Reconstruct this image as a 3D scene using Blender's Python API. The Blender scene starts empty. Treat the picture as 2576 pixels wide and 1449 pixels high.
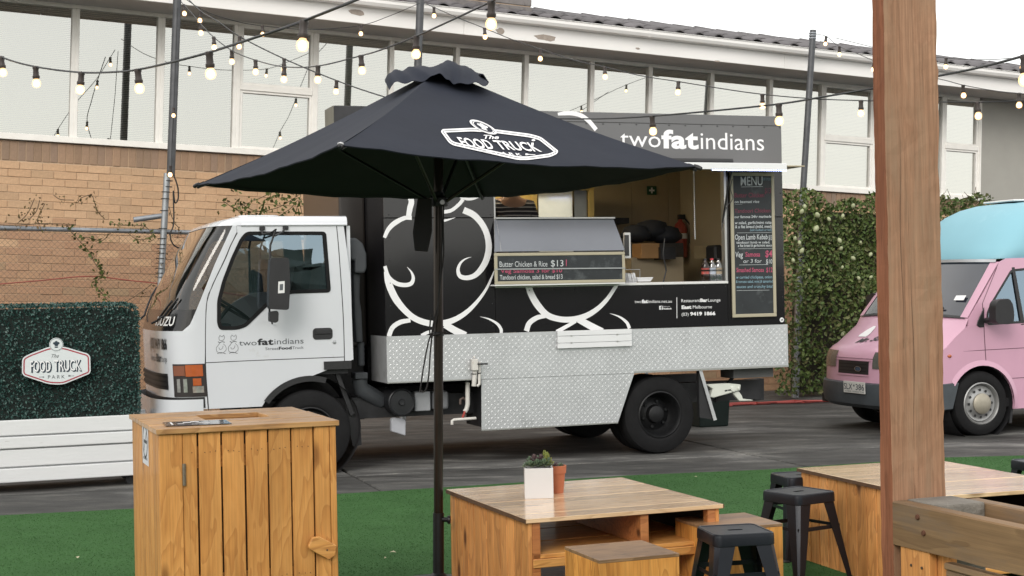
import bpy, bmesh, math, random
import numpy as np
from mathutils import Vector, Matrix
from mathutils.geometry import tessellate_polygon
random.seed(7)
RNG = np.random.default_rng(7)
SC = bpy.context.scene
COL = SC.collection
rad = math.radians

# ------------------------------------------------------------------ camera, sky, sun, exposure
FPX, CX, CY, EYE = 3773.6, 1288.0, 724.5, 1.5      # focal length and centre in pixels of a 2576 x 1449 frame
cam = bpy.data.cameras.new('camera')
cam.sensor_width = 36.0
cam.lens = 36.0 * FPX / 2576.0
cam.clip_start = 0.05
cam.clip_end = 2000
cam_o = bpy.data.objects.new('camera', cam)
cam_o.location = (0, 0, EYE)
cam_o.rotation_euler = (rad(90), 0, 0)
COL.objects.link(cam_o)
SC.camera = cam_o

SUN_EL, SUN_AZ = 30, 200          # behind the camera and a little to its left
world = bpy.data.worlds.new('World')
SC.world = world
world.use_nodes = True
wn = world.node_tree
wn.nodes.clear()
w_out = wn.nodes.new('ShaderNodeOutputWorld')
w_bg = wn.nodes.new('ShaderNodeBackground')
w_sky = wn.nodes.new('ShaderNodeTexSky')
w_sky.sky_type = 'NISHITA'
w_sky.sun_disc = False
w_sky.sun_elevation = rad(SUN_EL)
w_sky.sun_rotation = rad(SUN_AZ)
w_mix = wn.nodes.new('ShaderNodeMix')
w_mix.data_type = 'RGBA'
w_mix.inputs['Factor'].default_value = 0.80         # a closed cloud layer over the clear sky
w_tc = wn.nodes.new('ShaderNodeTexCoord')
w_nz = wn.nodes.new('ShaderNodeTexNoise')            # faint mottling of the cloud layer
w_nz.inputs['Scale'].default_value = 3.0
w_nz.inputs['Detail'].default_value = 5.0
wn.links.new(w_tc.outputs['Generated'], w_nz.inputs['Vector'])
w_cl = wn.nodes.new('ShaderNodeMix')
w_cl.data_type = 'RGBA'
w_cl.inputs[6].default_value = (10.8, 10.7, 10.3, 1)
w_cl.inputs[7].default_value = (15.4, 15.0, 14.1, 1)
wn.links.new(w_nz.outputs['Fac'], w_cl.inputs['Factor'])
wn.links.new(w_cl.outputs[2], w_mix.inputs[7])
wn.links.new(w_sky.outputs['Color'], w_mix.inputs[6])
wn.links.new(w_mix.outputs[2], w_bg.inputs['Color'])
w_bg.inputs['Strength'].default_value = 0.10
wn.links.new(w_bg.outputs[0], w_out.inputs['Surface'])

sun = bpy.data.lights.new('sun', 'SUN')
sun.energy = 1.15
sun.angle = rad(25)
sun.color = (1.0, 0.95, 0.87)
sun_o = bpy.data.objects.new('sun', sun)
_a = rad(SUN_AZ)
_sd = Vector((math.sin(_a) * math.cos(rad(SUN_EL)), math.cos(_a) * math.cos(rad(SUN_EL)), math.sin(rad(SUN_EL))))
sun_o.rotation_euler = _sd.to_track_quat('Z', 'Y').to_euler()
sun_o.location = (0, -5, 12)
COL.objects.link(sun_o)
SC.view_settings.view_transform = 'Standard'
SC.view_settings.look = 'None'
SC.view_settings.gamma = 1
SC.view_settings.exposure = 0.42
SC.view_settings.use_curve_mapping = False
SC.cycles.max_bounces = 8
SC.cycles.transparent_max_bounces = 12
SC.cycles.caustics_reflective = False
SC.cycles.caustics_refractive = False
SC.cycles.sample_clamp_indirect = 6

# ------------------------------------------------------------------ frames of reference
GX = 0.019                       # the yard rises gently to the right
NG = Vector((-GX, 0, 1)).normalized()
CAM = Vector((0, 0, EYE))
def ray(x, y): return Vector(((x - CX) / FPX, 1.0, (CY - y) / FPX))
def at(x, y, d): return CAM + ray(x, y) * d
def ground(x, y, h=0.0):
    r = ray(x, y)
    return CAM + r * ((EYE - h) / (GX * r.x - r.z))
class Fr:
    """a local frame: x along the thing, y away from the viewer, z up"""
    def __init__(s, O, U, up=(0, 0, 1)):
        s.O = Vector(O); s.X = Vector(U).normalized(); up = Vector(up)
        s.Z = (up - s.X * up.dot(s.X)).normalized(); s.Y = s.Z.cross(s.X)
        s.M = Matrix(((s.X.x, s.Y.x, s.Z.x, s.O.x), (s.X.y, s.Y.y, s.Z.y, s.O.y), (s.X.z, s.Y.z, s.Z.z, s.O.z), (0, 0, 0, 1)))
        s.I = s.M.inverted()
    def loc(s, p): return s.I @ Vector(p)
    def _h(s, x, y, ax, val):
        r = ray(x, y)
        return s.loc(CAM + r * ((val - (CAM - s.O).dot(ax)) / r.dot(ax)))
    def hy(s, x, y, v=0.0): return s._h(x, y, s.Y, v)
    def hz(s, x, y, v=0.0): return s._h(x, y, s.Z, v)
    def hx(s, x, y, v=0.0): return s._h(x, y, s.X, v)
    def xz(s, p, v=0.0):
        q = s.hy(p[0], p[1], v); return (q.x, q.z)
    def pr(s, p):
        w = s.M @ Vector(p) - CAM
        return CX + FPX * w.x / w.y, CY - FPX * w.z / w.y
def GF(p, deg, tilt=None):
    a = rad(deg)
    return Fr(p, (math.cos(a), math.sin(a), GX * math.cos(a) if tilt is None else tilt), NG)
SS = 1.59006
def ZD(ox, oy, sc): return lambda x, y: ((ox + x / sc) / SS, (oy + y / sc) / SS)

# ------------------------------------------------------------------ mesh helpers
class MB:
    def __init__(s): s.v = []; s.f = []
    def add(s, vs, fs):
        b = len(s.v); s.v += [tuple(p) for p in vs]; s.f += [tuple(i + b for i in f) for f in fs]; return s
    def box(s, x0, x1, y0, y1, z0, z1):
        return s.hexa([(x0, y0, z0), (x1, y0, z0), (x1, y1, z0), (x0, y1, z0), (x0, y0, z1), (x1, y0, z1), (x1, y1, z1), (x0, y1, z1)])
    def hexa(s, p):
        return s.add(p, [(0, 3, 2, 1), (4, 5, 6, 7), (0, 1, 5, 4), (1, 2, 6, 5), (2, 3, 7, 6), (3, 0, 4, 7)])
    def prism(s, poly, y0, y1, holes=(), plane='xz'):
        loops = [list(poly)] + [list(h) for h in holes]
        flat = [p for l in loops for p in l]
        tris = tessellate_polygon([[Vector((a, b, 0)) for a, b in l] for l in loops])
        n = len(flat)
        def m(p, t): return (p[0], t, p[1]) if plane == 'xz' else ((p[0], p[1], t) if plane == 'xy' else (t, p[0], p[1]))
        vs = [m(p, y0) for p in flat] + [m(p, y1) for p in flat]
        fs = [tuple(t) for t in tris] + [tuple(i + n for i in reversed(t)) for t in tris]
        k = 0
        for l in loops:
            c = len(l)
            for i in range(c): fs.append((k + i, k + (i + 1) % c, n + k + (i + 1) % c, n + k + i))
            k += c
        return s.add(vs, fs)
    def tube(s, pts, r, n=8, cap=True):
        pts = [Vector(p) for p in pts]; rs = r if isinstance(r, (list, tuple)) else [r] * len(pts)
        vs = []; fs = []; prev = None
        for i, p in enumerate(pts):
            t = (pts[min(i + 1, len(pts) - 1)] - pts[max(i - 1, 0)]).normalized()
            if prev is None:
                prev = t.cross(Vector((0, 0, 1)) if abs(t.z) < .9 else Vector((1, 0, 0))).normalized()
            prev = (prev - t * prev.dot(t)).normalized(); b = t.cross(prev)
            for k in range(n):
                a = 2 * math.pi * k / n; vs.append(p + (prev * math.cos(a) + b * math.sin(a)) * rs[i])
        for i in range(len(pts) - 1):
            for k in range(n):
                fs.append((i * n + k, i * n + (k + 1) % n, (i + 1) * n + (k + 1) % n, (i + 1) * n + k))
        if cap:
            fs.append(tuple(reversed(range(n)))); fs.append(tuple((len(pts) - 1) * n + k for k in range(n)))
        return s.add(vs, fs)
    def lathe(s, prof, n=24, c=(0, 0, 0), axis='z', cap=True):
        vs = []; fs = []; c = Vector(c)
        for r, h in prof:
            for k in range(n):
                a = 2 * math.pi * k / n; u, w = r * math.cos(a), r * math.sin(a)
                vs.append(c + (Vector((u, w, h)) if axis == 'z' else Vector((u, h, w)) if axis == 'y' else Vector((h, u, w))))
        for i in range(len(prof) - 1):
            for k in range(n): fs.append((i * n + k, i * n + (k + 1) % n, (i + 1) * n + (k + 1) % n, (i + 1) * n + k))
        if cap:
            if prof[0][0] > 1e-5: fs.append(tuple(reversed(range(n))))
            if prof[-1][0] > 1e-5: fs.append(tuple((len(prof) - 1) * n + k for k in range(n)))
        return s.add(vs, fs)
    def grid(s, rows):
        m = len(rows[0]); fs = []
        for i in range(len(rows) - 1):
            for k in range(m - 1): fs.append((i * m + k, i * m + k + 1, (i + 1) * m + k + 1, (i + 1) * m + k))
        return s.add([p for r in rows for p in r], fs)
    def build(s, name, mat, parent=None, bevel=0.0, smooth=None, solid=0.0, F=None, weld=False, seg=1, norm=True):
        me = bpy.data.meshes.new(name)
        me.from_pydata(s.v, [], s.f); me.validate()
        bm = bmesh.new(); bm.from_mesh(me)
        if weld: bmesh.ops.remove_doubles(bm, verts=bm.verts, dist=1e-5)
        if norm: bmesh.ops.recalc_face_normals(bm, faces=bm.faces)
        if solid:
            bmesh.ops.solidify(bm, geom=bm.faces[:], thickness=solid)
        if bevel:
            es = [e for e in bm.edges if len(e.link_faces) == 2 and e.calc_face_angle(0) > 0.6]
            bmesh.ops.bevel(bm, geom=es, offset=bevel, segments=seg, profile=0.6, affect='EDGES', clamp_overlap=True)
        bm.to_mesh(me); bm.free()
        if smooth:
            me.polygons.foreach_set('use_smooth', [True] * len(me.polygons))
            me.set_sharp_from_angle(angle=rad(smooth))
        me.materials.append(mat)
        return link(name, me, parent, F)
def link(name, me, parent=None, F=None):
    o = bpy.data.objects.new(name, me); COL.objects.link(o)
    if parent is not None: o.parent = parent
    if F is not None: o.matrix_world = F.M
    return o
def tag(o, label=None, cat=None, group=None, kind=None):
    for k, v in (('label', label), ('category', cat), ('group', group), ('kind', kind)):
        if v: o[k] = v
    return o
def thing(name, F, label, cat, group=None):
    o = bpy.data.objects.new(name, None); COL.objects.link(o); o.empty_display_size = .1
    o.matrix_world = F.M if isinstance(F, Fr) else Matrix.Translation(F)
    return tag(o, label, cat, group)
def dup(o, parent=None, M=None):
    c = o.copy(); COL.objects.link(c)
    if parent is not None: c.parent = parent
    if M is not None: c.matrix_local = M
    return c
def dup_tree(o, parent=None, M=None, label=None):
    c = dup(o, parent)
    if label: c['label'] = label
    for ch in list(o.children): dup_tree(ch, c)
    return c
def rrect(x0, x1, z0, z1, r, n=5):
    out = []
    for cx_, cz_, a0 in ((x1 - r, z0 + r, -90), (x1 - r, z1 - r, 0), (x0 + r, z1 - r, 90), (x0 + r, z0 + r, 180)):
        for k in range(n + 1):
            a = rad(a0 + 90 * k / n); out.append((cx_ + r * math.cos(a), cz_ + r * math.sin(a)))
    return out
def rpoly(pts, r, n=4):
    """a polygon with rounded corners"""
    out = []; m = len(pts); P = [Vector((p[0], p[1])) for p in pts]
    for i in range(m):
        a, b, c = P[i - 1], P[i], P[(i + 1) % m]
        q = min(r, (a - b).length * .45, (c - b).length * .45)
        s0 = b + (a - b).normalized() * q; s1 = b + (c - b).normalized() * q
        for k in range(n + 1):
            t = k / n; out.append(tuple(s0 * (1 - t) ** 2 + b * 2 * t * (1 - t) + s1 * t * t))
    return out
def inset(poly, d):
    c = Vector((sum(p[0] for p in poly) / len(poly), sum(p[1] for p in poly) / len(poly))); out = []; m = len(poly)
    area = sum(poly[i][0] * poly[(i + 1) % m][1] - poly[(i + 1) % m][0] * poly[i][1] for i in range(m))
    for i in range(m):
        a, b, q = (Vector(poly[i - 1]), Vector(poly[i]), Vector(poly[(i + 1) % m]))
        e0 = (b - a).normalized() if (b - a).length > 1e-9 else Vector((0, 0)); e1 = (q - b).normalized() if (q - b).length > 1e-9 else e0
        n_ = Vector((-(e0.y + e1.y), e0.x + e1.x))
        n_ = n_.normalized() if n_.length > 1e-9 else Vector((0, 0))
        if area < 0: n_ = -n_
        out.append(tuple(b + n_ * d))
    return out
def spline(pts, n=6):
    P = [np.array(p, float) for p in pts]; P = [2 * P[0] - P[1]] + P + [2 * P[-1] - P[-2]]; out = []
    for i in range(1, len(P) - 2):
        for k in range(n):
            t = k / n; a, b, c, d = P[i - 1], P[i], P[i + 1], P[i + 2]
            out.append(.5 * ((2 * b) + (c - a) * t + (2 * a - 5 * b + 4 * c - d) * t * t + (3 * b - a - 3 * c + d) * t ** 3))
    out.append(P[-2]); return out
def ribbon(mb, pts, y, n=7, fn=None):
    """pts: (x, z, width); a flat band of changing width"""
    q = spline(pts, n); L = []; R = []
    for i, p in enumerate(q):
        t = q[min(i + 1, len(q) - 1)][:2] - q[max(i - 1, 0)][:2]; l = np.hypot(*t) or 1
        nx, nz = -t[1] / l, t[0] / l; w = max(p[2], 0.0004) / 2
        L.append((p[0] + nx * w, p[1] + nz * w)); R.append((p[0] - nx * w, p[1] - nz * w))
    g = fn or (lambda a, b: (a, y, b))
    mb.grid([[g(*a) for a in L], [g(*a) for a in R]])
_tx = {}
def text_shape(s, bold=0.0, shear=0.0, space=1.0):
    k = (s, bold, shear, space)
    if k not in _tx:
        cu = bpy.data.curves.new('t', 'FONT'); cu.body = s; cu.size = 1.0; cu.offset = bold; cu.shear = shear; cu.space_character = space; cu.resolution_u = 3
        o = bpy.data.objects.new('t', cu); COL.objects.link(o)
        bpy.context.view_layer.update()
        me = bpy.data.meshes.new_from_object(o.evaluated_get(bpy.context.evaluated_depsgraph_get()))
        vs = [tuple(v.co) for v in me.vertices]; fs = [tuple(p.vertices) for p in me.polygons]
        x0 = min(v[0] for v in vs); x1 = max(v[0] for v in vs)
        bpy.data.objects.remove(o); bpy.data.meshes.remove(me)
        _tx[k] = ([((v[0] - x0) / (x1 - x0), v[1] / .7) for v in vs], fs)
    return _tx[k]
def text(mb, s, p0, p1, h, y=0.0, bold=0.0, shear=0.0, space=1.0, fn=None):
    """lettering from baseline point p0 to p1 (x, z), capital height h"""
    vs, fs = text_shape(s, bold, shear, space); g = fn or (lambda a, b: (a, y, b))
    mb.add([g(p0[0] + (p1[0] - p0[0]) * a, p0[1] + (p1[1] - p0[1]) * a + h * b) for a, b in vs], fs)
def disc(mb, c, r, y, n=20, fn=None, r0=None, sq=1.0):
    g = fn or (lambda a, b: (a, y, b)); A = [(math.cos(2 * math.pi * k / n), math.sin(2 * math.pi * k / n)) for k in range(n)]
    if r0 is None: mb.add([g(c[0] + r * a, c[1] + r * b * sq) for a, b in A], [tuple(range(n))])
    else: mb.add([g(c[0] + q * a, c[1] + q * b * sq) for q in (r0, r) for a, b in A], [(k, (k + 1) % n, n + (k + 1) % n, n + k) for k in range(n)])

# ------------------------------------------------------------------ materials
def N(nt, t, **kw):
    n = nt.nodes.new(t)
    for k, v in kw.items():
        if k in n.inputs.keys(): n.inputs[k].default_value = v
        else: setattr(n, k, v)
    return n
def L(nt, a, b): nt.links.new(a, b)
def base_mat(name):
    m = bpy.data.materials.new(name); m.use_nodes = True
    return m, m.node_tree, m.node_tree.nodes['Principled BSDF']
def c4(c): return (c[0], c[1], c[2], 1)
def mul(c, k): return tuple(min(1, x * k) for x in c)
def ramp(nt, fac, stops):
    r = N(nt, 'ShaderNodeValToRGB'); e = r.color_ramp.elements
    while len(e) < len(stops): e.new(.5)
    for q, (p, c) in zip(e, stops): q.position = p; q.color = c4(c)
    L(nt, fac, r.inputs['Fac']); return r.outputs['Color']
def mixc(nt, fac, a, b, mode='MIX'):
    m = N(nt, 'ShaderNodeMix', data_type='RGBA', blend_type=mode)
    for i, q in ((0, fac), (6, a), (7, b)):
        if hasattr(q, 'is_linked'): L(nt, q, m.inputs[i])
        else: m.inputs[i].default_value = q if i == 0 else c4(q)
    return m.outputs[2]
def mat(name, col, rough=.6, metal=0.0, var=.12, scale=6.0, spec=.5, bump=0.0, bscale=60, rnd=0.0, dirt=None, coat=0.0, stretch=None, gloss_var=0.0):
    """plain surface: base colour with soft uneven variation, optional per-object shade and blotches of dirt"""
    m, nt, b = base_mat(name)
    tc = N(nt, 'ShaderNodeTexCoord'); src = tc.outputs['Object']
    if stretch:
        mp = N(nt, 'ShaderNodeMapping'); mp.inputs['Scale'].default_value = stretch; L(nt, src, mp.inputs[0]); src = mp.outputs[0]
    n1 = N(nt, 'ShaderNodeTexNoise', Scale=scale, Detail=6.0, Roughness=.6); L(nt, src, n1.inputs['Vector'])
    c = ramp(nt, n1.outputs['Fac'], [(.25, mul(col, 1 - var)), (.75, mul(col, 1 + var))])
    if dirt:
        n2 = N(nt, 'ShaderNodeTexNoise', Scale=dirt[1], Detail=8.0, Roughness=.7); L(nt, src, n2.inputs['Vector'])
        f = ramp(nt, n2.outputs['Fac'], [(dirt[2], (0, 0, 0)), (min(1, dirt[2] + .12), (1, 1, 1))])
        c = mixc(nt, f, c, dirt[0])
    if rnd:
        oi = N(nt, 'ShaderNodeObjectInfo'); hs = N(nt, 'ShaderNodeMapRange'); L(nt, oi.outputs['Random'], hs.inputs[0])
        hs.inputs[3].default_value = 1 - rnd; hs.inputs[4].default_value = 1 + rnd
        hv = N(nt, 'ShaderNodeHueSaturation'); L(nt, c, hv.inputs['Color']); L(nt, hs.outputs[0], hv.inputs['Value']); c = hv.outputs['Color']
    L(nt, c, b.inputs['Base Color'])
    b.inputs['Roughness'].default_value = rough; b.inputs['Metallic'].default_value = metal
    b.inputs['Specular IOR Level'].default_value = spec; b.inputs['Coat Weight'].default_value = coat; b.inputs['Coat Roughness'].default_value = .06
    if gloss_var:
        mr = N(nt, 'ShaderNodeMapRange'); L(nt, n1.outputs['Fac'], mr.inputs[0]); mr.inputs[3].default_value = rough - gloss_var; mr.inputs[4].default_value = rough + gloss_var
        L(nt, mr.outputs[0], b.inputs['Roughness'])
    if bump:
        n3 = N(nt, 'ShaderNodeTexNoise', Scale=bscale, Detail=5.0); L(nt, src, n3.inputs['Vector'])
        bp = N(nt, 'ShaderNodeBump', Strength=bump, Distance=.01); L(nt, n3.outputs['Fac'], bp.inputs['Height']); L(nt, bp.outputs[0], b.inputs['Normal'])
    return m
def wood(name, light, mid, dark, grain='z', rough=.35, ring=9.0, weather=None, coat=0.3, knot=1.0, spec=.5, rmix=.45, fib=.72):
    """sawn pine: long fibres, arched growth rings and knots, shifted from board to board"""
    m, nt, b = base_mat(name)
    tc = N(nt, 'ShaderNodeTexCoord'); oi = N(nt, 'ShaderNodeObjectInfo')
    off = N(nt, 'ShaderNodeVectorMath', operation='MULTIPLY_ADD'); cmb = N(nt, 'ShaderNodeCombineXYZ')
    for i in range(3): L(nt, oi.outputs['Random'], cmb.inputs[i])
    L(nt, cmb.outputs[0], off.inputs[0]); off.inputs[1].default_value = (17.3, 31.7, 23.9); L(nt, tc.outputs['Object'], off.inputs[2])
    ax = 'xyz'.index(grain)
    def mapped(along, across):
        mp = N(nt, 'ShaderNodeMapping'); sc = [across] * 3; sc[ax] = along; mp.inputs['Scale'].default_value = sc
        L(nt, off.outputs[0], mp.inputs[0]); return mp.outputs[0]
    nz = N(nt, 'ShaderNodeTexNoise', Scale=1.0, Detail=3.0, Roughness=.5, Distortion=.4); L(nt, mapped(1.6, 7.0), nz.inputs['Vector'])
    mm = N(nt, 'ShaderNodeMath', operation='MULTIPLY'); L(nt, nz.outputs['Fac'], mm.inputs[0]); mm.inputs[1].default_value = ring
    fr = N(nt, 'ShaderNodeMath', operation='FRACT'); L(nt, mm.outputs[0], fr.inputs[0])
    rings = ramp(nt, fr.outputs[0], [(0, light), (.55, mid), (.86, mul(dark, 1.25)), (.93, dark), (1.0, light)])
    fb = N(nt, 'ShaderNodeTexNoise', Scale=1.0, Detail=5.0, Roughness=.7); L(nt, mapped(3, 130), fb.inputs['Vector'])
    fibre = ramp(nt, fb.outputs['Fac'], [(.3, (fib, fib, fib)), (.7, (1.12, 1.12, 1.12))])
    c = mixc(nt, rmix, mixc(nt, .55, light, mid), rings)
    c = mixc(nt, .9, c, fibre, 'MULTIPLY')
    vo = N(nt, 'ShaderNodeTexVoronoi', Scale=1.0); L(nt, mapped(2.1, 5.5), vo.inputs['Vector'])
    kf = ramp(nt, vo.outputs['Distance'], [(.06, (knot, knot, knot)), (.15, (0, 0, 0))])
    c = mixc(nt, kf, c, mul(dark, .55))
    big = N(nt, 'ShaderNodeTexNoise', Scale=1.0, Detail=4.0); L(nt, mapped(1.2, 3.0), big.inputs['Vector'])
    c = mixc(nt, 1.0, c, ramp(nt, big.outputs['Fac'], [(.3, (.78, .74, .7)), (.7, (1.12, 1.12, 1.12))]), 'MULTIPLY')
    if weather:
        wz = N(nt, 'ShaderNodeTexNoise', Scale=1.0, Detail=7.0, Roughness=.7); L(nt, mapped(2.0, 9.0), wz.inputs['Vector'])
        c = mixc(nt, ramp(nt, wz.outputs['Fac'], [(weather[1], (0, 0, 0)), (weather[1] + .18, (weather[2],) * 3)]), c, weather[0])
    hv = N(nt, 'ShaderNodeHueSaturation'); mr = N(nt, 'ShaderNodeMapRange'); L(nt, oi.outputs['Random'], mr.inputs[0])
    mr.inputs[3].default_value = .82; mr.inputs[4].default_value = 1.12; L(nt, mr.outputs[0], hv.inputs['Value'])
    L(nt, c, hv.inputs['Color']); L(nt, hv.outputs[0], b.inputs['Base Color'])
    b.inputs['Roughness'].default_value = rough; b.inputs['Coat Weight'].default_value = coat; b.inputs['Coat Roughness'].default_value = .12
    b.inputs['Specular IOR Level'].default_value = spec
    bp = N(nt, 'ShaderNodeBump', Strength=.25, Distance=.002); L(nt, fb.outputs['Fac'], bp.inputs['Height']); L(nt, bp.outputs[0], b.inputs['Normal'])
    return m
def glow(name, col, e):
    m, nt, b = base_mat(name)
    b.inputs['Base Color'].default_value = c4(col); b.inputs['Emission Color'].default_value = c4(col); b.inputs['Emission Strength'].default_value = e
    return m
def glass(name, tint, ior=1.5, rough=.02, refl=(1, 1, 1), boost=1.0):
    m = bpy.data.materials.new(name); m.use_nodes = True; nt = m.node_tree; nt.nodes.clear()
    o = N(nt, 'ShaderNodeOutputMaterial'); mx = N(nt, 'ShaderNodeMixShader'); tr = N(nt, 'ShaderNodeBsdfTransparent'); gl = N(nt, 'ShaderNodeBsdfGlossy', Roughness=rough); gl.inputs['Color'].default_value = c4(refl)
    tr.inputs['Color'].default_value = c4(tint); fr = N(nt, 'ShaderNodeFresnel', IOR=ior)
    mu = N(nt, 'ShaderNodeMath', operation='MULTIPLY', use_clamp=True); L(nt, fr.outputs[0], mu.inputs[0]); mu.inputs[1].default_value = boost
    L(nt, mu.outputs[0], mx.inputs[0]); L(nt, tr.outputs[0], mx.inputs[1]); L(nt, gl.outputs[0], mx.inputs[2]); L(nt, mx.outputs[0], o.inputs[0])
    return m
def leaf(name, cols, rough=.5, spec=.25):
    m, nt, b = base_mat(name); g = N(nt, 'ShaderNodeNewGeometry')
    n = len(cols); L(nt, ramp(nt, g.outputs['Random Per Island'], [(i / max(1, n - 1), c) for i, c in enumerate(cols)]), b.inputs['Base Color'])
    b.inputs['Roughness'].default_value = rough
    b.inputs['Specular IOR Level'].default_value = spec
    return m
WHITE = mat('white_paint', (.76, .77, .79), .25, var=.02, coat=.5)
WHITE_P = mat('print_white', (.82, .82, .84), .4, var=.02)
BLACK_P = mat('print_black', (.015, .016, .02), .4, var=.05)
BLACK = mat('black_plastic', (.018, .018, .02), .5, var=.2, bump=.1)
RUBBER = mat('tyre_rubber', (.010, .010, .011), .85, spec=.25, var=.25, scale=12, bump=.15, bscale=40)
DARK = mat('dark_steel', (.03, .03, .033), .55, .3, var=.3, scale=9)
STEEL = mat('bright_steel', (.55, .56, .58), .35, 1.0, var=.12)
PINE = wood('pine_board_z', (.68, .35, .115), (.56, .255, .068), (.29, .105, .026), 'z', rough=.5, coat=.08, spec=.25, rmix=.34, knot=.7)
PINE_X = wood('pine_board_x', (.70, .37, .125), (.57, .27, .072), (.28, .10, .025), 'x', rough=.45, coat=.12, spec=.35)
PINE_TOP = wood('weathered_pine_top', (.62, .37, .165), (.50, .27, .10), (.20, .085, .03), 'x', rough=.32, weather=((.12, .07, .04), .58, .7), coat=.15)
# ================================================================== SETTING: ground, pavement, turf
def gz(x): return GX * x
ASPH = mat('dark_ground', (.05, .05, .052), .8, var=.25, scale=1.5, bump=.4, bscale=30)
def concrete(name, col):
    m, nt, b = base_mat(name)
    tc = N(nt, 'ShaderNodeTexCoord'); src = tc.outputs['Object']
    mp = N(nt, 'ShaderNodeMapping'); mp.inputs['Rotation'].default_value = (0, 0, rad(-16)); mp.inputs['Scale'].default_value = (.45, 1.25, 1); L(nt, src, mp.inputs[0])
    n1 = N(nt, 'ShaderNodeTexNoise', Scale=.8, Detail=9.0, Roughness=.68, Distortion=.5); L(nt, mp.outputs[0], n1.inputs['Vector'])
    n2 = N(nt, 'ShaderNodeTexNoise', Scale=4.5, Detail=9.0, Roughness=.75); L(nt, mp.outputs[0], n2.inputs['Vector'])
    n3 = N(nt, 'ShaderNodeTexNoise', Scale=90.0, Detail=4.0); L(nt, src, n3.inputs['Vector'])
    c = ramp(nt, n1.outputs['Fac'], [(.32, mul(col, .5)), (.46, col), (.56, mul(col, 1.5)), (.66, mul(col, 3.2))])
    c = mixc(nt, .8, c, ramp(nt, n2.outputs['Fac'], [(.30, (.45, .45, .47)), (.52, (1, 1, 1)), (.68, (1.8, 1.76, 1.68))]), 'MULTIPLY')
    c = mixc(nt, .5, c, ramp(nt, n3.outputs['Fac'], [(.35, (.7, .7, .7)), (.65, (1.25, 1.25, 1.25))]), 'MULTIPLY')
    oi = N(nt, 'ShaderNodeObjectInfo'); mr = N(nt, 'ShaderNodeMapRange'); L(nt, oi.outputs['Random'], mr.inputs[0]); mr.inputs[3].default_value = .72; mr.inputs[4].default_value = 1.4
    hv = N(nt, 'ShaderNodeHueSaturation'); L(nt, mr.outputs[0], hv.inputs['Value']); L(nt, c, hv.inputs['Color'])
    L(nt, hv.outputs[0], b.inputs['Base Color'])
    L(nt, ramp(nt, n1.outputs['Fac'], [(.3, (.55,) * 3), (.6, (.85,) * 3)]), b.inputs['Roughness']); b.inputs['Specular IOR Level'].default_value = .22
    bp = N(nt, 'ShaderNodeBump', Strength=.35, Distance=.006); L(nt, n3.outputs['Fac'], bp.inputs['Height']); L(nt, bp.outputs[0], b.inputs['Normal'])
    return m
CONC = concrete('stained_concrete', (.066, .065, .063))
tag(MB().add([(-150, -120, gz(-150) - .03), (150, -120, gz(150) - .03), (150, 190, gz(150) - .03), (-150, 190, gz(-150) - .03)], [(0, 1, 2, 3)]).build('ground', ASPH), kind='structure')
pav = bpy.data.objects.new('pavement', None); COL.objects.link(pav); tag(pav, kind='structure')
# joints of the slabs: two transverse joints and one along the row cross at these points of the picture
ja, jb = ground(890, 1197), ground(1885, 1142.6)
jd = (jb - ja); jl = jd.length / 1.0; ju = jd.normalized(); jv = Vector((-ju.y, ju.x, 0)).normalized()
j1 = (ground(847, 1176) - ground(974, 1238)); j1.z = 0; j1.normalize()
for i in range(-2, 4):
    for k in range(-1, 3):
        def sp(a, b):
            p = ja + ju * (jl * a) + (j1 * .6 + jv * .4).normalized() * (4.1 * b)
            return (p.x, p.y)
        e = .0030; g2 = .0032
        q = [sp(i + e, k + g2), sp(i + 1 - e, k + g2), sp(i + 1 - e, k + 1 - g2), sp(i + e, k + 1 - g2)]
        h = random.uniform(-.002, .002)
        mb = MB(); mb.hexa([(x, y, gz(x) - .028) for x, y in q] + [(x, y, gz(x) + h) for x, y in q])
        mb.build('concrete_slab', CONC, pav, bevel=.010)
# turf
TURF = mat('turf_backing', (.044, .106, .036), .9, var=.14, scale=3, spec=.1, bump=.2, bscale=220, dirt=((.04, .075, .035), 30, .62))
te = [ground(*p) for p in ((-900, 1352), (0, 1300), (335, 1283), (848, 1246), (1090, 1231), (1581, 1199), (1932, 1184), (2369, 1154), (2576, 1148.6), (3100, 1128))]
ring = [(p.x, p.y) for p in te] + [(te[-1].x + .5, 1.2), (te[0].x - .5, 1.2)]
mb = MB(); mb.prism(ring, .0, .004, plane='xy')
mb.v = [(x, y, z + gz(x) + .006) for x, y, z in mb.v]
tag(mb.build('turf', TURF), kind='structure')
# blades over the part of the turf in view
nb = 190000
by = 6.2 + 6.4 * RNG.random(nb) ** .9; bx = RNG.uniform(-1, 1, nb) * (.36 * by + .15)
ex = np.array([p.x for p in te]); ey = np.array([p.y for p in te])
ok = by < np.interp(bx, ex, ey) - .012
bx, by = bx[ok], by[ok]; nb = len(bx)
ang = RNG.uniform(0, 6.283, nb); hh = RNG.uniform(.003, .0065, nb); w = .0035; ln = RNG.normal(0, .006, (nb, 2))
bz = GX * bx + .009
V = np.empty((nb, 3, 3))
V[:, 0] = np.stack([bx - np.cos(ang) * w, by - np.sin(ang) * w, bz], 1)
V[:, 1] = np.stack([bx + np.cos(ang) * w, by + np.sin(ang) * w, bz], 1)
V[:, 2] = np.stack([bx + ln[:, 0], by + ln[:, 1], bz + hh], 1)
me = bpy.data.meshes.new('grass'); me.from_pydata(V.reshape(-1, 3).tolist(), [], np.arange(nb * 3).reshape(-1, 3).tolist())
me.materials.append(leaf('turf_blade', [(.041, .102, .031), (.047, .112, .036), (.055, .122, .041), (.044, .106, .032)], .85, .08))
tag(link('grass', me), kind='stuff')
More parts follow.
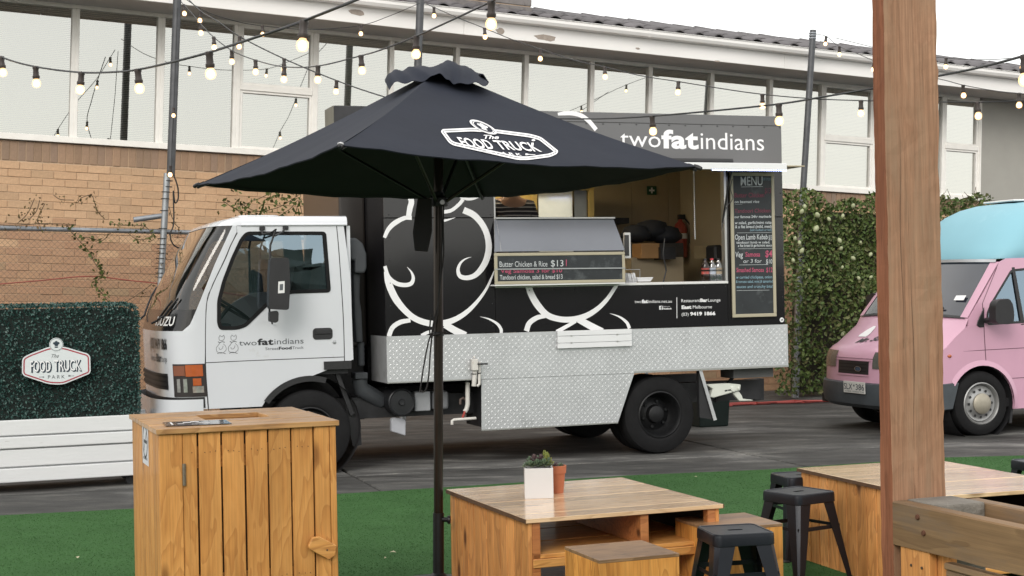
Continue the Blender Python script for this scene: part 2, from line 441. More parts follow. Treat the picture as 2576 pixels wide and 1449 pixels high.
# scraps lying on the turf
SCRAP = mat('dry_leaf', (.42, .38, .26), .8)
for i, (x, y, s) in enumerate(((988, 1399, .02), (970, 1414, .012), (205, 1484, .0), (1110, 1262, .01), (560, 1400, .0), (195, 1412, .02), (1750, 1207, .012), (1575, 1281, .012))):
    if not s: continue
    p = ground(x * .9 + 90 if False else x, min(y, 1446))
    t = MB(); t.add([(-s, 0, .004), (0, -s * .5, .008), (s, .1 * s, .003), (.2 * s, s * .6, .012)], [(0, 1, 3), (1, 2, 3)])
    o = t.build('fallen_leaf', SCRAP); o.location = (p.x, p.y, gz(p.x) + .018); o.rotation_euler = (0, 0, i)
    tag(o, ['curled pale leaf scrap lying on the turf between bin and umbrella pole', 'tiny dry fleck on the turf just below the curled scrap', '', 'small pale fleck on the turf near the far edge', '', 'thin pale straw on the turf in front of the white planter', 'small pale scrap on the turf edge beyond the low table', 'small pale scrap on the turf right of the low table'][i], 'leaf')

# ================================================================== BUILDING
B = Fr((0, 19.16, 0), (12452, 6000, -328), (0, 0, 1))
bld = thing('brick_building', B, 'long tan brick building with a row of blinded windows under white eaves', 'building')
def head(x): return B.xz((x, np.interp(x, [183, 401, 790, 987, 1317, 1572, 1785, 1935, 2069], [15.7, 39, 80.5, 102, 136.5, 170.4, 184.3, 200.6, 218])))[1]
Z_HEAD = sum(head(x) for x in (401, 790, 1317, 1785, 2069)) / 5
Z_SILL = sum(B.xz(p)[1] for p in ((0, 344.6), (417, 372.7), (1968, 478.6), (2202, 491.8), (2367, 500))) / 5
X0, X1 = -10.5, 13.0
XL = B.xz((-40, 400))[0]
MORTAR = mat('mortar', (.49, .355, .24), .9, var=.15, scale=3, bump=.3)
def brick_mat(name, a, b2, c, dk):
    m, nt, b = base_mat(name); oi = N(nt, 'ShaderNodeObjectInfo'); g = N(nt, 'ShaderNodeNewGeometry'); tc = N(nt, 'ShaderNodeTexCoord')
    ad = N(nt, 'ShaderNodeMath', operation='ADD'); L(nt, oi.outputs['Random'], ad.inputs[0]); L(nt, g.outputs['Random Per Island'], ad.inputs[1])
    fr = N(nt, 'ShaderNodeMath', operation='FRACT'); L(nt, ad.outputs[0], fr.inputs[0])
    col = ramp(nt, fr.outputs[0], [(0, a), (.35, b2), (.7, c), (.9, mul(a, .86)), (1, dk)])
    n1 = N(nt, 'ShaderNodeTexNoise', Scale=1.3, Detail=7.0, Roughness=.65); L(nt, tc.outputs['Object'], n1.inputs['Vector'])
    col = mixc(nt, .55, col, ramp(nt, n1.outputs['Fac'], [(.3, (.66, .64, .62)), (.7, (1.2, 1.18, 1.12))]), 'MULTIPLY')
    n2 = N(nt, 'ShaderNodeTexNoise', Scale=45.0, Detail=5.0); L(nt, tc.outputs['Object'], n2.inputs['Vector'])
    col = mixc(nt, .5, col, ramp(nt, n2.outputs['Fac'], [(.3, (.8, .8, .8)), (.7, (1.12, 1.12, 1.12))]), 'MULTIPLY')
    L(nt, col, b.inputs['Base Color']); b.inputs['Roughness'].default_value = .85
    bp = N(nt, 'ShaderNodeBump', Strength=.4, Distance=.004); L(nt, n2.outputs['Fac'], bp.inputs['Height']); L(nt, bp.outputs[0], b.inputs['Normal'])
    return m
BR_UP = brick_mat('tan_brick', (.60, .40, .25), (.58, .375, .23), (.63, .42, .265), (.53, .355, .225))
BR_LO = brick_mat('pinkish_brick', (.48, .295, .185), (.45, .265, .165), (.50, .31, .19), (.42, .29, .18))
BR_SOL = brick_mat('sill_brick', (.34, .225, .15), (.28, .195, .145), (.37, .24, .16), (.25, .19, .15))
zb = -.4
wall = MB().box(X0, X1, .0125, .32, zb, Z_SILL - .01).build('wall', MORTAR, bld)
bl, bh, gap = .2395, .0795, .0065
bases = {}
def brick(cx_, cz_, l, h, m, y0):
    k = (round(l, 3), round(h, 3), m.name)
    if k not in bases:
        bases[k] = None
        mb = MB().box(-l / 2, l / 2, 0, .05, -h / 2, h / 2)
        o = mb.build('brick', m, wall, bevel=.004); bases[k] = o
    else: o = dup(bases[k], wall)
    o.location = (cx_, y0, cz_); o.rotation_euler = (random.uniform(-.006, .006), 0, random.uniform(-.004, .004))
    return o
SOL = .215
cand = []; rest = {BR_UP.name: MB(), BR_LO.name: MB(), BR_SOL.name: MB()}
n = int((X1 - X0) / .086)
for i in range(n):
    cx_ = X0 + .043 + i * .086; cand.append((cx_, Z_SILL - .012 - SOL / 2, .079, SOL, BR_SOL))
zr = B.xz((250, 578))[1]
nz_ = int((Z_SILL - SOL - .02 - zb) / .086)
for r in range(nz_):
    cz_ = Z_SILL - SOL - .022 - .043 - r * .086
    for i in range(int((X1 - X0) / .245)):
        cx_ = X0 + .1225 + i * .245 + (r % 2) * .1225
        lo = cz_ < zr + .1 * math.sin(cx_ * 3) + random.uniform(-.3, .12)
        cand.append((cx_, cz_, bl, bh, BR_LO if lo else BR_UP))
def seen(c):
    x, y = B.pr((c[0], 0, c[1]))
    if -30 < x < 800 and y < 775 and not (x > 480 and y > 555): return 0 if x < 500 or y > 470 or x < 700 and y < 470 - (x - 500) * .43 + 6 else 2
    if 1965 < x < 2215 and y < 500: return 1
    return 2
sel = [c for c in cand if seen(c) == 0]; sel.sort(key=lambda c: (B.pr((c[0], 0, c[1]))[0] if c[4] is not BR_SOL else B.pr((c[0], 0, c[1]))[0] + 60))
pick = set(id(c) for c in sel[:300])
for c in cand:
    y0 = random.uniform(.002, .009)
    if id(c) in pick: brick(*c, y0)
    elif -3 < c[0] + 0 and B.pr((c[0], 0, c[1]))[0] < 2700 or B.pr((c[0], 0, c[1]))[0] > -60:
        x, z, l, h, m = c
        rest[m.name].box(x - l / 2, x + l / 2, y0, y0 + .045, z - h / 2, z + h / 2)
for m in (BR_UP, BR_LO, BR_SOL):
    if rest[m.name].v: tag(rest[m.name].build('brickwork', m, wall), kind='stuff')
# windows
FR_M = mat('old_white_frame', (.88, .86, .82), .55, var=.05, scale=8, dirt=((.36, .30, .25), 26, .66), bump=.2)
BLIND = mat('cream_blind', (.86, .85, .75), .5, rnd=.07, var=.05, scale=2, stretch=(.4, 1, 6))
ROOMW = mat('room_wall', (.16, .17, .16), .8)
PANE = glass('window_glass', (.93, .96, .94), 1.55, .0, boost=10.0, refl=(1, 1, .95))
mull = [(-20, None), (191.8, 1), (407, 1), (598.9, 1), (797, 1), (986.5, 0), (1151.6, 0), (1325, 1), (1490.5, 0), (1637, 0), (1792, 1), (1940, 0), (2071, 0), (2200, 1), (2374.6, 0), (2465, 0)]
mx = []
for px, wd in mull:
    py = float(np.interp(px, [183, 401, 790, 987, 1317, 1572, 1785, 1935, 2069, 2465], [15.7, 39, 80.5, 102, 136.5, 170.4, 184.3, 200.6, 218, 258]))
    mx.append(B.xz((px, py + 8))[0])
mx[0] = mx[1] - (mx[2] - mx[1]) * 1.04
mx.insert(0, mx[0] - (mx[2] - mx[1])); 
room = MB()
room.add([(X0, 1.6, Z_SILL - .3), (X1, 1.6, Z_SILL - .3), (X1, 1.6, Z_HEAD + .2), (X0, 1.6, Z_HEAD + .2)], [(0, 1, 2, 3)])
room.add([(X0, .32, Z_SILL - .3), (X1, .32, Z_SILL - .3), (X1, 1.6, Z_SILL - .3), (X0, 1.6, Z_SILL - .3)], [(0, 1, 2, 3)])
room.add([(X0, .32, Z_HEAD + .2), (X1, .32, Z_HEAD + .2), (X1, 1.6, Z_HEAD + .2), (X0, 1.6, Z_HEAD + .2)], [(0, 1, 2, 3)])
for xx in (X0, X1): room.add([(xx, .32, Z_SILL - .3), (xx, 1.6, Z_SILL - .3), (xx, 1.6, Z_HEAD + .2), (xx, .32, Z_HEAD + .2)], [(0, 1, 2, 3)])
room.build('inner_room', ROOMW, bld)
# a strip of office lamps glimpsed between the slats
tl = 0.045
nwin = len(mx) - 1
for i in range(nwin):
    a, b_ = mx[i], mx[i + 1]
    fw = .042 if i < 5 else .030
    z0, z1 = Z_SILL, Z_HEAD
    trans = {4: B.xz((500, 211))[1], 13: B.xz((2000, 342))[1], 16 - 1: B.xz((2420, 372))[1]}.get(i)
    w_ = bpy.data.objects.new('window', None); COL.objects.link(w_); w_.parent = bld
    m = MB()
    m.box(a, a + fw, -.012, .09, z0 + .07, z1 - .002); m.box(b_ - fw, b_, -.012, .09, z0 + .07, z1 - .002)
    m.box(a, b_, -.035, .09, z0, z0 + .07); m.box(a, b_, -.008, .088, z1, z1 + .045)
    if trans:
        m.box(a + fw, b_ - fw, -.02, .085, trans - .03, trans + .035)
        s = fw + .032
        for (zz0, zz1) in ((z0 + .07, trans - .03), (trans + .035, z1)):
            m.box(a + fw, a + s, -.004, .07, zz0, zz1); m.box(b_ - s, b_ - fw, -.004, .07, zz0, zz1)
            m.box(a + s, b_ - s, -.004, .07, zz0, zz0 + .03); m.box(a + s, b_ - s, -.004, .07, zz1 - .03, zz1)
    m.build('frame', FR_M, w_, bevel=.004)
    MB().add([(a + .02, .035, z0 + .04), (b_ - .02, .035, z0 + .04), (b_ - .02, .035, z1), (a + .02, .035, z1)], [(0, 1, 2, 3)]).build('pane', PANE, w_, norm=False)
    bl_ = MB(); k = 0; zz = z0 + .06; tiltv = random.uniform(.35, .45) if i < 4 else random.uniform(.95, 1.0)
    bow = random.uniform(0, .004)
    while zz < z1:
        j = random.uniform(-.0006, .0006)
        bl_.add([(a + .004, .11, zz + j), (b_ - .004, .11, zz + j + bow * .3), (b_ - .004, .11 + .014, zz + .0205 * tiltv), (a + .004, .11 + .014, zz + .0205 * tiltv)], [(0, 1, 2, 3)])
        zz += .0205
    tag(bl_.build('blind', BLIND, w_), kind='stuff')
# right end: flat grey boarding
GREYP = mat('grey_boarding', (.36, .35, .32), .7, var=.05, scale=3)
pa = mx[-1]
for i in range(6):
    MB().box(pa + .03 + i * .92, pa + .94 + i * .92, -.01, .05, Z_SILL + .02, Z_HEAD + .05).build('wall_panel', GREYP, bld, bevel=.004)
MB().box(mx[-1] - .001, mx[-1] + .028, -.02, .09, Z_SILL, Z_HEAD).build('corner_trim', FR_M, bld)
# eaves
q = B.hz(1069, 76.5, Z_HEAD + .03); WF = q.y
def zf(p, w): return B.xz(p, w)[1]
zf0 = Z_HEAD + .03; zf1 = zf((1069, 40), WF)
WHT_B = mat('weathered_white_board', (.86, .845, .83), .5, var=.03, scale=1.5, dirt=((.45, .38, .32), 9, .72), stretch=(.5, 1, 2))
GUT = mat('gutter_white', (.85, .835, .82), .4, var=.03, scale=2, dirt=((.30, .26, .23), 12, .71), stretch=(.6, 1, 1))
SOFF = mat('soffit_board', (.66, .64, .63), .7, var=.05, scale=3)
MB().box(X0, X1, WF + .03, .1, Z_HEAD + .046, Z_HEAD + .06).build('soffit', SOFF, bld)
seg = (X1 - X0) / 5
for i in range(5):
    MB().box(X0 + i * seg + .002, X0 + (i + 1) * seg - .002, WF, WF + .028, zf0, zf1 + .06).build('fascia', WHT_B, bld, bevel=.004)
wg = WF - .125
zg1, zg0 = zf((1069, 10), wg), zf((1069, 31), wg)
prof = [(WF - .004, zg0 + .03), (wg + .075, zg0), (wg + .02, zg0 + .012), (wg, zg0 + .05), (wg, zg1 - .012), (wg - .012, zg1 - .006), (wg - .012, zg1), (wg + .012, zg1), (wg + .012, zg1 - .02), (WF - .004, zg1 - .03)]
gx = [X0, B.xz((700, 0), wg)[0], B.xz((1636, 79), wg)[0], B.xz((2330, 140), wg)[0], X1]
for i in range(4):
    g = MB(); g.prism(prof, gx[i] + .003, gx[i + 1] - .003, plane='yz'); g.build('gutter', GUT, bld, bevel=.003)
    if i: MB().prism([(y - .003 if y < WF - .02 else y, z - .003 if z < zg0 + .02 else z + .003) for y, z in prof], gx[i] - .02, gx[i] + .02, plane='yz').build('gutter_joint', GUT, bld)
PEEL = mat('bare_render', (.36, .31, .27), .9, var=.2, scale=20)
for (x, y, w, h) in ((896, 31, 22, 8), (1371, 95, 30, 8), (1258, 78, 12, 8), (1604, 122, 6, 3), (1804, 154, 8, 2.2)):
    pts = []
    for k in range(11):
        a = 2 * math.pi * k / 11; rr = random.uniform(.7, 1.1)
        pts.append(B.xz((x + w * rr * math.cos(a), y + h * rr * math.sin(a) + .11 * w * rr * math.cos(a)), WF - .002))
    MB().prism(pts, WF - .0025, WF - .0005).build('peeled_patch', PEEL, bld)
# roof tiles
TILE = mat('dark_concrete_tile', (.115, .108, .115), .85, var=.25, scale=5, rnd=.22, bump=.5, bscale=25, dirt=((.20, .19, .17), 14, .62))
pitch = rad(13.2); tw, tlg = .30, .36
arc = [(.30 * k / 10, .0 + .042 * max(0, math.sin(math.pi * min(1, (k / 10) / .62))) - .008 * (k > 6)) for k in range(11)]
tm = MB(); r0 = [(x, 0, z) for x, z in arc]; r1 = [(x, tlg * math.cos(pitch), z + tlg * math.sin(pitch)) for x, z in arc]
tm.grid([r0, r1]); tm.grid([[(x, 0, z - .016) for x, _, z in r0], r0])
tile0 = tm.build('roof_tile', TILE, bld, smooth=50)
T0z = zg1 + .012; T0y = wg + .03; cnt = 0; restt = MB(); step = .315
MB().prism([(T0y + .02, T0z - .03), (T0y + 3.0, T0z - .03 + 3.0 * math.tan(pitch)), (T0y + 3.0, T0z - .06 + 3.0 * math.tan(pitch)), (T0y + .02, T0z - .06)], X0, X1, plane='yz').build('roof', TILE, bld)
for r in range(9):
    for i in range(int((X1 - X0) / tw)):
        x = X0 + i * tw; yy = T0y + r * step * math.cos(pitch); zz = T0z + r * step * math.sin(pitch) + .012 * (r > 0) + random.uniform(-.004, .006)
        px, py = B.pr((x, yy, zz))
        if 1050 < px < 2620 and r < 4 and cnt < 295 and (py > 0):
            o = tile0 if cnt == 0 else dup(tile0, bld); o.location = (x, yy, zz); o.rotation_euler = (random.uniform(-.01, .012), 0, random.uniform(-.012, .012)); cnt += 1
        elif -100 < px < 2800:
            restt.add([(a + x, b2 + yy, c + zz) for a, b2, c in tm.v], tm.f)
tag(restt.build('roof_tiling', TILE, bld), kind='stuff')
rp = MB(); ry = T0y + 2.9; rz = T0z + 2.9 * math.tan(pitch)
for i in range(60):
    x = X0 + i * .39; 
    for_ = [(x + .005, ry - .10, rz - .01), (x + .385, ry - .10, rz - .01), (x + .385, ry + .1, rz - .01), (x + .005, ry + .1, rz - .01), (x + .005, ry - .05, rz + .055 + random.uniform(-.008, .01)), (x + .385, ry - .05, rz + .045), (x + .385, ry + .05, rz + .045), (x + .005, ry + .05, rz + .055)]
    rp.hexa(for_)
tag(rp.build('ridge_capping', TILE, bld), kind='stuff')
cb = B.hy(1183, 12, T0y + .6); cx1 = B.hy(1340, 10, T0y + .6).x
CHM = mat('grey_chimney_brick', (.20, .185, .18), .9, var=.2, scale=4, bump=.6, bscale=12, dirt=((.12, .11, .11), 7, .5))
for r in range(10):
    z = T0z + .12 + r * .12
    MB().box(cb.x - 1.0 + (r % 2) * .01, cx1 - (r % 3) * .012, T0y + .6, T0y + 1.5, z + .004, z + .116).build('chimney_course', CHM, bld, bevel=.008)
MB().box(cb.x - .99, cx1 - .03, T0y + .61, T0y + 1.49, T0z, T0z + 1.3).build('chimney', MORTAR, bld)

# ================================================================== FENCE, POLES AND CLIMBERS
YF = -1.17
fen = thing('chain_link_fence', B, 'galvanised chain link fence with a top rail in front of the brick wall', 'fence')
GALV = mat('galvanised_pipe', (.30, .32, .35), .5, .7, var=.2, scale=8, dirt=((.16, .15, .15), 20, .66))
WIREM = mat('rusty_wire', (.17, .13, .10), .6, .4, var=.3, scale=20)
fa, fb = B.xz((-60, 573), YF), B.xz((490, 585), YF)
fr_ = B.xz((2000, 1010), YF); ZB = .02
zt = (fa[1] + fb[1]) / 2; xl, xr = fa[0] - .2, X1 - 3
MB().tube([(xl, YF, fa[1]), (fb[0], YF, fb[1]), (fb[0] + 3, YF, fb[1] - .02)], .026, 10).build('top_rail', GALV, fen, smooth=50)
def gnd(x, y): # local height of the yard under a local point of the building frame
    p = B.M @ Vector((x, y, 0)); p.z = gz(p.x); return B.loc(p).z
for x in (xl + .1, fb[0] + 2.9, fb[0] + 5.7):
    MB().tube([(x, YF, gnd(x, YF)), (x, YF, zt + .04)], .024, 10).build('post', GALV, fen, smooth=50)
wm = MB(); zlo = gnd((xl + fb[0]) / 2, YF) + .02; xe = fb[0] + .5; Hh = zt - zlo; p_ = .058
t_ = .0016
k = -int(Hh / p_)
while xl + k * p_ < xe:
    for sg in (1, -1):
        x_a = xl + k * p_ if sg > 0 else xl + k * p_ + Hh
        pts = []
        za, zb2 = zlo, zt
        xa, xb = x_a, x_a + sg * Hh
        def clip(x): return max(xl, min(xe, x))
        xa2, xb2 = clip(xa), clip(xb); za2 = zlo + (xa2 - xa) * sg; zb3 = zlo + (xb2 - xa) * sg
        if abs(xb2 - xa2) > .02:
            d = .0011
            wm.add([(xa2 - d, YF - .022 - .001 * sg, za2 + d * sg), (xa2 + d, YF - .022 - .001 * sg, za2 - d * sg), (xb2 + d, YF - .022 - .001 * sg, zb3 - d * sg), (xb2 - d, YF - .022 - .001 * sg, zb3 + d * sg)], [(0, 1, 2, 3)])
    k += 1
tag(wm.build('wire_mesh', WIREM, fen), kind='stuff')
pk = MB(); x = xl
while x < xe: pk.tube([(x, YF - .02, zt), (x + .004, YF - .02, zt + .045)], .0016, 4, False); x += p_ * 1.0
tag(pk.build('wire_end', WIREM, fen), kind='stuff')
# red cord strung along the fence
cordp = [B.hy(x, y, YF - .05) for x, y in ((-30, 717), (100, 706), (225, 695), (330, 706), (480, 722), (590, 741), (660, 750))]
CORD = mat('red_cord', (.28, .06, .045), .6)
tag(MB().tube([Vector(p) for p in spline(cordp, 5)], .006, 5).build('cord', CORD, F=B), 'thin dull red cord tied along the chain link fence', 'cord')
DPOLE = mat('dark_painted_pole', (.075, .078, .085), .45, .3, var=.35, scale=9, dirt=((.20, .19, .19), 22, .62))
SPOLE = mat('old_silver_pole', (.34, .36, .38), .42, .7, var=.2, scale=7, dirt=((.12, .12, .12), 18, .6))
TIE = mat('black_tie', (.01, .01, .01), .5)
def pole(name, label, pts, r, m):
    o = thing(name, B, label, 'pole'); return o
pl = thing('light_pole', B, 'tall pole left of the truck cab, dark above and silver below, strapped to the fence', 'pole')
top, mid = B.hy(448, -60, YF - .10), B.hy(429.5, 440, YF - .10)
low = B.hy(405, 705, YF - .07); gl_ = low + (low - B.hy(420, 480, YF - .07)) * 2.2; gl_.z = gnd(low.x, YF); gl_.y = YF - .07
MB().tube([mid, top], .045, 12).build('upper_pole', DPOLE, pl, smooth=50)
lt = B.hy(420.5, 436, YF - .07)
MB().tube([gl_, low, lt], .036, 12).build('lower_post', SPOLE, pl, smooth=50)
for i, y in enumerate((443, 455, 470, 483, 500, 530, 575, 600, 615, 625, 637, 650, 662, 675, 687, 697)):
    x = 428 - (y - 436) * .083 - (7 if y > 470 else 0)
    c = B.hy(x if y > 470 else x - 2, y, YF - .075)
    MB().lathe([(.044, -.004), (.046, 0), (.044, .004)], 14, (c.x, c.y, c.z), cap=False).build('cable_tie', TIE, pl)
cab = [B.hy(x, y, YF - .14) for x, y in ((437, 440), (447, 470), (448, 500), (440, 510), (436, 480), (437, 560), (428, 590), (436, 615), (455, 625), (470, 622))]
MB().tube([Vector(p) for p in spline(cab, 5)], .008, 6).build('cable', TIE, pl, smooth=60)
a, b_ = B.hy(336, 553, YF - .02), B.hy(415, 542, YF - .05)
MB().tube([a, b_], .030, 10).build('pipe_stub', GALV, pl, smooth=50)
p2 = thing('light_pole', B, 'dark slender pole rising behind the top of the umbrella', 'pole')
MB().tube([B.hy(1046, 300, YF), B.hy(1060, -60, YF)], .045, 12).build('upper_pole', DPOLE, p2, smooth=50)
p2b = B.hy(1046, 300, YF); MB().tube([(p2b.x - .08, YF, gnd(p2b.x, YF)), (p2b.x, YF, p2b.z)], .04, 10).build('lower_post', SPOLE, p2, smooth=50)
p3 = thing('light_pole', B, 'grey pole behind the right rear corner of the food truck', 'pole')
MB().tube([B.hy(2019, 500, YF - .02), B.hy(2045.5, 76, YF - .02)], .042, 12).build('upper_pole', DPOLE, p3, smooth=50)
b3 = B.hy(2000, 1011, YF - .04)
MB().tube([b3, B.hy(2020, 480, YF - .04)], .05, 12).build('lower_post', SPOLE, p3, smooth=50)
for y in (84, 90, 97):
    c = B.hy(2045 - (y - 76) * .06, y, YF - .02); MB().lathe([(.046, -.01), (.05, 0), (.046, .01)], 12, tuple(c), cap=False).build('rope_wrap', GALV, p3)
for y in (790, 830, 862, 900, 935, 975):
    c = B.hy(2000 + (1010 - y) * .0377, y, YF - .04); MB().lathe([(.053, -.004), (.055, 0), (.053, .004)], 12, tuple(c), cap=False).build('cable_tie', TIE, p3)

LEAF_G = leaf('ivy_leaf', [(.075, .10, .025), (.11, .13, .04), (.05, .075, .02), (.14, .12, .045)])
LEAF_B = leaf('dry_ivy_leaf', [(.12, .08, .04), (.16, .11, .05), (.09, .09, .03)])
LEAF_H = leaf('creeper_leaf', [(.04, .065, .018), (.08, .125, .036), (.13, .17, .05), (.055, .095, .025), (.16, .155, .07), (.065, .115, .03)])
STEM = mat('brown_stem', (.12, .085, .05), .8)
def leafcard(mb, p, s, R=random):
    d = Vector((R.uniform(-1, 1), R.uniform(-1.2, -.1), R.uniform(-.9, .6))).normalized()
    u = d.cross(Vector((R.uniform(-1, 1), R.uniform(-1, 1), R.uniform(-1, 1)))).normalized(); w = d.cross(u)
    p = Vector(p); s2 = s * R.uniform(.6, 1.25)
    mb.add([p - u * s2 * .9, p - w * s2 * .55 + d * s2 * .15, p + u * s2, p + w * s2 * .55 + d * s2 * .15], [(0, 1, 2), (0, 2, 3)])
def vine(label, lines, dens, size, m, spread=.03, y=None):
    y = YF - .05 if y is None else y
    o = thing('climbing_vine', B, label, 'vine'); st = MB(); fo = MB()
    for ln in lines:
        pts = [Vector(p) for p in spline([B.hy(px, py, y + random.uniform(-.02, .01)) for px, py in ln], 6)]
        st.tube(pts, .0045, 5)
        for a, b2 in zip(pts, pts[1:]):
            for k in range(max(1, int((b2 - a).length * dens))):
                p = a.lerp(b2, random.random()) + Vector((random.gauss(0, spread), -.01 - abs(random.gauss(0, .02)), random.gauss(0, spread)))
                leafcard(fo, p, size)
    st.build('stem', STEM, o); tag(fo.build('foliage', m, o), kind='stuff')
r5 = ZD(0, 780, 2.8986)
def ln(*p): return [r5(*q) for q in p]
vine('ivy strand climbing diagonally down the chain link fence above the planter', [ln((780, 350), (830, 430), (900, 510), (1000, 620), (1060, 690), (1090, 770), (1150, 860), (1215, 890), (1150, 965), (1110, 1030), (1130, 1090), (1190, 1150), (1250, 1235))], 110, .028, LEAF_G, .026)
vine('thin ivy strand dropping down the tan bricks onto the fence rail', [ln((900, 90), (950, 30), (1060, 5), (1100, 100), (1140, 200), (1215, 280))], 65, .022, LEAF_B, .018)
vine('ivy bunch trailing along and below the fence rail left of the pole', [ln((1270, 330), (1360, 345), (1440, 350), (1560, 350), (1690, 370), (1760, 460), (1720, 500), (1640, 520), (1560, 500), (1480, 440)), ln((960, 490), (1060, 500), (1180, 530), (1280, 440))], 80, .024, LEAF_G, .026)
vine('withered tuft of creeper on the rail at the far left', [ln((400, 40), (340, 180), (280, 260), (200, 330)), ln((460, 60), (420, 190), (330, 290)), ln((520, 100), (450, 240), (440, 320), (560, 340)), ln((620, 0), (700, 50), (860, 60)), ln((-10, 345), (120, 350), (300, 345), (480, 330), (700, 335), (880, 345))], 44, .019, LEAF_B, .035)
vine('leafy creeper sprawling on the bricks behind the truck cab roof', [[(590, 500), (640, 530), (690, 525), (730, 505), (765, 480)], [(600, 520), (650, 500), (700, 480), (740, 490)], [(700, 545), (730, 525), (750, 505), (760, 540)], [(740, 545), (748, 520), (756, 490), (750, 470)], [(560, 505), (600, 530), (660, 545)]], 80, .032, LEAF_G, .07, YF - .02)
vine('few ivy leaves clinging beside the silver pole', [[(425, 520), (432, 545), (440, 560)], [(436, 560), (450, 575), (446, 600)], [(395, 690), (405, 660), (410, 640)], [(300, 770), (340, 745), (382, 715)]], 26, .016, LEAF_B, .03)
# creeper hedge on the fence, right
def hedge(label, x0, x1, ytop, ybot, n, thin_left=False):
    o = thing('creeper_hedge', B, label, 'hedge')
    a, b2 = B.hy(x0, ybot, YF).x, B.hy(x1, ybot, YF).x
    zt_ = B.hy((x0 + x1) / 2, ytop, YF - .2).z; fo = MB(); tw_ = MB(); in_ = MB()
    zl = gnd((a + b2) / 2, YF) + .02
    core = MB(); nx_ = 40; nz2 = 24
    R = random
    for i in range(n):
        x = R.uniform(a, b2); z = zl + (zt_ - zl) * (1 - R.random() ** 1.25 * 1.0)
        u = (x - a) / (b2 - a)
        bulge = .10 + .16 * (.5 + .5 * math.sin(x * 5.1 + 2 * math.sin(z * 3.3))) + .10 * math.sin(z * 4 + x * 2.2)
        y = YF - .06 - bulge * R.random() ** .6 - (.1 * math.sin((z - zl) / (zt_ - zl) * 3.1))
        top = .10 * math.sin(x * 4.3) + .07 * math.sin(x * 11)
        if z > zt_ - .12 + top * .8: continue
        if R.random() < .55 and math.sin(x * 7.3 + z * 5.1) * math.sin(z * 6.7 - x * 3.1) > .38: continue
        if thin_left and u < .38 and z < zl + (zt_ - zl) * .50 and R.random() < .30: continue
        leafcard(fo, (x, y, z), .036)
    for i in range(150):
        x = R.uniform(a, b2); z = R.uniform(zl, zt_); p = Vector((x, YF - .05 - R.random() * .2, z)); pts = [p]
        for k in range(5): p = p + Vector((R.gauss(0, .06), R.gauss(0, .02), R.gauss(-.05, .06))); pts.append(p)
        tw_.tube(pts, .004, 4)
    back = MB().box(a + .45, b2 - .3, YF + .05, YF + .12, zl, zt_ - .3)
    tag(fo.build('foliage', LEAF_H, o), kind='stuff'); tag(tw_.build('twigs', STEM, o), kind='stuff')
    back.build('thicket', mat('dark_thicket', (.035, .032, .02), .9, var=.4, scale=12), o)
    return o, a, b2, zl, zt_
hd, ha, hb, hl, ht = hedge('green creeper hedge with pale pods on the fence between the truck and the timber post', 1930, 2330, 474, 1012, 17000, True)
POD = mat('pale_pod', (.36, .39, .23), .5, var=.12, scale=20)
pod0 = None
for (x, y, s) in ((2024, 519, 1), (2017, 532, 1.2), (2056, 541, 1.4), (2053, 575, 1.5), (2085, 551, 1), (2120, 543, 1), (2146, 518, 1.2), (2000, 600, 1), (2017, 631, 1.3), (2011, 610, 1), (2112, 605, 1.2), (2116, 625, 1), (2165, 610, .8), (2190, 640, 1.1), (2146, 650, 1.2), (2160, 700, 1), (2119, 672, .8), (2121, 840, 1.2), (2191, 697, .9), (2015, 735, .9), (2035, 680, .8), (1995, 655, 1)):
    p = B.hy(x, y, YF - .36)
    if pod0 is None:
        pod0 = MB().lathe([(.0, -.034), (.016, -.026), (.024, -.006), (.021, .014), (.010, .028), (0, .033)], 9, cap=False).build('pod', POD, hd, smooth=60); o = pod0
    else: o = dup(pod0, hd)
    o.location = p; o.scale = (s, s, s); o.rotation_euler = (random.uniform(-.6, .6), random.uniform(-.9, .9), 0)
hedge('light green creeper hedge on the fence right of the timber post', 2335, 2500, 482, 1000, 6000)

# a dark belt of trees and hedges far behind the viewer, which the glossy truck panels mirror
tl_ = MB()
for i in range(130):
    x = -52 + i * .8 + random.uniform(-.5, .5); y = -17 + random.uniform(-2, 2); h = random.uniform(1.9, 2.8) + .5 * (i % 9 == 0); r = random.uniform(1.1, 1.7)
    g = gz(x)
    prof = [(r * .9, g - .5), (r, g + h * .2), (r * 1.05, g + h * .5), (r, g + h * .8), (r * .72, g + h * .95), (.02, g + h)]
    n0 = len(tl_.v); tl_.lathe(prof, 9, (x, y, 0), cap=False)
    tl_.v = tl_.v[:n0] + [(a + random.gauss(0, .16), b + random.gauss(0, .16), c + random.gauss(0, .14)) for a, b, c in tl_.v[n0:]]
tag(tl_.build('tree_line', leaf('far_foliage', [(.06, .075, .055), (.085, .095, .075)], .9)), kind='stuff')
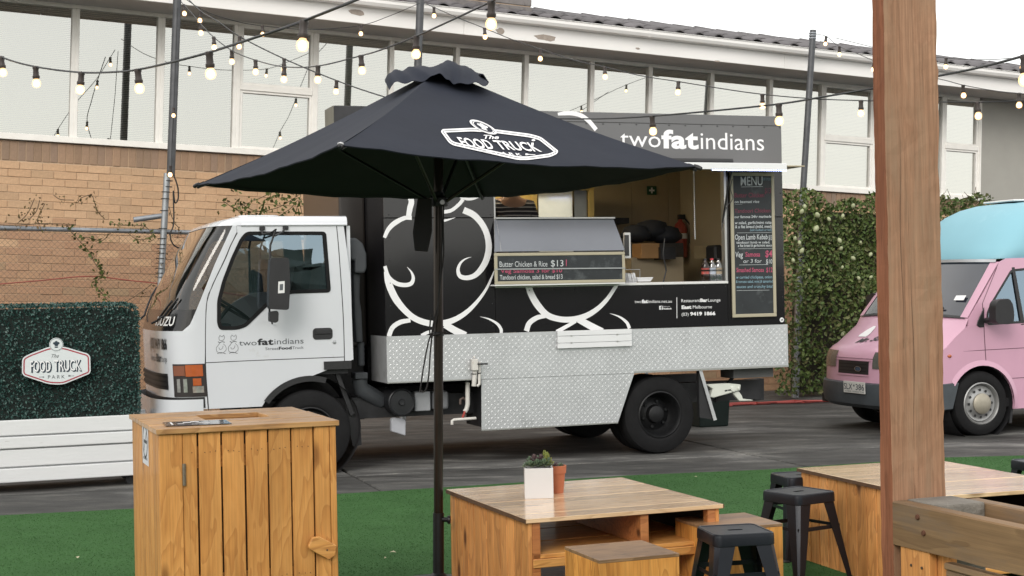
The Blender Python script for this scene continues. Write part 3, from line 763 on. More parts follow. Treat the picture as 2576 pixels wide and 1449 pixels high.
# ================================================================== FESTOON LIGHTS
def globe():
    m = bpy.data.materials.new('warm_bulb_glass'); m.use_nodes = True; nt = m.node_tree; nt.nodes.clear()
    o = N(nt, 'ShaderNodeOutputMaterial'); mx = N(nt, 'ShaderNodeMixShader'); tr = N(nt, 'ShaderNodeBsdfTransparent'); em = N(nt, 'ShaderNodeEmission', Strength=2.2)
    em.inputs['Color'].default_value = (1.0, .60, .27, 1); mx.inputs[0].default_value = .62
    L(nt, tr.outputs[0], mx.inputs[1]); L(nt, em.outputs[0], mx.inputs[2]); L(nt, mx.outputs[0], o.inputs[0]); return m
BULB = globe(); CORE = glow('bulb_core', (1.0, .86, .62), 12.0)
SOCK = mat('brown_black_socket', (.045, .035, .033), .5, var=.2)
CABLE = mat('black_cable', (.02, .021, .024), .55, var=.2)
sock_me = bulb_me = None
def lamp(parent, p, k=1.0):
    global sock_me, bulb_me
    p = Vector(p)
    if sock_me is None:
        s = MB().lathe([(.012, .016), (.017, .014), (.018, .002), (.015, -.004), (.0165, -.036), (.020, -.038), (.020, -.050), (.015, -.056)], 14).build('lamp_holder', SOCK, parent, smooth=40)
        s.data.name = 'lamp_holder'; sock_me = s
        b = MB().lathe([(.012, -.052), (.014, -.060), (.0200, -.066), (.0232, -.075), (.0238, -.083), (.0215, -.094), (.0150, -.102), (.0, -.1065)], 16).build('light_bulb', BULB, s, smooth=80)
        bulb_me = b
        b.data = b.data.copy(); bm_ = MB().lathe([(0, -.062), (.010, -.068), (.0155, -.078), (.0155, -.086), (.010, -.096), (0, -.1)], 12, cap=False)
        k0 = len(b.data.vertices); mm_ = bm_.build('core_tmp', CORE, None, smooth=80); bmx = bmesh.new(); bmx.from_mesh(b.data); bmx.from_mesh(mm_.data)
        for f_ in bmx.faces:
            if all(v_.index >= k0 for v_ in f_.verts) and False: pass
        bmx.to_mesh(b.data); bmx.free(); b.data.materials.append(CORE)
        for p_ in b.data.polygons:
            if min(p_.vertices) >= k0: p_.material_index = 1
        bpy.data.objects.remove(mm_)
    else:
        s = dup(sock_me, parent); b = dup(bulb_me, s)
    s.location = p - parent.matrix_world.translation; s.scale = (k, k, k); s.rotation_euler = (random.uniform(-.09, .09), random.uniform(-.14, .10), random.uniform(0, 6))
def festoon(label, cable, bulbs, r=.0042):
    """cable: (x, y, depth) points; bulbs: positions along x of the picture where a holder hangs"""
    pts = [Vector(at(*c)) for c in cable]
    o = thing('festoon_string', pts[0], label, 'string lights', 'festoon strings of lit bulbs across the yard')
    sp = [Vector(q) for q in spline(pts, 8)]
    MB().tube([q - pts[0] for q in sp], r, 6).build('cable', CABLE, o, smooth=60)
    for bx_, by_ in bulbs:
        best = min(sp, key=lambda q: (CX + FPX * q.x / q.y - bx_) ** 2 + .2 * (CY - FPX * (q.z - EYE) / q.y - by_) ** 2)
        i = sp.index(best); cand = [best]
        for j in (i - 1, i + 1):
            if 0 <= j < len(sp):
                for t in range(1, 8): cand.append(best.lerp(sp[j], t / 8))
        best = min(cand, key=lambda q: abs(CX + FPX * q.x / q.y - bx_) + .3 * abs(CY - FPX * (q.z - EYE) / q.y - by_))
        lamp(o, best - Vector((0, 0, .012)))
r1 = ZD(0, 0, 1.8867); r2 = ZD(700, 0, 2.07); r4 = ZD(3072, 0, 1.8867); r8 = ZD(2500, 0, 2.8975)
festoon('thick festoon string sagging at the upper left and rising right across the left pole', [(-90, 95, 9.2), (0, 142, 8.8), (85, 167, 8.4), (200, 182, 8.0), (290, 181, 7.6), (347, 175, 7.3), (430, 157, 6.9), (525, 132, 6.5), (640, 95, 6.0), (762, 53, 5.6), (900, -2, 5.2), (1010, -48, 4.9)], [(4, 142), (90, 168), (205, 182), (347, 175), (527, 131), (764, 52)], .0055)
def dz(pts, d0, d1):
    n = len(pts); return [(x, y, d0 + (d1 - d0) * i / (n - 1)) for i, (x, y) in enumerate(pts)]
festoon('festoon string curving from the left pole up over the umbrella peak', dz([(455, 4), (484, 35), (503, 58), (536, 92), (585, 128), (645, 152), (715, 168), (800, 166), (905, 141), (960, 125), (1045, 92), (1140, 49), (1235, 4), (1290, -25)], 15.6, 5.4), [(462, 12), (503, 57), (538, 94), (583, 128), (643, 152), (715, 168), (800, 166), (908, 141), (1048, 91), (1236, 2)], .0045)
bd = dz([(470, -6), (505, 28), (550, 55), (603, 92), (715, 148), (845, 202), (955, 240), (1060, 268), (1210, 290), (1330, 297), (1470, 299), (1560, 297), (1641, 292), (1760, 282), (1957, 262), (2080, 242), (2205, 221), (2366, 190), (2480, 166), (2600, 134)], 15.2, 5.6)
festoon('long festoon string dipping behind the umbrella and rising to the right edge past the post', bd, [(505, 28), (603, 92), (716, 148), (846, 203), (1641, 292), (1959, 262), (2578, 140)], .0055)
festoon('thin far festoon string under the eaves between the two left poles', dz([(452, -12), (520, 30), (600, 55), (660, 65), (730, 72), (800, 74), (908, 64), (980, 40), (1056, 8)], 15.8, 16.6), [(660, 64), (909, 62)], .004)
festoon('long festoon string running from the middle pole across the windows rightwards', dz([(1056, 2), (1091, 18), (1150, 44), (1219, 71), (1290, 100), (1358, 123), (1440, 150), (1520, 168), (1610, 190), (1705, 205), (1810, 222), (1916, 237), (2040, 248), (2166, 253), (2320, 256), (2457, 257), (2576, 253), (2640, 250)], 16.9, 9.0), [(1092, 18), (1219, 71), (1359, 122), (1521, 168), (1706, 205), (1917, 237), (2167, 253), (2460, 257)], .0045)
festoon('festoon string dropping from the top of the grey pole behind the timber post', dz([(2045, 85), (2077, 91), (2110, 116), (2155, 134), (2199, 153), (2280, 183), (2369, 200), (2423, 214), (2500, 228), (2565, 235), (2620, 240)], 19.2, 11.0), [(2078, 90), (2112, 116), (2199, 153), (2423, 213), (2564, 235)], .004)
festoon('faint festoon string along the gutter just right of the timber post', dz([(2100, 95), (2240, 128), (2380, 146), (2480, 150), (2572, 144), (2640, 136)], 18.0, 12.5), [(2380, 146), (2572, 144)], .004)
po = thing('festoon_string', at(432, 285, 15.6), 'two lit bulbs on a drop wound down the left pole', 'string lights', 'festoon strings of lit bulbs across the yard')
o_ = po.matrix_world.translation
MB().tube([at(447, 20, 15.75) - o_, at(442, 150, 15.7) - o_, at(437, 285, 15.6) - o_, at(433, 360, 15.66) - o_, at(431, 430, 15.6) - o_], .004, 5).build('cable', CABLE, po)
lamp(po, at(437, 274, 15.55), .85); lamp(po, at(429, 420, 15.5))

# ================================================================== HEDGE SCREEN ON ITS WHITE TROLLEY
h0 = ground(318, 1222)
Hs = GF(h0, 20.5)
pw = Hs.hy(348, 1040, -.02); xr_ = pw.x; xl_ = -3.3
scr = thing('hedge_screen', Hs, 'wheeled white plank planter with a clipped dark green hedge panel in front of the truck', 'hedge planter')
WP = mat('chipped_white_board', (.68, .69, .70), .5, var=.04, scale=3, dirt=((.26, .23, .20), 26, .655), stretch=(.35, 1, 2), bump=.15, bscale=20)
zs = [Hs.hy(170, y, 0).z for y in (1049, 1090.5, 1122.5, 1168.5, 1207)]
dep = .55
for i in range(4):
    z1, z0 = zs[i], zs[i + 1]
    MB().box(xl_, xr_ + .12, -.012 * (i % 2) - .004, .03, z0 + .006, z1 - .006).build('board', WP, scr, bevel=.007, seg=2)
    MB().box(xl_, xr_ + .12, dep - .03, dep, z0 + .006, z1 - .006).build('board', WP, scr, bevel=.007)
MB().box(xl_ + .01, xr_ + .11, .03, dep - .03, zs[4], zs[0] - .03).build('box', WP, scr)
ztop = Hs.hy(170, 766, .1).z; zbot = zs[0] - .03
HEDGE = leaf('boxwood_leaf', [(.018, .056, .050), (.030, .088, .076), (.014, .042, .038), (.055, .125, .108), (.023, .070, .062)], .4, .5)
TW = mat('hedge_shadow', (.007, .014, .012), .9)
xh = Hs.hy(352, 900, .05).x
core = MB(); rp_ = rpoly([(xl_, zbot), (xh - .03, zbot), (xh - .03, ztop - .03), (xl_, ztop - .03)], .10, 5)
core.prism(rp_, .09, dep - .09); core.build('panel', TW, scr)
fo = MB()
def edge_clip(x, z):
    rr = .10
    if x > xh - rr and z > ztop - rr: return (x - xh + rr) ** 2 + (z - ztop + rr) ** 2 < rr * rr
    return x < xh and z < ztop
cnt = 0
while cnt < 15000:
    x = random.uniform(-1.85 + xr_ * 0 - .3, xh); z = random.uniform(zbot - .02, ztop)
    if not edge_clip(x, z): continue
    cnt += 1; y = .075 + random.uniform(-.02, .03) + .012 * math.sin(x * 23) * math.sin(z * 19)
    leafcard(fo, (x, y, z), .0125)
for i in range(2600):
    x = random.uniform(-2.0, xh); leafcard(fo, (x, random.uniform(.06, dep - .05), ztop + random.uniform(-.02, .012) - (max(0, x - xh + .1) ** 2) * 4), .0125)
for i in range(1500):
    leafcard(fo, (xh + random.uniform(-.015, .008), random.uniform(.06, dep - .05), random.uniform(zbot, ztop - .06)), .0125)
tag(fo.build('foliage', HEDGE, scr), kind='stuff')
for i, (x, y) in enumerate(((xr_ - .06, .09), (xr_ - .06, dep - .09), (xr_ - 1.4, .09))):
    c = MB().lathe([(.02, -.012), (.034, -.012), (.036, 0), (.034, .012), (.02, .012)], 16, (x, y, .038), axis='y')
    c.box(x - .012, x + .012, y - .02, y - .014, .03, .09); c.box(x - .012, x + .012, y + .014, y + .02, .03, .09); c.box(x - .03, x + .03, y - .03, y + .03, .085, .094)
    c.build('castor', DARK, scr)
# the sign on the hedge
SIGNW = mat('sign_board', (.66, .70, .72), .35, var=.02)
NAVY = mat('print_navy', (.018, .035, .055), .5); RED = mat('print_red', (.36, .05, .07), .5); GREYT = mat('print_grey', (.10, .11, .12), .5)
def sg(zx, zy): return Hs.xz(((60 + zx / 6.038) / SS, (1320 + zy / 6.038) / SS), .03)
sgn = thing('sign', Hs, 'white hexagonal park sign with a chef hat roundel fixed on the clipped hedge', 'sign')
hexa = [sg(*p) for p in ((830, 400), (330, 585), (170, 680), (165, 1040), (215, 1110), (800, 1305), (1040, 1320), (1190, 1305), (1790, 1060), (1825, 1000), (1815, 640), (1760, 570), (1165, 395))]
hexr = rpoly(hexa, .035, 4)
b_ = MB(); b_.prism(hexr, .018, .032); cc = sg(995, 350); rr = abs(sg(1165, 350)[0] - cc[0])
b_.prism([(cc[0] + rr * math.cos(2 * math.pi * k / 28), cc[1] + rr * math.sin(2 * math.pi * k / 28)) for k in range(28)], .0165, .033)
b_.build('board', SIGNW, sgn, bevel=.002)
def band(mb, poly, d0, d1, y):
    a, b2 = inset(poly, d0), inset(poly, d1); n = len(poly)
    mb.add([(p[0], y, p[1]) for p in a + b2], [(k, (k + 1) % n, n + (k + 1) % n, n + k) for k in range(n)])
rb = MB(); band(rb, hexr, .010, .020, .0172); rb.build('border', RED, sgn)
rb = MB(); disc(rb, cc, rr * .93, .0158, 28, r0=rr * .88); rb.build('ring', NAVY, sgn)
def hat(mb, c, s, y, fn=None):
    g = fn or (lambda a, b: (a, y, b))
    pts = [(-.32, -.28), (.32, -.28), (.36, .02), (.62, .12), (.66, .42), (.42, .55), (.26, .50), (.22, .72), (-.02, .80), (-.24, .70), (-.28, .50), (-.46, .55), (-.66, .40), (-.60, .12), (-.36, .02)]
    p = rpoly([(c[0] + s * a, c[1] + s * b) for a, b in pts], s * .12, 3)
    t = tessellate_polygon([[Vector((a, b, 0)) for a, b in p]]); mb.add([g(a, b) for a, b in p], [tuple(q) for q in t])
    mb.add([g(c[0] + s * a, c[1] + s * b) for a, b in ((-.34, -.62), (.34, -.62), (.34, -.38), (-.34, -.38))], [(0, 1, 2, 3)])
rb = MB(); hat(rb, (cc[0], cc[1] - rr * .02), rr * .72, .0155); rb.build('chef_hat', NAVY, sgn)
def park(mbs, s, y, scale=1.0):
    pass
sh = MB(); tx_ = MB(); gy = MB()
p0, p1 = sg(372, 1000), sg(880, 1000); hcap = sg(400, 745)[1] - sg(400, 1010)[1]
q0, q1 = sg(955, 985), sg(1600, 975)
for (a, b2, w) in ((sg(372, 1005), sg(862, 1000), 'FOOD'), (sg(935, 985), sg(1590, 972), 'TRUCK')):
    text(sh, w, (a[0] + .010, a[1] - .007), (b2[0] + .010, b2[1] - .007), hcap, .0170, bold=.03)
    text(sh, w, (a[0] + .005, a[1] - .0035), (b2[0] + .005, b2[1] - .0035), hcap, .0168, bold=.03)
    text(tx_, w, a, b2, hcap, .0162, bold=.004)
text(gy, 'PARK', sg(795, 1175), sg(1200, 1165), hcap * .32, .0166, bold=.0, space=1.5)
text(gy, 'The', sg(880, 670), sg(1060, 662), hcap * .33, .0166, shear=.45)
for (x0, x1, yy) in ((575, 700, 1135), (1285, 1425, 1107)):
    a, b2 = sg(x0, yy), sg(x1, yy); ribbon(gy, [(a[0], a[1], .004), ((a[0] + b2[0]) / 2, a[1], .003), (b2[0], b2[1] + .0, .010 if x0 < 1000 else .003)] if x0 < 1000 else [(a[0], a[1], .012), (a[0] + .015, a[1], .008), (a[0] + .02, a[1], .003), (b2[0], b2[1], .004)], .0166)
sh.build('lettering_shadow', NAVY, sgn); tx_.build('lettering', WHITE_P, sgn); gy.build('small_lettering', GREYT, sgn)

# ================================================================== BIN CUPBOARD
Bn = GF(ground(410.7, 1079.8, .95) - Vector((0, 0, .95)), 21.3)
bin_ = thing('bin_cupboard', Bn, 'tall pine board rubbish bin cupboard with slotted lid and wooden turn latch', 'bin cupboard')
BW, BD, BT = .742, .865, .95; tb = .022
GAPM = mat('dark_gap', (.02, .012, .006), .9)
rb_ = ZD(500, 1620, 2.119)
def bx_at(zx, zy): return Bn.hy(*rb_(zx, zy), 0.0)
ins = MB().box(.02, BW - .02, .024, BD - .02, .03, BT - .05); 
# inner lining (open top)
lin = MB(); lin.box(.022, BW - .022, .022, .03, .03, BT - .03); lin.box(.022, .03, .03, BD - .03, .03, BT - .03); lin.box(BW - .03, BW - .022, .03, BD - .03, .03, BT - .03); lin.box(.022, BW - .022, BD - .03, BD - .022, .03, BT - .03); lin.box(.022, BW - .022, .03, BD - .03, .02, .03)
lin.build('lining', GAPM, bin_)
xs = [bx_at(z, 700).x for z in (352, 492)]
zlt = BT - tb
def vplank(name, x0, x1, y0, y1, z0, z1, par=bin_, m=PINE, bev=.0025): return MB().box(x0, x1, y0, y1, z0, z1).build(name, m, par, bevel=bev)
vplank('corner_post', .001, xs[1], 0, .020, 0, zlt - .001)
vplank('corner_post', bx_at(1612, 700).x, bx_at(1742, 700).x - .001, 0, .020, 0, zlt - .001); vplank('corner_post', bx_at(1742, 700).x + .001, BW - .001, 0, .021, 0, zlt - .001)
door = bpy.data.objects.new('door', None); COL.objects.link(door); door.parent = bin_
ed = [(498, 618), (634, 820), (836, 1020), (1036, 1217), (1230, 1412), (1424, 1603)]
zd = bx_at(1000, 205).z
for i, (a, b2) in enumerate(ed):
    vplank('plank', bx_at(a, 800).x, bx_at(b2, 800).x, .004 + random.uniform(-.0015, .0015), .020, .03, zd + .004 - i * .001, door)
for z in (.78, .25): MB().box(bx_at(500, 800).x, bx_at(1600, 800).x, .0205, .0225, z, z + .09).build('door_rail', PINE_X, door)
NAIL = mat('nail_head', (.05, .03, .015), .6)
nl = MB()
for a, b2 in ed:
    for zz in (.845, .31):
        for t in ((.25, .5, .75) if a > 600 else (.6,)):
            c = bx_at(a + (b2 - a) * t, 800).x; disc(nl, (c + random.uniform(-.003, .003), zz + random.uniform(-.004, .004)), .0022, .0012, 8)
tag(nl.build('nail', NAIL, door), kind='stuff')
c = bx_at(503, 590)
MB().box(c.x - .008, c.x + .006, -.005, .004, c.z - .045, c.z + .045).tube([(c.x - .003, -.006, c.z - .045), (c.x - .003, -.006, c.z + .045)], .006, 8).build('hinge', mat('aged_hinge', (.20, .17, .13), .5, .6, var=.3, scale=40), bin_, bevel=.001)
la = [bx_at(*p) for p in ((1545, 1190), (1580, 1118), (1640, 1108), (1785, 1185), (1770, 1270), (1715, 1305), (1550, 1215))]
MB().prism([(p.x, p.z) for p in la], -.024, -.001).build('latch', PINE_X, bin_, bevel=.003)
lc = bx_at(1702, 1222); nl = MB(); disc(nl, (lc.x, lc.z), .004, -.0245, 10); nl.build('latch_screw', NAIL, bin_)
ly = [0, .105, .20, .295, .38, .465, .56, .66, .76, BD]
for a, b2 in zip(ly, ly[1:]): vplank('side_plank', 0, .020, a + .0215 if a == 0 else a + .0008, b2 - .0016, 0, zlt - .001)
for k in range(8): vplank('side_plank', BW - .020, BW, .022 + k * .105, .022 + k * .105 + .103, 0, zlt - .001)
MB().box(.021, BW - .021, BD - .021, BD - .001, 0, zlt - .001).build('back_board', PINE, bin_)
# lid boards with the slot
ho = [Bn.hz(*rb_(*p), BT) for p in ((600, 84), (1115, 60), (1240, 100), (690, 130))]
hx0, hx1 = Bn.hz(*rb_(640, 105), BT).x, Bn.hz(*rb_(1180, 80), BT).x
hy0, hy1 = Bn.hz(*rb_(960, 112), BT).y, Bn.hz(*rb_(860, 72), BT).y
ys = [-.012, .085, .17, hy0, .0, 0]
cuts = [-.014, .08, .165, hy0]
def lid(x0, x1, y0, y1): MB().box(x0, x1, y0 + .0020, y1 - .0020, zlt, BT + random.uniform(-.0015, .0015)).build('lid_board', PINE_TOP, bin_, bevel=.002)
nlo = max(2, int(hy0 / .1)); e0 = [-.014 + (hy0 + .014) * k / nlo for k in range(nlo + 1)]
for a, b2 in zip(e0, e0[1:]): lid(-.012, BW + .012, a, b2)
nm = max(2, int((hy1 - hy0) / .095)); e1 = [hy0 + (hy1 - hy0) * k / nm for k in range(nm + 1)]
for a, b2 in zip(e1, e1[1:]): lid(-.012, hx0, a, b2); lid(hx1, BW + .012, a, b2)
nh = max(1, int((BD - hy1) / .09)); e2 = [hy1 + (BD + .012 - hy1) * k / nh for k in range(nh + 1)]
for a, b2 in zip(e2, e2[1:]): lid(-.012, BW + .012, a, b2)
sl = MB(); sl.box(hx0 - .018, hx0 + .0, hy0, hy1, BT - .11, zlt - .001); sl.box(hx1, hx1 + .018, hy0, hy1, BT - .11, zlt - .001); sl.box(hx0, hx1, hy1, hy1 + .018, BT - .11, zlt - .001); sl.box(hx0, hx1, hy0 - .018, hy0, BT - .11, zlt - .001)
sl.build('slot_lining', PINE_X, bin_)
# flyer in a sleeve on the lid
fp = [Bn.hz(*rb_(*p), BT + .002) for p in ((345, 182), (905, 160), (850, 127), (315, 150))]
fl = MB(); fl.add([(p.x, p.y, BT + .003) for p in fp] + [(p.x, p.y, BT + .0045) for p in fp], [(4, 5, 6, 7), (0, 3, 2, 1), (0, 1, 5, 4), (1, 2, 6, 5), (2, 3, 7, 6), (3, 0, 4, 7)])
FLY = mat('dark_flyer', (.035, .03, .045), .12, var=.3, scale=18, coat=.8)
ob = fl.build('flyer', FLY, F=Bn); tag(ob, 'dark glossy flyer in a plastic sleeve lying on the bin lid', 'flyer')
fx = MB(); u0 = Vector((fp[0].x, fp[0].y)); uu = Vector((fp[1].x, fp[1].y)) - u0; vv = Vector((fp[3].x, fp[3].y)) - u0
def fpt(a, b2): q = u0 + uu * a + vv * b2; return (q.x, q.y, BT + .0052)
for a0, a1, b0, b1 in ((.3, .42, .55, .72), (.42, .55, .7, .85), (.2, .3, .3, .4), (.48, .7, .35, .45), (.1, .13, .2, .8)): fx.add([fpt(a0, b0), fpt(a1, b0), fpt(a1, b1), fpt(a0, b1)], [(0, 1, 2, 3)])
w = fx.build('print', WHITE_P, ob)
# no smoking notice on the left side
ns = thing('notice', Bn, 'white no smoking notice stuck on the left side of the bin cupboard', 'notice')
def sl_(zx, zy): q = Bn.hx(*rb_(zx, zy), -.0005); return q
a, b2, c, d = sl_(152, 172), sl_(202, 190), sl_(197, 515), sl_(150, 485)
yc0, yc1 = (a.y + d.y) / 2, (b2.y + c.y) / 2; zc1, zc0 = (a.z + b2.z) / 2, (c.z + d.z) / 2
MB().box(-.0022, -.0007, min(yc0, yc1), max(yc0, yc1), zc0, zc1).build('sheet', mat('notice_paper', (.62, .62, .66), .5), ns)
fnn = lambda a, b: (-.0030, a, b)
nb_ = MB(); cy_ = (yc0 + yc1) / 2; cz_ = zc0 + (zc1 - zc0) * .60; rr = abs(yc0 - yc1) * .40
disc(nb_, (cy_, cz_), rr, 0, 26, fn=fnn, r0=rr * .84, sq=1.0); nb_.add([fnn(cy_ - rr * .7, cz_ - rr * .1), fnn(cy_ + rr * .5, cz_ - rr * .1), fnn(cy_ + rr * .5, cz_ + rr * .1), fnn(cy_ - rr * .7, cz_ + rr * .1)], [(0, 1, 2, 3)])
s2 = rr * .62; nb_.add([fnn(cy_ - s2 - .003, cz_ + s2), fnn(cy_ - s2 + .003, cz_ + s2 + .003), fnn(cy_ + s2 + .003, cz_ - s2), fnn(cy_ + s2 - .003, cz_ - s2 - .003)], [(0, 1, 2, 3)])
text(nb_, 'NO SMOKING', (cy_ + rr * .9, zc0 + .022), (cy_ - rr * .9, zc0 + .022), .010, fn=fnn, bold=.02)
nb_.build('print', BLACK_P, ns)

# ================================================================== UMBRELLA
FAB = mat('black_canvas', (.019, .0225, .034), .85, spec=.2, var=.14, scale=2.2, bump=.25, bscale=7, dirt=((.045, .05, .062), 5, .70))
PAINTED = mat('bronze_black_pole', (.028, .022, .018), .28, .6, var=.2, scale=8)
BLKM = mat('black_metal', (.010, .011, .014), .42, .2, var=.2, scale=10, gloss_var=.08)
UC = at(1103, 724.5, 7.41)
um = thing('umbrella', UC - Vector((0, 0, EYE - gz(UC.x))), 'large square black canvas market umbrella with white park logo in the middle of the yard', 'umbrella')
uo = um.matrix_world.translation
def ul(p): return Vector(p) - uo
hE = .55
def corner(x, y): r = ray(x, y); return CAM + r * (hE / r.z)
cN, cL, cR = corner(857, 365), corner(497, 465), corner(1752, 420)
cF = cL + cR - cN; cF.z = EYE + hE
apex = at(1103, 172, 7.41)
def spt(a, b, s, t, sag=.031):
    """point on a canvas panel: s from the peak down to the edge, t along the edge"""
    e = a.lerp(b, t); p = apex.lerp(e, s)
    p.z -= sag * 4 * t * (1 - t) * s ** 1.4 + .02 * math.sin(math.pi * s)
    p.z += .0030 * math.sin(21 * t + 6 * s) * s * s + .002 * math.sin(47 * t + 3) * s ** 4
    return p
cv = bpy.data.objects.new('canopy', None); COL.objects.link(cv); cv.parent = um
for a, b in ((cL, cN), (cN, cR), (cR, cF), (cF, cL)):
    m = MB(); m.grid([[ul(spt(a, b, .02 + .98 * i / 16, k / 20)) for k in range(21)] for i in range(17)])
    m.build('panel', FAB, cv, smooth=60, solid=.0015)
    h_ = MB(); h_.grid([[ul(spt(a, b, s_, k / 20) + Vector((0, 0, dz_))) for k in range(21)] for s_, dz_ in ((.975, -.0045), (1.0, -.004), (1.003, .002), (.975, .0035))]); h_.build('hem', FAB, cv, smooth=50)
for c in (cN, cL, cR, cF):
    d = (c - apex).normalized()
    m = MB().lathe([(.0, -.02), (.010, -.018), (.012, 0), (.009, .02), (0, .024)], 10, cap=False); o = m.build('corner_cap', BLKM, um, smooth=50)
    o.location = ul(c + d * .006); o.rotation_euler = d.to_track_quat('Z', 'Y').to_euler()
CAPW = mat('worn_white_cap', (.6, .6, .62), .5)
m = MB().lathe([(0, -.004), (.012, -.002), (.012, .004), (0, .008)], 10, cap=False).build('corner_button', CAPW, um); m.location = ul(cN + Vector((0, -.004, .004)))
# vent flap, ruffled
fr = [(979, 226), (992, 208), (1030, 207), (1072, 200), (1102, 184), (1128, 201), (1148, 211), (1190, 208), (1223, 215)]
mi = [(968, 203), (984, 181), (1015, 178), (1045, 168), (1093, 170), (1124, 159), (1165, 172), (1204, 188), (1229, 206)]
bk = [(975, 200), (990, 186), (1018, 181), (1050, 171), (1095, 168), (1122, 156.5), (1160, 167), (1203, 185), (1226, 203)]
def sm(row, d): return [at(q[0], q[1], d + .06 * abs(i / 60. - .5)) for i, q in enumerate(spline(row, 7))]
fa_, ma_, ba_ = sm(fr, 7.10), sm(mi, 7.34), sm(bk, 7.62)
rows = []
for t in range(7):
    u = t / 6
    rows.append([ul((f * (1 - u) * (1 - 2 * u) + m_ * 4 * u * (1 - u) + b_ * u * (2 * u - 1)) + Vector((0, .012 * math.sin(k * .7 + t), .004 * math.sin(k * .9 + t * 1.3)))) for k, (f, m_, b_) in enumerate(zip(fa_, ma_, ba_))])
mb = MB(); mb.grid(rows); mb.build('vent_flap', FAB, um, smooth=70, solid=.002)
mb = MB(); mb.grid([[ul(at(x, y, 7.33)) for x, y in ((1208, 186), (1216, 186), (1230, 207), (1226, 214))], [ul(at(x, y, 7.42)) for x, y in ((1200, 190), (1206, 184), (1222, 200), (1214, 214))]]); mb.build('vent_tab', FAB, um, solid=.004)
# pole, hub, runner, ribs
pz = lambda y: EYE + (CY - y) / FPX * 7.41
MB().tube([(0, 0, .02), (0, 0, apex.z - uo.z - .03)], .0232, 18).build('pole', PAINTED, um, smooth=60)
MB().tube([(0, 0, -.02), (0, 0, pz(1290) - uo.z)], .0275, 18).build('sleeve', BLKM, um, smooth=60)
MB().tube([(.02, -.01, pz(1306) - uo.z), (.05, -.02, pz(1306) - uo.z)], .012, 10).lathe([(.018, 0), (.021, .004), (.021, .012), (.016, .016)], 12, (.045, -.018, pz(1306) - uo.z), axis='x').build('knob', BLKM, um, smooth=50)
MB().lathe([(.23, 0), (.24, .015), (.235, .05), (.06, .07), (.03, .10)], 24, (0, 0, .0)).build('base', BLKM, um, smooth=40)
zr_ = pz(508) - uo.z
MB().lathe([(.024, -.022), (.045, -.022), (.048, -.01), (.048, .018), (.03, .03), (.026, .05)], 16, (0, 0, zr_)).build('runner', BLKM, um, smooth=40)
MB().lathe([(.012, 0), (.012, .006), (.006, .007)], 12, (.0215, -.052, zr_ - .004), axis='y').build('runner_bolt', STEEL, um)
topz = apex.z - uo.z - .07
MB().lathe([(.024, -.03), (.045, -.03), (.05, 0), (.045, .03), (.02, .04)], 14, (0, 0, topz)).build('crown', BLKM, um, smooth=40)
for c in (cN, cL, cR, cF):
    e = ul(c) - Vector((0, 0, .012)); s0 = Vector((0, 0, topz)) + (e - Vector((0, 0, topz))).normalized() * .03
    rib = MB().tube([s0, s0.lerp(e, .5) - Vector((0, 0, .022)), e], .0095, 6).build('rib', BLKM, um)
    md = s0.lerp(e, .46) - Vector((0, 0, .026)); d = Vector((md.x, md.y, 0)).normalized()
    MB().tube([d * .04 + Vector((0, 0, zr_)), md], .0085, 6).build('strut', BLKM, rib)
sp_ = [ul(at(x, y, 7.33)) for x, y in ((1050.7, 497), (1086, 500), (1086.8, 582), (1076, 633.5), (1043, 630.7), (1038, 585), (1043, 549))]
m = MB(); m.add(sp_ + [p + Vector((0, .012, 0)) for p in sp_], [tuple(range(7)), tuple(range(13, 6, -1))] + [(k, (k + 1) % 7, 7 + (k + 1) % 7, 7 + k) for k in range(7)])
m.build('strap', mat('strap_webbing', (.010, .010, .012), .85, var=.2), um, bevel=.003)
ROPE = mat('black_rope', (.014, .013, .014), .8)
for pts in ([(1116, 515), (1115, 570), (1116, 640), (1109, 700), (1103, 760), (1093, 800), (1086, 838)], [(1110, 518), (1112, 590), (1110, 660), (1104, 730), (1100, 790), (1088, 836)], [(1086, 838), (1078, 860), (1066, 920), (1058, 975), (1056, 986), (1063, 982)], [(1088, 838), (1083, 880), (1079, 940), (1074, 972), (1068, 984), (1061, 986)], [(1084, 792), (1081, 830), (1084, 848), (1090, 844), (1118, 836), (1124, 838)]):
    MB().tube([ul(at(q[0], q[1], 7.372 + (.0 if q[0] < 1120 else .0))) for q in spline(pts, 6)], .0042, 6).build('rope', ROPE, um, smooth=60)
m = MB().lathe([(.0245, -.01), (.028, -.008), (.028, .008), (.0245, .01)], 16, (0, 0, pz(840) - uo.z)); m.build('rope_cleat', BLKM, um)
# logo printed on the front panel
nP = (cN - apex).cross(cR - apex).normalized()
if nP.y > 0: nP = -nP
def lg(zx, zy, off=.0035):
    gx0, gy0 = (1700 + zx / 4.293) / SS, (440 + zy / 4.293) / SS; px_, py_ = gx0, gy0
    for _ in range(5):
        # panel coordinates of the print point, then sit it on the sagging cloth
        r = ray(px_, py_); p = CAM + r * ((apex - CAM).dot(nP) / r.dot(nP))
        v = p - apex; a, b = cN - apex, cR - apex
        aa, bb, ab, va, vb = a.dot(a), b.dot(b), a.dot(b), v.dot(a), v.dot(b); D_ = aa * bb - ab * ab
        u, w = (va * bb - vb * ab) / D_, (vb * aa - va * ab) / D_
        s, t = u + w, w / (u + w)
        g_ = spt(cN, cR, s, t) + nP * off; w_ = g_ - CAM
        px_ += gx0 - (CX + FPX * w_.x / w_.y); py_ += gy0 - (CY - FPX * w_.z / w_.y)
    return ul(g_)
hx_ = rpoly([(270, 370), (300, 328), (820, 305), (1230, 335), (1800, 408), (1990, 460), (2290, 700), (2270, 750), (2160, 805), (1770, 858), (1590, 856), (480, 605), (410, 560)], 60, 4)
mb = MB()
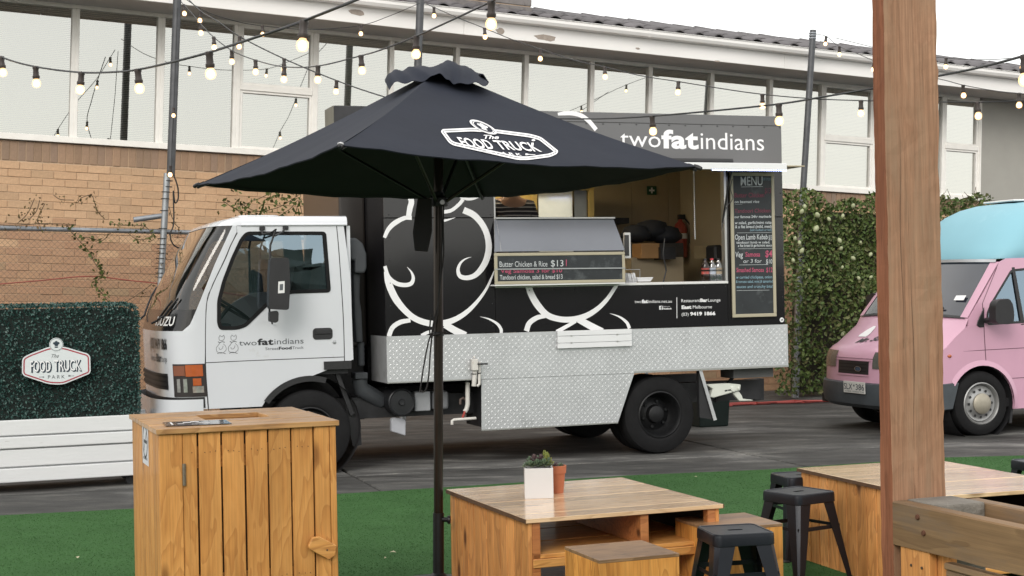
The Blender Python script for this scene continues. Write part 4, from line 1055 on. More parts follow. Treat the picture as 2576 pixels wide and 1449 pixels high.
def bandz(poly, d0, d1):
    # evenly thick in the picture, so the band tapers with the slanted lettering
    def sub(q):
        out = []
        for i in range(len(q)):
            a, b = q[i], q[(i + 1) % len(q)]; n = max(1, int(math.dist(a, b) / 120))
            out += [(a[0] + (b[0] - a[0]) * k / n, a[1] + (b[1] - a[1]) * k / n) for k in range(n)]
        return out
    q = sub(poly); a, b = inset(q, d0), inset(q, d1); n = len(q)
    mb.add([lg(*p) for p in a + b], [(k, (k + 1) % n, n + (k + 1) % n, n + k) for k in range(n)])
bandz(hx_, 0, 26); bandz(hx_, 36, 60)
mb.build('logo_border', WHITE_P, um)
ec = (1000, 292)
def el(r, n=32): return [(ec[0] + r * (222 * math.cos(2 * math.pi * k / n) - 50 * math.sin(2 * math.pi * k / n)), ec[1] + r * (75 * math.cos(2 * math.pi * k / n) - 98 * math.sin(2 * math.pi * k / n))) for k in range(n)]
d = MB(); q = el(1.03); d.add([lg(*p, .0045) for p in q], [tuple(range(32))]); d.build('logo_ground', FAB, um)
mb = MB()
for r0, r1 in ((1.03, .86), (.80, .73)):
    q = el(r0) + el(r1); mb.add([lg(*p, .0055) for p in q], [(k, (k + 1) % 32, 32 + (k + 1) % 32, 32 + k) for k in range(32)])
hat(mb, (0, 0), .72, 0, fn=lambda a, b: lg(ec[0] + a * 200 - b * 60, ec[1] + a * 62 - b * 108, .0055))
def taff(s, p0, p1, up, bold=0., shear=0., space=1.):
    vs, fs = text_shape(s, bold, shear, space)
    mb.add([lg(p0[0] + (p1[0] - p0[0]) * a + up[0] * b, p0[1] + (p1[1] - p0[1]) * a + up[1] * b, .0055) for a, b in vs], fs)
taff('FOOD', (665, 622), (1205, 672), (-125, -158), .022); taff('TRUCK', (1280, 668), (2010, 714), (-125, -150), .022)
taff('The', (1015, 492), (1275, 498), (-12, -66), .02, .3)
taff('PARK', (1225, 752), (1668, 786), (-28, -42), .02, 0, 1.5)
for a, b, w0, w1 in (((970, 703), (1140, 718), 10, 26), ((1725, 760), (1895, 768), 30, 12)):
    n_ = 6; mb.grid([[lg(a[0] + (b[0] - a[0]) * k / n_, a[1] + (b[1] - a[1]) * k / n_ + sg_ * .5 * (w0 if k < 2 and w0 > w1 else w1 if k > 4 and w1 > w0 else 10), .0055) for k in range(n_ + 1)] for sg_ in (-1, 1)])
q = [(1862 + 32 * math.cos(k), 518 + 16 * math.sin(k)) for k in [2 * math.pi * i / 12 for i in range(12)]]; mb.add([lg(*p, .0055) for p in q], [tuple(range(12))])
mb.build('logo_lettering', WHITE_P, um)

# ================================================================== LOW TABLES, CUBES, STOOLS
TOPW = wood('varnished_table_top', (.88, .66, .43), (.80, .55, .33), (.36, .20, .10), 'x', rough=.20, coat=.7, weather=((.26, .15, .075), .64, .6), knot=.8, rmix=.3)
TSIDE = wood('aged_side_board', (.78, .39, .145), (.64, .28, .085), (.24, .08, .026), 'z', rough=.5, weather=((.34, .20, .12), .56, .5), coat=.05, spec=.25, rmix=.35)
TFRAME = wood('red_pine_frame', (.56, .24, .085), (.46, .17, .055), (.20, .065, .02), 'x', rough=.45, coat=.25)
ENDG = mat('dark_end_grain', (.10, .05, .025), .6, var=.35, scale=25)
def low_table(F, w, d, h, label, nb, divider=.5):
    t = thing('low_table', F, label, 'table', 'low pine tables on the turf')
    for k in range(nb):
        a, b = -.012 + (d + .024) * k / nb, -.012 + (d + .024) * (k + 1) / nb
        MB().box(-.014, w + .014, a + .0004, b - .0004, h - .019, h + random.uniform(-.0006, .0006)).build('top_board', TOPW, t, bevel=.0015)
    ns = int(d / .088)
    for sx in (0, w):
        for k in range(ns):
            a, b = d * k / ns, d * (k + 1) / ns
            MB().box(sx - (0 if sx == 0 else .019), sx + (.019 if sx == 0 else 0), a + .0034, b - .0034, .004, h - .0195).build('side_plank', TSIDE, t, bevel=.002)
    for sx in (.0205, w - .0265): MB().box(sx, sx + .006, .03, d - .03, .01, h - .022).build('inner_sheet', GAPM, t)
    for sx in (-.018, w + .0145): MB().box(sx, sx + .0035, -.012, d + .012, h - .0188, h - .0008).build('end_strip', ENDG, t)
    for y0 in (.004, d - .05):
        MB().box(.02, .058, y0, y0 + .046, .004, h - .02).build('leg', TFRAME, t, bevel=.002); MB().box(w - .058, w - .02, y0, y0 + .046, .004, h - .02).build('leg', TFRAME, t, bevel=.002)
    for (z0, z1) in ((h * .565, h * .68), (h * .22, h * .33)):
        MB().box(.021, w - .021, -.003, .035, z0, z1 - .02).build('shelf_rail', PINE_X, t, bevel=.003)
        for k in range(3):
            MB().box(.021, w - .021, .004 + k * .33, .32 + k * .33, z1 - .019, z1).build('shelf_board', PINE_X, t, bevel=.002)
    MB().box(w * divider - .02, w * divider + .02, .006, d - .05, h * .68 + .001, h - .0195).build('divider', TFRAME, t, bevel=.003)
    return t
TB = GF(ground(2120.8 / SS, 2075 / SS, .5) - Vector((0, 0, .5)), 20.8)
t1 = low_table(TB, .935, 1.07, .5, 'low pine board table with open shelves carrying the white planter cube', 8, .60)
tq = ground(3732 / SS, 1985 / SS, .5)
T2 = GF(tq - Vector((0, 0, .5)), 18)
q = T2.hz(3200 / SS, 1872 / SS, .5); q2 = T2.hz(3795 / SS, 1849 / SS, .5)
d2 = q.y; w2 = q2.x
a2 = math.atan2(-q.x, q.y)
T2 = GF(tq - Vector((0, 0, .5)), 18 + math.degrees(a2) * .6)
q = T2.hz(3200 / SS, 1872 / SS, .5); q2 = T2.hz(3795 / SS, 1849 / SS, .5)
t2 = low_table(T2, q2.x if q2.x > .6 else .95, q.y, .5, 'low pine board table half hidden behind the rough timber post', 9, .30)
CUBE_T = wood('worn_cube_top', (.36, .22, .12), (.28, .16, .08), (.10, .05, .025), 'x', rough=.35, weather=((.09, .06, .045), .5, .7), coat=.25)
CUBE_S = wood('ply_cube_side', (.74, .37, .10), (.62, .27, .06), (.28, .10, .022), 'z', rough=.45, coat=.1, spec=.3)
def cube_seat(F, w, h, label):
    t = thing('cube_seat', F, label, 'seat', 'plywood cube seats')
    MB().box(-.001, w + .001, -.001, w + .001, h - .014, h).build('top', CUBE_T, t, bevel=.0015)
    MB().box(.0, w, 0, .014, .004, h - .0145).build('front_panel', CUBE_S, t, bevel=.001); MB().box(0, w, w - .014, w, .004, h - .0145).build('back_panel', CUBE_S, t)
    for x in (0, w - .014):
        for k in range(4): MB().box(x, x + .014, .0145 + (w - .029) * k / 4, .0145 + (w - .029) * (k + 1) / 4 - .001, .004, h - .0145).build('side_panel', CUBE_S, t, bevel=.001)
    return t
cube_seat(GF(ground(2404 / SS, 2241 / SS, .42) - Vector((0, 0, .42)), 20.5), .352, .42, 'worn plywood cube seat in front of the low table with open shelves')
cq = ground(3137 / SS, 2093 / SS, .42); CF = GF(cq - Vector((0, 0, .42)), 19)
CF2 = GF(CF.M @ Vector((-.36, 0, 0)), 19)
cube_seat(CF2, .36, .42, 'clean plywood cube seat behind the black stool at the table corner')
STL = mat('black_stool_paint', (.010, .012, .018), .33, .35, var=.15, scale=12, gloss_var=.1, dirt=((.05, .05, .055), 40, .72))
def stool(c, h, deg, label, src=None):
    F = GF(c - Vector((0, 0, h)), deg)
    if src is not None:
        n = dup_tree(src, None, None, label); n.matrix_world = F.M; bpy.context.view_layer.update(); return n
    t = thing('metal_stool', F, label, 'stool', 'black metal stools'); s = .134
    # seat pan with rolled rim and a hand slot
    out = rrect(-s, s, -s, s, .035, 5); slot = rrect(-.034, .034, -.013, .013, .0125, 5)
    m = MB(); m.prism(out, h - .006, h - .002, [list(reversed(slot))], plane='xy'); 
    rows = []
    for ins_, z in ((.016, h - .0055), (.012, h + .001), (.006, h + .0015), (.0, h - .004), (-.002, h - .014), (-.003, h - .048), (-.001, h - .050)):
        q = inset(out, ins_); q = q + [q[0]]; rows.append([(a, b, z) for a, b in q])
    m.grid(rows); m.build('seat', STL, t, smooth=35)
    sl = MB(); sl.add([(-.05, -.03, h - .03), (.05, -.03, h - .03), (.05, .03, h - .03), (-.05, .03, h - .03)], [(0, 1, 2, 3)]); sl.build('under_seat', STL, t)
    sp = .186
    for sx in (-1, 1):
        for sy in (-1, 1):
            def P(a, z): return Vector((sx * a[0], sy * a[1], z))
            top, bot = s - .004, sp
            # folded sheet leg: wide at the seat, tapering to the foot
            A = [(top, top - .085, h - .045), (top, top, h - .045), (top - .085, top, h - .045)]
            Bm = [(bot, bot - .034, .012), (bot, bot, .012), (bot - .034, bot, .012)]
            m = MB()
            rows = []
            for k in range(9):
                u = k / 8; row = []
                for (a0, a1, z0), (b0, b1, z1) in zip(A, Bm):
                    row.append((sx * (a0 + (b0 - a0) * u), sy * (a1 + (b1 - a1) * u), z0 + (z1 - z0) * u))
                wq = .085 + (.034 - .085) * u
                row = [row[0], tuple(Vector(row[0]).lerp(Vector(row[1]), .78)), tuple((Vector(row[0]) * .12 + Vector(row[1]) * .76 + Vector(row[2]) * .12)), tuple(Vector(row[2]).lerp(Vector(row[1]), .78)), row[2]]
                rows.append(row)
            m.grid(rows); m.build('leg', STL, t, smooth=40, solid=.003)
            MB().box(sx * bot - .016 * (1 if sx > 0 else 1) - .004 * sx, sx * bot + .016 - .004 * sx, sy * bot - .016 - .004 * sy, sy * bot + .016 - .004 * sy, 0, .02).build('foot', BLACK, t, bevel=.004)
    zb_ = h * .62; e = s + (sp - s) * .36 - .012
    for sg_ in (-1, 1):
        MB().box(-e, e, sg_ * e - .0015, sg_ * e + .0015, zb_ - .010, zb_ + .010).build('brace', STL, t); MB().box(sg_ * e - .0015, sg_ * e + .0015, -e, e, zb_ - .008, zb_ + .008).build('brace', STL, t)
    return t
s1 = stool(ground(2948 / SS, 2117 / SS, .45), .45, 11, 'black metal stool in front of the clean cube seat, nearest to the viewer')
stool(ground(3201 / SS, 1963 / SS, .45), .45, 33, 'black metal stool standing against the planked side of the table behind the post', s1)
stool(ground(3212 / SS, 1897 / SS, .45), .45, 14, 'black metal stool mostly hidden behind the far corner of the second table', s1)
stool(ground(4176 / SS, 1843 / SS, .45), .45, 12, 'black metal stool cut off by the right edge beyond the second table', s1)

# pots on the table
wp = TB.hz(2100 / SS, 1996 / SS, .5); wr = TB.hz(2214.5 / SS, 1993.5 / SS, .5)
ang = math.atan2(wr.y - wp.y, wr.x - wp.x); wl = math.hypot(wr.x - wp.x, wr.y - wp.y)
WPF = Fr(TB.M @ wp, TB.X * math.cos(ang) + TB.Y * math.sin(ang), NG)
hp = WPF.hy(2099 / SS, 1874.5 / SS, 0).z
pot = thing('planter_cube', WPF, 'square glossy white planter cube of succulents on the low table', 'planter')
CER = mat('white_ceramic', (.64, .64, .66), .3, var=.02, coat=.3)
m = MB(); k_ = .008
m.prism(rrect(0, wl, 0, wl, .004, 2), 0, .006, plane='xy')
for x0, x1, y0, y1 in ((0, wl, 0, k_), (0, wl, wl - k_, wl), (0, k_, k_, wl - k_), (wl - k_, wl, k_, wl - k_)): m.box(x0, x1, y0, y1, .004, hp)
m.build('pot', CER, pot, bevel=.0015)
SOILM = mat('dark_soil', (.03, .022, .016), .95, var=.4, scale=60)
MB().box(k_, wl - k_, k_, wl - k_, hp - .03, hp - .012).build('soil', SOILM, pot)
SUC = [leaf('grey_green_succulent', [(.13, .19, .12), (.17, .23, .15), (.10, .15, .10)], .5), leaf('lime_succulent', [(.24, .27, .07), (.30, .33, .10), (.18, .22, .06)], .5), leaf('purple_succulent', [(.14, .08, .09), (.11, .075, .08), (.16, .11, .11)], .5)]
def rosette(par, c, r, h, m, n=26):
    r, h = r * 1.3, h * 1.5
    mb = MB()
    for i in range(n):
        a = i * 2.4; u = (i + 1) / n; rr = r * u; el_ = rad(75 - 62 * u); ln_ = r * (.35 + .35 * u)
        d = Vector((math.cos(a) * math.cos(el_), math.sin(a) * math.cos(el_), math.sin(el_))); s = Vector((-math.sin(a), math.cos(a), 0)); up = d.cross(s)
        b0 = Vector(c) + Vector((math.cos(a), math.sin(a), 0)) * rr * .35 + Vector((0, 0, h * (1 - u) * .6)); w_ = ln_ * .38; th = ln_ * .15
        t_ = b0 + d * ln_; md = b0 + d * ln_ * .6
        mb.add([b0, md + s * w_, t_, md - s * w_, md - up * th, md + up * th * .6], [(0, 1, 4), (1, 2, 4), (2, 3, 4), (3, 0, 4), (0, 5, 1), (1, 5, 2), (2, 5, 3), (3, 5, 0)])
    return mb.build('succulent', m, par, smooth=60)
for i, (x, y, r, h, k) in enumerate(((.018, .02, .034, .02, 0), (.06, .03, .030, .03, 0), (.10, .025, .034, .03, 0), (.045, .07, .036, .05, 2), (.085, .075, .034, .05, 2), (.118, .05, .030, .055, 1), (.12, .09, .034, .06, 1), (.02, .09, .03, .04, 0), (.07, .11, .03, .04, 0), (.128, .03, .024, .04, 0), (.008, .05, .024, .015, 0), (.108, .11, .028, .07, 1))):
    rosette(pot, (.5 * wl + (x * wl / .134 - .5 * wl) * .80, .5 * wl + (y * wl / .134 - .5 * wl) * .80, hp + .004), r, h, SUC[k])
tp = TB.hz(2238 / SS, 1974 / SS, .5); tp.y += .03
TPF = Fr(TB.M @ tp, TB.X, NG)
tpo = thing('terracotta_pot', TPF, 'small terracotta flowerpot tucked behind the white planter cube', 'flowerpot')
TER = mat('terracotta', (.42, .135, .065), .75, var=.12, scale=9, bump=.1, dirt=((.36, .22, .16), 20, .66))
hh_ = hp * .93
MB().lathe([(.0, 0), (.031, 0), (.040, hh_ * .70), (.0405, hh_ * .72), (.045, hh_ * .72), (.0475, hh_ * .99), (.046, hh_), (.041, hh_), (.040, hh_ * .88), (0, hh_ * .88)], 28).build('pot', TER, tpo, smooth=35)
for i in range(5): rosette(tpo, (.022 * math.cos(i * 1.3), .022 * math.sin(i * 1.3), hh_ - .012), .02, .02, SUC[2] if i % 2 else SUC[0], 16)

# ================================================================== TIMBER POST AND RAILS
POSTW = wood('rough_sawn_post', (.50, .30, .19), (.42, .23, .138), (.20, .085, .045), 'z', rough=.75, ring=6, weather=((.36, .24, .155), .46, .7), coat=0, knot=0, spec=.2, rmix=.14, fib=.5)
RAILW = wood('grey_weathered_board', (.30, .19, .10), (.22, .135, .07), (.08, .045, .022), 'y', rough=.65, ring=5, weather=((.15, .115, .09), .50, .7), coat=0, knot=.0, spec=.25, rmix=.3)
dP = 4.4
pc = at(2259, 724.5, dP); PF = GF(Vector((pc.x, pc.y, gz(pc.x))), 21)
post = thing('timber_post', PF, 'thick rough sawn timber post rising past the top edge at the right', 'post')
wx = PF.hy(2368, 700, 0).x; wy = PF.hx(2206, 700, 0).y
zt_ = 3.2
def rough_post(x0, x1, y0, y1):
    rows = []; 
    base = [(x0, y0), (x0 + .25 * (x1 - x0), y0), (x0 + .5 * (x1 - x0), y0), (x0 + .75 * (x1 - x0), y0), (x1, y0), (x1, (y0 + y1) / 2), (x1, y1), ((x0 + x1) / 2, y1), (x0, y1), (x0, y0 + .66 * (y1 - y0)), (x0, y0 + .33 * (y1 - y0))]
    for i in range(90):
        z = i / 89 * zt_; row = []
        for k, (a, b) in enumerate(base):
            j = .0012 * math.sin(z * 9 + k * 2.1) + random.gauss(0, .0007)
            if k in (4, 5, 6): j += random.gauss(0, .0013)
            row.append((a + j, b + .0012 * math.sin(z * 7 + k * 1.7) + random.gauss(0, .0006), z))
        rows.append(row + [row[0]])
    m = MB(); m.grid(rows); return m
POSTR = wood('red_post_face', (.36, .15, .085), (.28, .105, .055), (.13, .04, .02), 'z', rough=.75, ring=6, coat=0, knot=0, spec=.2, rmix=.2, fib=.55)
po_ = rough_post(0, wx, 0, wy).build('post', POSTW, post)
po_.data.materials.append(POSTR)
for p_ in po_.data.polygons:
    if p_.normal.x < -.6: p_.material_index = 1
# drying cracks along the post
CRK = mat('crack', (.05, .02, .012), .9)
ck = MB()
for (a, z0, z1, w) in ((.40, .35, .95, .0018), (.43, 1.0, 1.55, .0014), (.62, .5, .8, .0010), (.25, 1.3, 2.0, .0012), (.72, .3, .75, .0012)):
    pts = [(wx * a + .003 * math.sin(z * 13 + a * 9), z, w * math.sin(math.pi * (z - z0) / (z1 - z0)) + .0002) for z in [z0 + (z1 - z0) * k / 8 for k in range(9)]]
    ribbon(ck, pts, -.0022)
tag(ck.build('crack', CRK, post), kind='stuff')
zt2 = PF.hx(2264, 1264, -.002).z
zb2 = PF.hx(2268, 1373, -.002).z
y_near = -1.9
def railbd(name, x0, x1, ya, yb, z0, z1, m=RAILW, wane=0):
    mb = MB(); rows = []
    n = 24
    for i in range(n + 1):
        y = ya + (yb - ya) * i / n; w = wane * max(0, math.sin((i / n - .22) * 5.0)) if i / n > .22 else 0
        j = random.gauss(0, .0008)
        rows.append([(x0, y, z0 + w + j), (x0, y, z1 - .004), (x0 + .004, y, z1 + j * .5), (x1, y, z1), (x1, y, z0 + j), (x0, y, z0 + w + j)])
    mb.grid(rows); mb.add(rows[0][:5], [(0, 1, 2, 3, 4)]); mb.add(rows[-1][:5], [(4, 3, 2, 1, 0)])
    return mb.build(name, m, post)
railbd('rail_board', -.003, .042, -.004, y_near, zb2, zt2, wane=.010)
bq = PF.hz(2430, 1255, zt2)
railbd('rail_board', bq.x, bq.x + .042, min(-.002, bq.y), y_near, zb2, zt2)
sq = [PF.hz(*p, zt2 + .002) for p in ((2412, 1256), (2470, 1272))]
STUB = mat('weathered_end_grain', (.17, .155, .135), .9, var=.3, scale=14, bump=.8, bscale=60)
MB().box(.045, bq.x - .003, -.16, -.006, .0, zt2 + .003).build('stub_post', STUB, post, bevel=.006, seg=2)
for p in ((2378, 1289), (2403, 1318)):
    c = PF.hx(p[0] - 22, p[1] - 2, -.003)
for zx, zy in ((1578, 632), (1635, 782)):
    c = PF.hx((3000 + zx / 2.35) / SS, (1800 + zy / 2.35) / SS, -.003)
    MB().lathe([(.0, -.0055), (.007, -.005), (.0085, -.001), (.0085, .004)], 10, (c.x - .0, c.y, c.z), axis='x').build('bolt_head', mat('rusty_bolt', (.11, .045, .025), .8, .3), post)
vp0 = PF.hx((3000 + 1420 / 2.35) / SS, (1800 + 1000 / 2.35) / SS, .004).y; vp1 = PF.hx((3000 + 1690 / 2.35) / SS, (1800 + 1060 / 2.35) / SS, .004).y
vv_ = MB().box(.002, .030, vp1, min(vp0, -.002), .0, zb2 - .002).build('upright_board', TSIDE, post, bevel=.002)
c0, c1 = (vp0 * .62 + vp1 * .38), (vp0 * .25 + vp1 * .75)
for yy in (c0, c1): MB().lathe([(.0, -.003), (.0045, -.002), (.005, .001)], 8, (.002, yy, zb2 - .05), axis='x').build('screw', NAIL, post)
MB().box(.032, .060, vp1 - .05, vp0 - .01, .0, zb2 - .004).build('upright_board', TSIDE, post, bevel=.002)
lr = PF.hx((3000 + 1745 / 2.35) / SS, (1800 + 1010 / 2.35) / SS, .03).z
for k in range(3): MB().box(.012 + .006 * k, .045, y_near, vp1 - .052, lr - .022 - .021 * k, lr - .003 - .021 * k).build('lower_rail', RAILW, post, bevel=.003)
MB().box(.05, bq.x + .04, y_near, -.17, .02, .03).build('floor_board', RAILW, post)
# ================================================================== FOOD TRUCK
T = Fr(ground(1655, 1143), (.940, .340, .0185), NG)
trk = thing('food_truck', T, 'black and white food truck with a checker plate skirt and an open serving window', 'food truck')
def tx(x, y, d=0.0): return T.xz((x, y), d)
BPAN = mat('gloss_black_panel', (.010, .0095, .011), .14, var=.1, scale=2, coat=.3)
GPAN = mat('sky_grey_sign_panel', (.135, .135, .14), .22, .2, var=.05, scale=2)  # grey stands for bright sky mirrored in the upper panel, put into the colour
CREAM = mat('cream_lining', (.50, .43, .30), .6, var=.08, scale=2)
CHK = mat('checker_plate', (.60, .61, .63), .42, .6, var=.10, scale=3, dirt=((.46, .47, .48), 2.2, .58))
TRIMW = mat('white_trim', (.72, .72, .72), .4, var=.04)
ALU = mat('aluminium_trim', (.50, .50, .49), .35, .8, var=.08)
BWID = 2.1
zT = tx(1931, 292)[1]; xF = tx(968, 700)[0]; xR = tx(1971, 600)[0]
zA = (tx(1972, 816)[1] + tx(968, 845)[1]) / 2
xw0, xw1 = tx(1243.5, 600)[0], tx(1828, 600)[0]; zs_ = tx(1500, 711)[1]; zh_ = tx(1700, 424)[1]
zm = zh_ + .02                                       # line between window head and sign panel
def seg_panel(name, x0, x1, z0, z1, m, th=.04): return MB().box(x0, x1, 0, th, z0, z1).build(name, m, trk, bevel=.003)
zseam = tx(1100, 548)[1]
seg_panel('side_panel', xF, xw0 - .002, zA, zseam - .0015, BPAN); seg_panel('side_panel', xF, xw0 - .002, zseam + .0015, zm - .002, BPAN)
seg_panel('side_panel', xw0, xw1, zA, zs_ - .03, BPAN)
seg_panel('side_panel', xw1 + .002, xR, zA, zseam - .0015, BPAN); seg_panel('side_panel', xw1 + .002, xR, zseam + .0015, zm - .002, BPAN)
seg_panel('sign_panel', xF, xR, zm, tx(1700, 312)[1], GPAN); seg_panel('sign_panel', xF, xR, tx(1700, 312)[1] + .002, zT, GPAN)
MB().box(xF, xF + .04, .0405, BWID, zA - .4, zT - .25).build('front_wall', BPAN, trk)
MB().box(xR - .04, xR, .0405, BWID, zA - .3, zT).build('rear_wall', BPAN, trk)
MB().box(xF + .0405, xR - .0405, BWID - .04, BWID, zA - .3, zT).build('far_wall', CREAM, trk)
MB().box(xF + .0405, xR - .0405, .0405, BWID - .0405, zT - .05, zT - .004).build('roof', TRIMW, trk)
MB().box(xF + .0405, xR - .0405, .0405, BWID - .0405, zA - .3, zA - .25).build('floor', DARK, trk)
MB().box(xF + .041, xF + .05, .0405, BWID - .041, zA - .25, zT - .06).build('inner_wall', CREAM, trk)
MB().box(xR - .05, xR - .041, .0405, BWID - .041, zA - .25, zT - .06).build('inner_wall', CREAM, trk)
for (a, b) in ((xF + .05, xw0 - .002), (xw1 + .002, xR - .05)): MB().box(a, b, .0405, .048, zA - .2, zT - .06).build('inner_wall', CREAM, trk)
# nose cowl of the box behind the cab and the raised roof box
nx0 = xF - .23
MB().box(nx0, xF - .002, .62, BWID, zA - .1, zT - .42).build('front_cowl', mat('brown_black_cowl', (.024, .020, .018), .25, var=.2, scale=2), trk, bevel=.02, seg=2)
rv = T.hx(820, 275, xF)
MB().box(xF + .002, xF + .75, 1.72, BWID - .002, zT + .002, rv.z).build('roof_box', DARK, trk, bevel=.01)
MB().box(xF - .002, xF + .0015, 1.73, BWID - .01, zT + .004, rv.z - .002).build('roof_box_front', mat('olive_plate', (.17, .165, .135), .6), trk)
# rivets along the panels
rv_ = MB()
for x in np.arange(xF + .08, xR, .16): rv_.lathe([(0, -.004), (.006, -.003), (.008, .001)], 6, (x, 0, tx(1700, 312)[1] - .012), axis='y', cap=False)
for z in np.arange(zA + .06, zm, .19):
    for x in (xR - .022, xw1 + .045, xF + .045, xw0 - .03): rv_.lathe([(0, -.004), (.005, -.003), (.007, .001)], 6, (x, 0, z), axis='y', cap=False)
for x in np.arange(xw0 + .1, xw1, .21): rv_.lathe([(0, -.004), (.005, -.003), (.007, .001)], 6, (x, 0, zs_ - .055), axis='y', cap=False)
tag(rv_.build('rivet', DARK, trk), kind='stuff')
# apron and skirt of checker plate
skl = tx(1209, 958); skb0 = tx(1209.5, 1083); skb1 = tx(1551.5, 1064); skr = tx(1593, 940.5)
zb_l = tx(972, 966)[1]; zb_r = tx(1975, 921)[1]; zbt = (zb_l + zb_r) / 2
xe = xR + .012
apron = [(xF - .002, zA - .002), (xF - .002, zbt), (skl[0], zbt), (skb0[0], skb0[1]), (skb1[0], skb1[1]), (skr[0], zbt), (xe, zbt), (xe, zA - .002)]
ap = MB(); ap.prism(apron, -.022, -.018); ap.box(xF - .002, xF + .002, -.0179, .5, zbt, zA - .002); ap.box(xe - .004, xe, -.0179, .3, zbt, zA - .002)
apo = ap.build('skirt', CHK, trk)
def inside(x, z):
    if z > zA - .012 or z < skb0[1] + .012: return False
    if z > zbt + .022: return xF + .01 < x < xe - .012
    if z > zbt - .004: return skl[0] + .01 < x < skr[0] - .01
    t = (z - skb1[1]) / (zbt - skb1[1]); return skb0[0] + .014 < x < skb1[0] + (skr[0] - skb1[0]) * t - .016
tm_ = MB(); pt = .0285; i0 = int((xe - xF) / pt) + 2
for i in range(i0):
    for k in range(40):
        x, z = xF + i * pt, zA - .01 - k * pt
        if not inside(x, z): continue
        s = 1 if (i + k) % 2 else -1; l, w, hgt = .0140, .0034, .0018
        ca, sa = math.cos(rad(45)), s * math.sin(rad(45))
        def q(a, b): return (x + a * ca - b * sa, z + a * sa + b * ca)
        e0, e1, f0, f1 = q(-l, 0), q(l, 0), q(0, w), q(0, -w); g0, g1 = q(-l * .45, 0), q(l * .45, 0)
        tm_.add([(e0[0], -.0221, e0[1]), (e1[0], -.0221, e1[1]), (f0[0], -.0221, f0[1]), (f1[0], -.0221, f1[1]), (g0[0], -.0221 - hgt, g0[1]), (g1[0], -.0221 - hgt, g1[1])], [(0, 3, 4), (0, 4, 2), (1, 5, 3), (1, 2, 5), (3, 5, 4), (2, 4, 5)])
TRD = mat('plate_tread', (.70, .71, .73), .36, .65, var=.05)
tag(tm_.build('tread', TRD, apo), kind='stuff')
MB().box(skr[0], xe, -.026, -.0225, zbt - .001, zbt + .016).build('skirt_edge', ALU, trk)
MB().box(xF, skl[0], -.026, -.0225, zbt - .001, zbt + .010).build('skirt_edge', ALU, trk)
e0, e1 = Vector((skb0[0], skb0[1])), Vector((skb1[0], skb1[1]))
MB().prism([(e0.x, e0.y - .001), (e1.x, e1.y - .001), (e1.x, e1.y + .010), (e0.x, e0.y + .010)], -.026, -.0225).build('skirt_edge', ALU, trk)
ms = MB(); ms.box(skl[0], skr[0], -.0232, -.0224, zbt - .0005, zbt + .0015); ms.build('plate_joint', DARK, trk)
# folded white step boards
st = [tx(*p, -.03) for p in ((1401, 833), (1587, 826), (1588, 871), (1402, 877))]
zz = [(st[0][1] + st[1][1]) / 2, tx(1495, 843, -.03)[1], tx(1495, 860.5, -.03)[1], (st[2][1] + st[3][1]) / 2]
for a, b in zip(zz, zz[1:]):
    MB().box(st[0][0], st[1][0], -.05, -.0235, b + .0015, a - .0015).build('step_board', WHITE, trk, bevel=.002)
hn = MB()
for z in zz[1:3]:
    for u in (.18, .80): x = st[0][0] + (st[1][0] - st[0][0]) * u; hn.box(x - .008, x + .008, -.053, -.0505, z - .006, z + .006)
tag(hn.build('hinge_pin', ALU, trk), kind='stuff')
# underbody darkness: chassis, floor frame
MB().box(-3.6, xR - .1, .30, .42, .42, .60).build('chassis_rail', DARK, trk); MB().box(-3.6, xR - .1, 1.5, 1.62, .42, .60).build('chassis_rail', DARK, trk)
MB().box(xF + .05, xR - .05, .06, BWID - .05, zbt + .02, zbt + .10).build('floor_frame', DARK, trk)
MB().box(xF + .02, -.62, 1.90, 2.0, .30, zbt).build('far_skirt', DARK, trk)
MB().box(skl[0] + .03, skb1[0] - .05, .02, .5, skb0[1] + .02, zbt).build('tank_box', DARK, trk)
for y in (.2, BWID - .25): pass
MB().tube([(0.03, .25, .345), (.03, BWID - .25, .345)], .06, 10).build('axle', DARK, trk)

# ---- wheels
def wheel(par, c, R, wdt, rim, dish, m_rim, holes=0, cap=False, name='wheel'):
    x, y, z = c
    o = MB().lathe([(rim, .012), (rim + .012, .0), (rim + .03, -.004), (R * .88, .0), (R - .012, .014), (R, .04), (R, wdt - .03), (R - .012, wdt - .01), (rim + .02, wdt), (rim, wdt - .02)], 48, (x, y, z), axis='y', cap=False).build(name, RUBBER, par, smooth=35)
    m = MB().lathe([(rim + .006, .004), (rim - .004, -.002), (rim - .014, .010), (rim - .022, .04), (rim - .03, dish * .8), (rim * .72, dish), (rim * .58, dish - .012), (rim * .44, dish - .03), (rim * .34, dish - .034), (.0, dish - .034)], 40, (x, y, z), axis='y', cap=False)
    r_ = m.build('rim', m_rim, o, smooth=40)
    hb = MB().lathe([(rim * .42, dish - .03), (rim * .36, dish - .075), (rim * .30, dish - .082), (0, dish - .085)] if not cap else [(rim * .50, dish - .03), (rim * .50, dish - .045), (rim * .40, dish - .062), (rim * .12, dish - .070), (0, dish - .070)], 24, (x, y, z), axis='y', cap=False)
    hb.build('hub', m_rim if not cap else cap, o, smooth=40)
    if holes:
        hm = MB()
        for k in range(holes):
            a = 2 * math.pi * k / holes; disc(hm, (x + rim * .66 * math.cos(a), z + rim * .66 * math.sin(a)), rim * .068, y + dish - .0135, 10)
        hm2 = hm; hm2.build('rim_hole', BLACK, o)
    else:
        nt_ = MB()
        for k in range(6):
            a = 2 * math.pi * k / 6 + .3; nt_.lathe([(.014, -.012), (.014, .012), (.0, .013)][::-1], 6, (x + rim * .56 * math.cos(a), y + dish - .022, z + rim * .56 * math.sin(a)), axis='y')
        nt_.build('wheel_nut', m_rim, o)
    return o
RIMD = mat('dark_rim', (.014, .0145, .016), .5, .4, var=.25, scale=14)
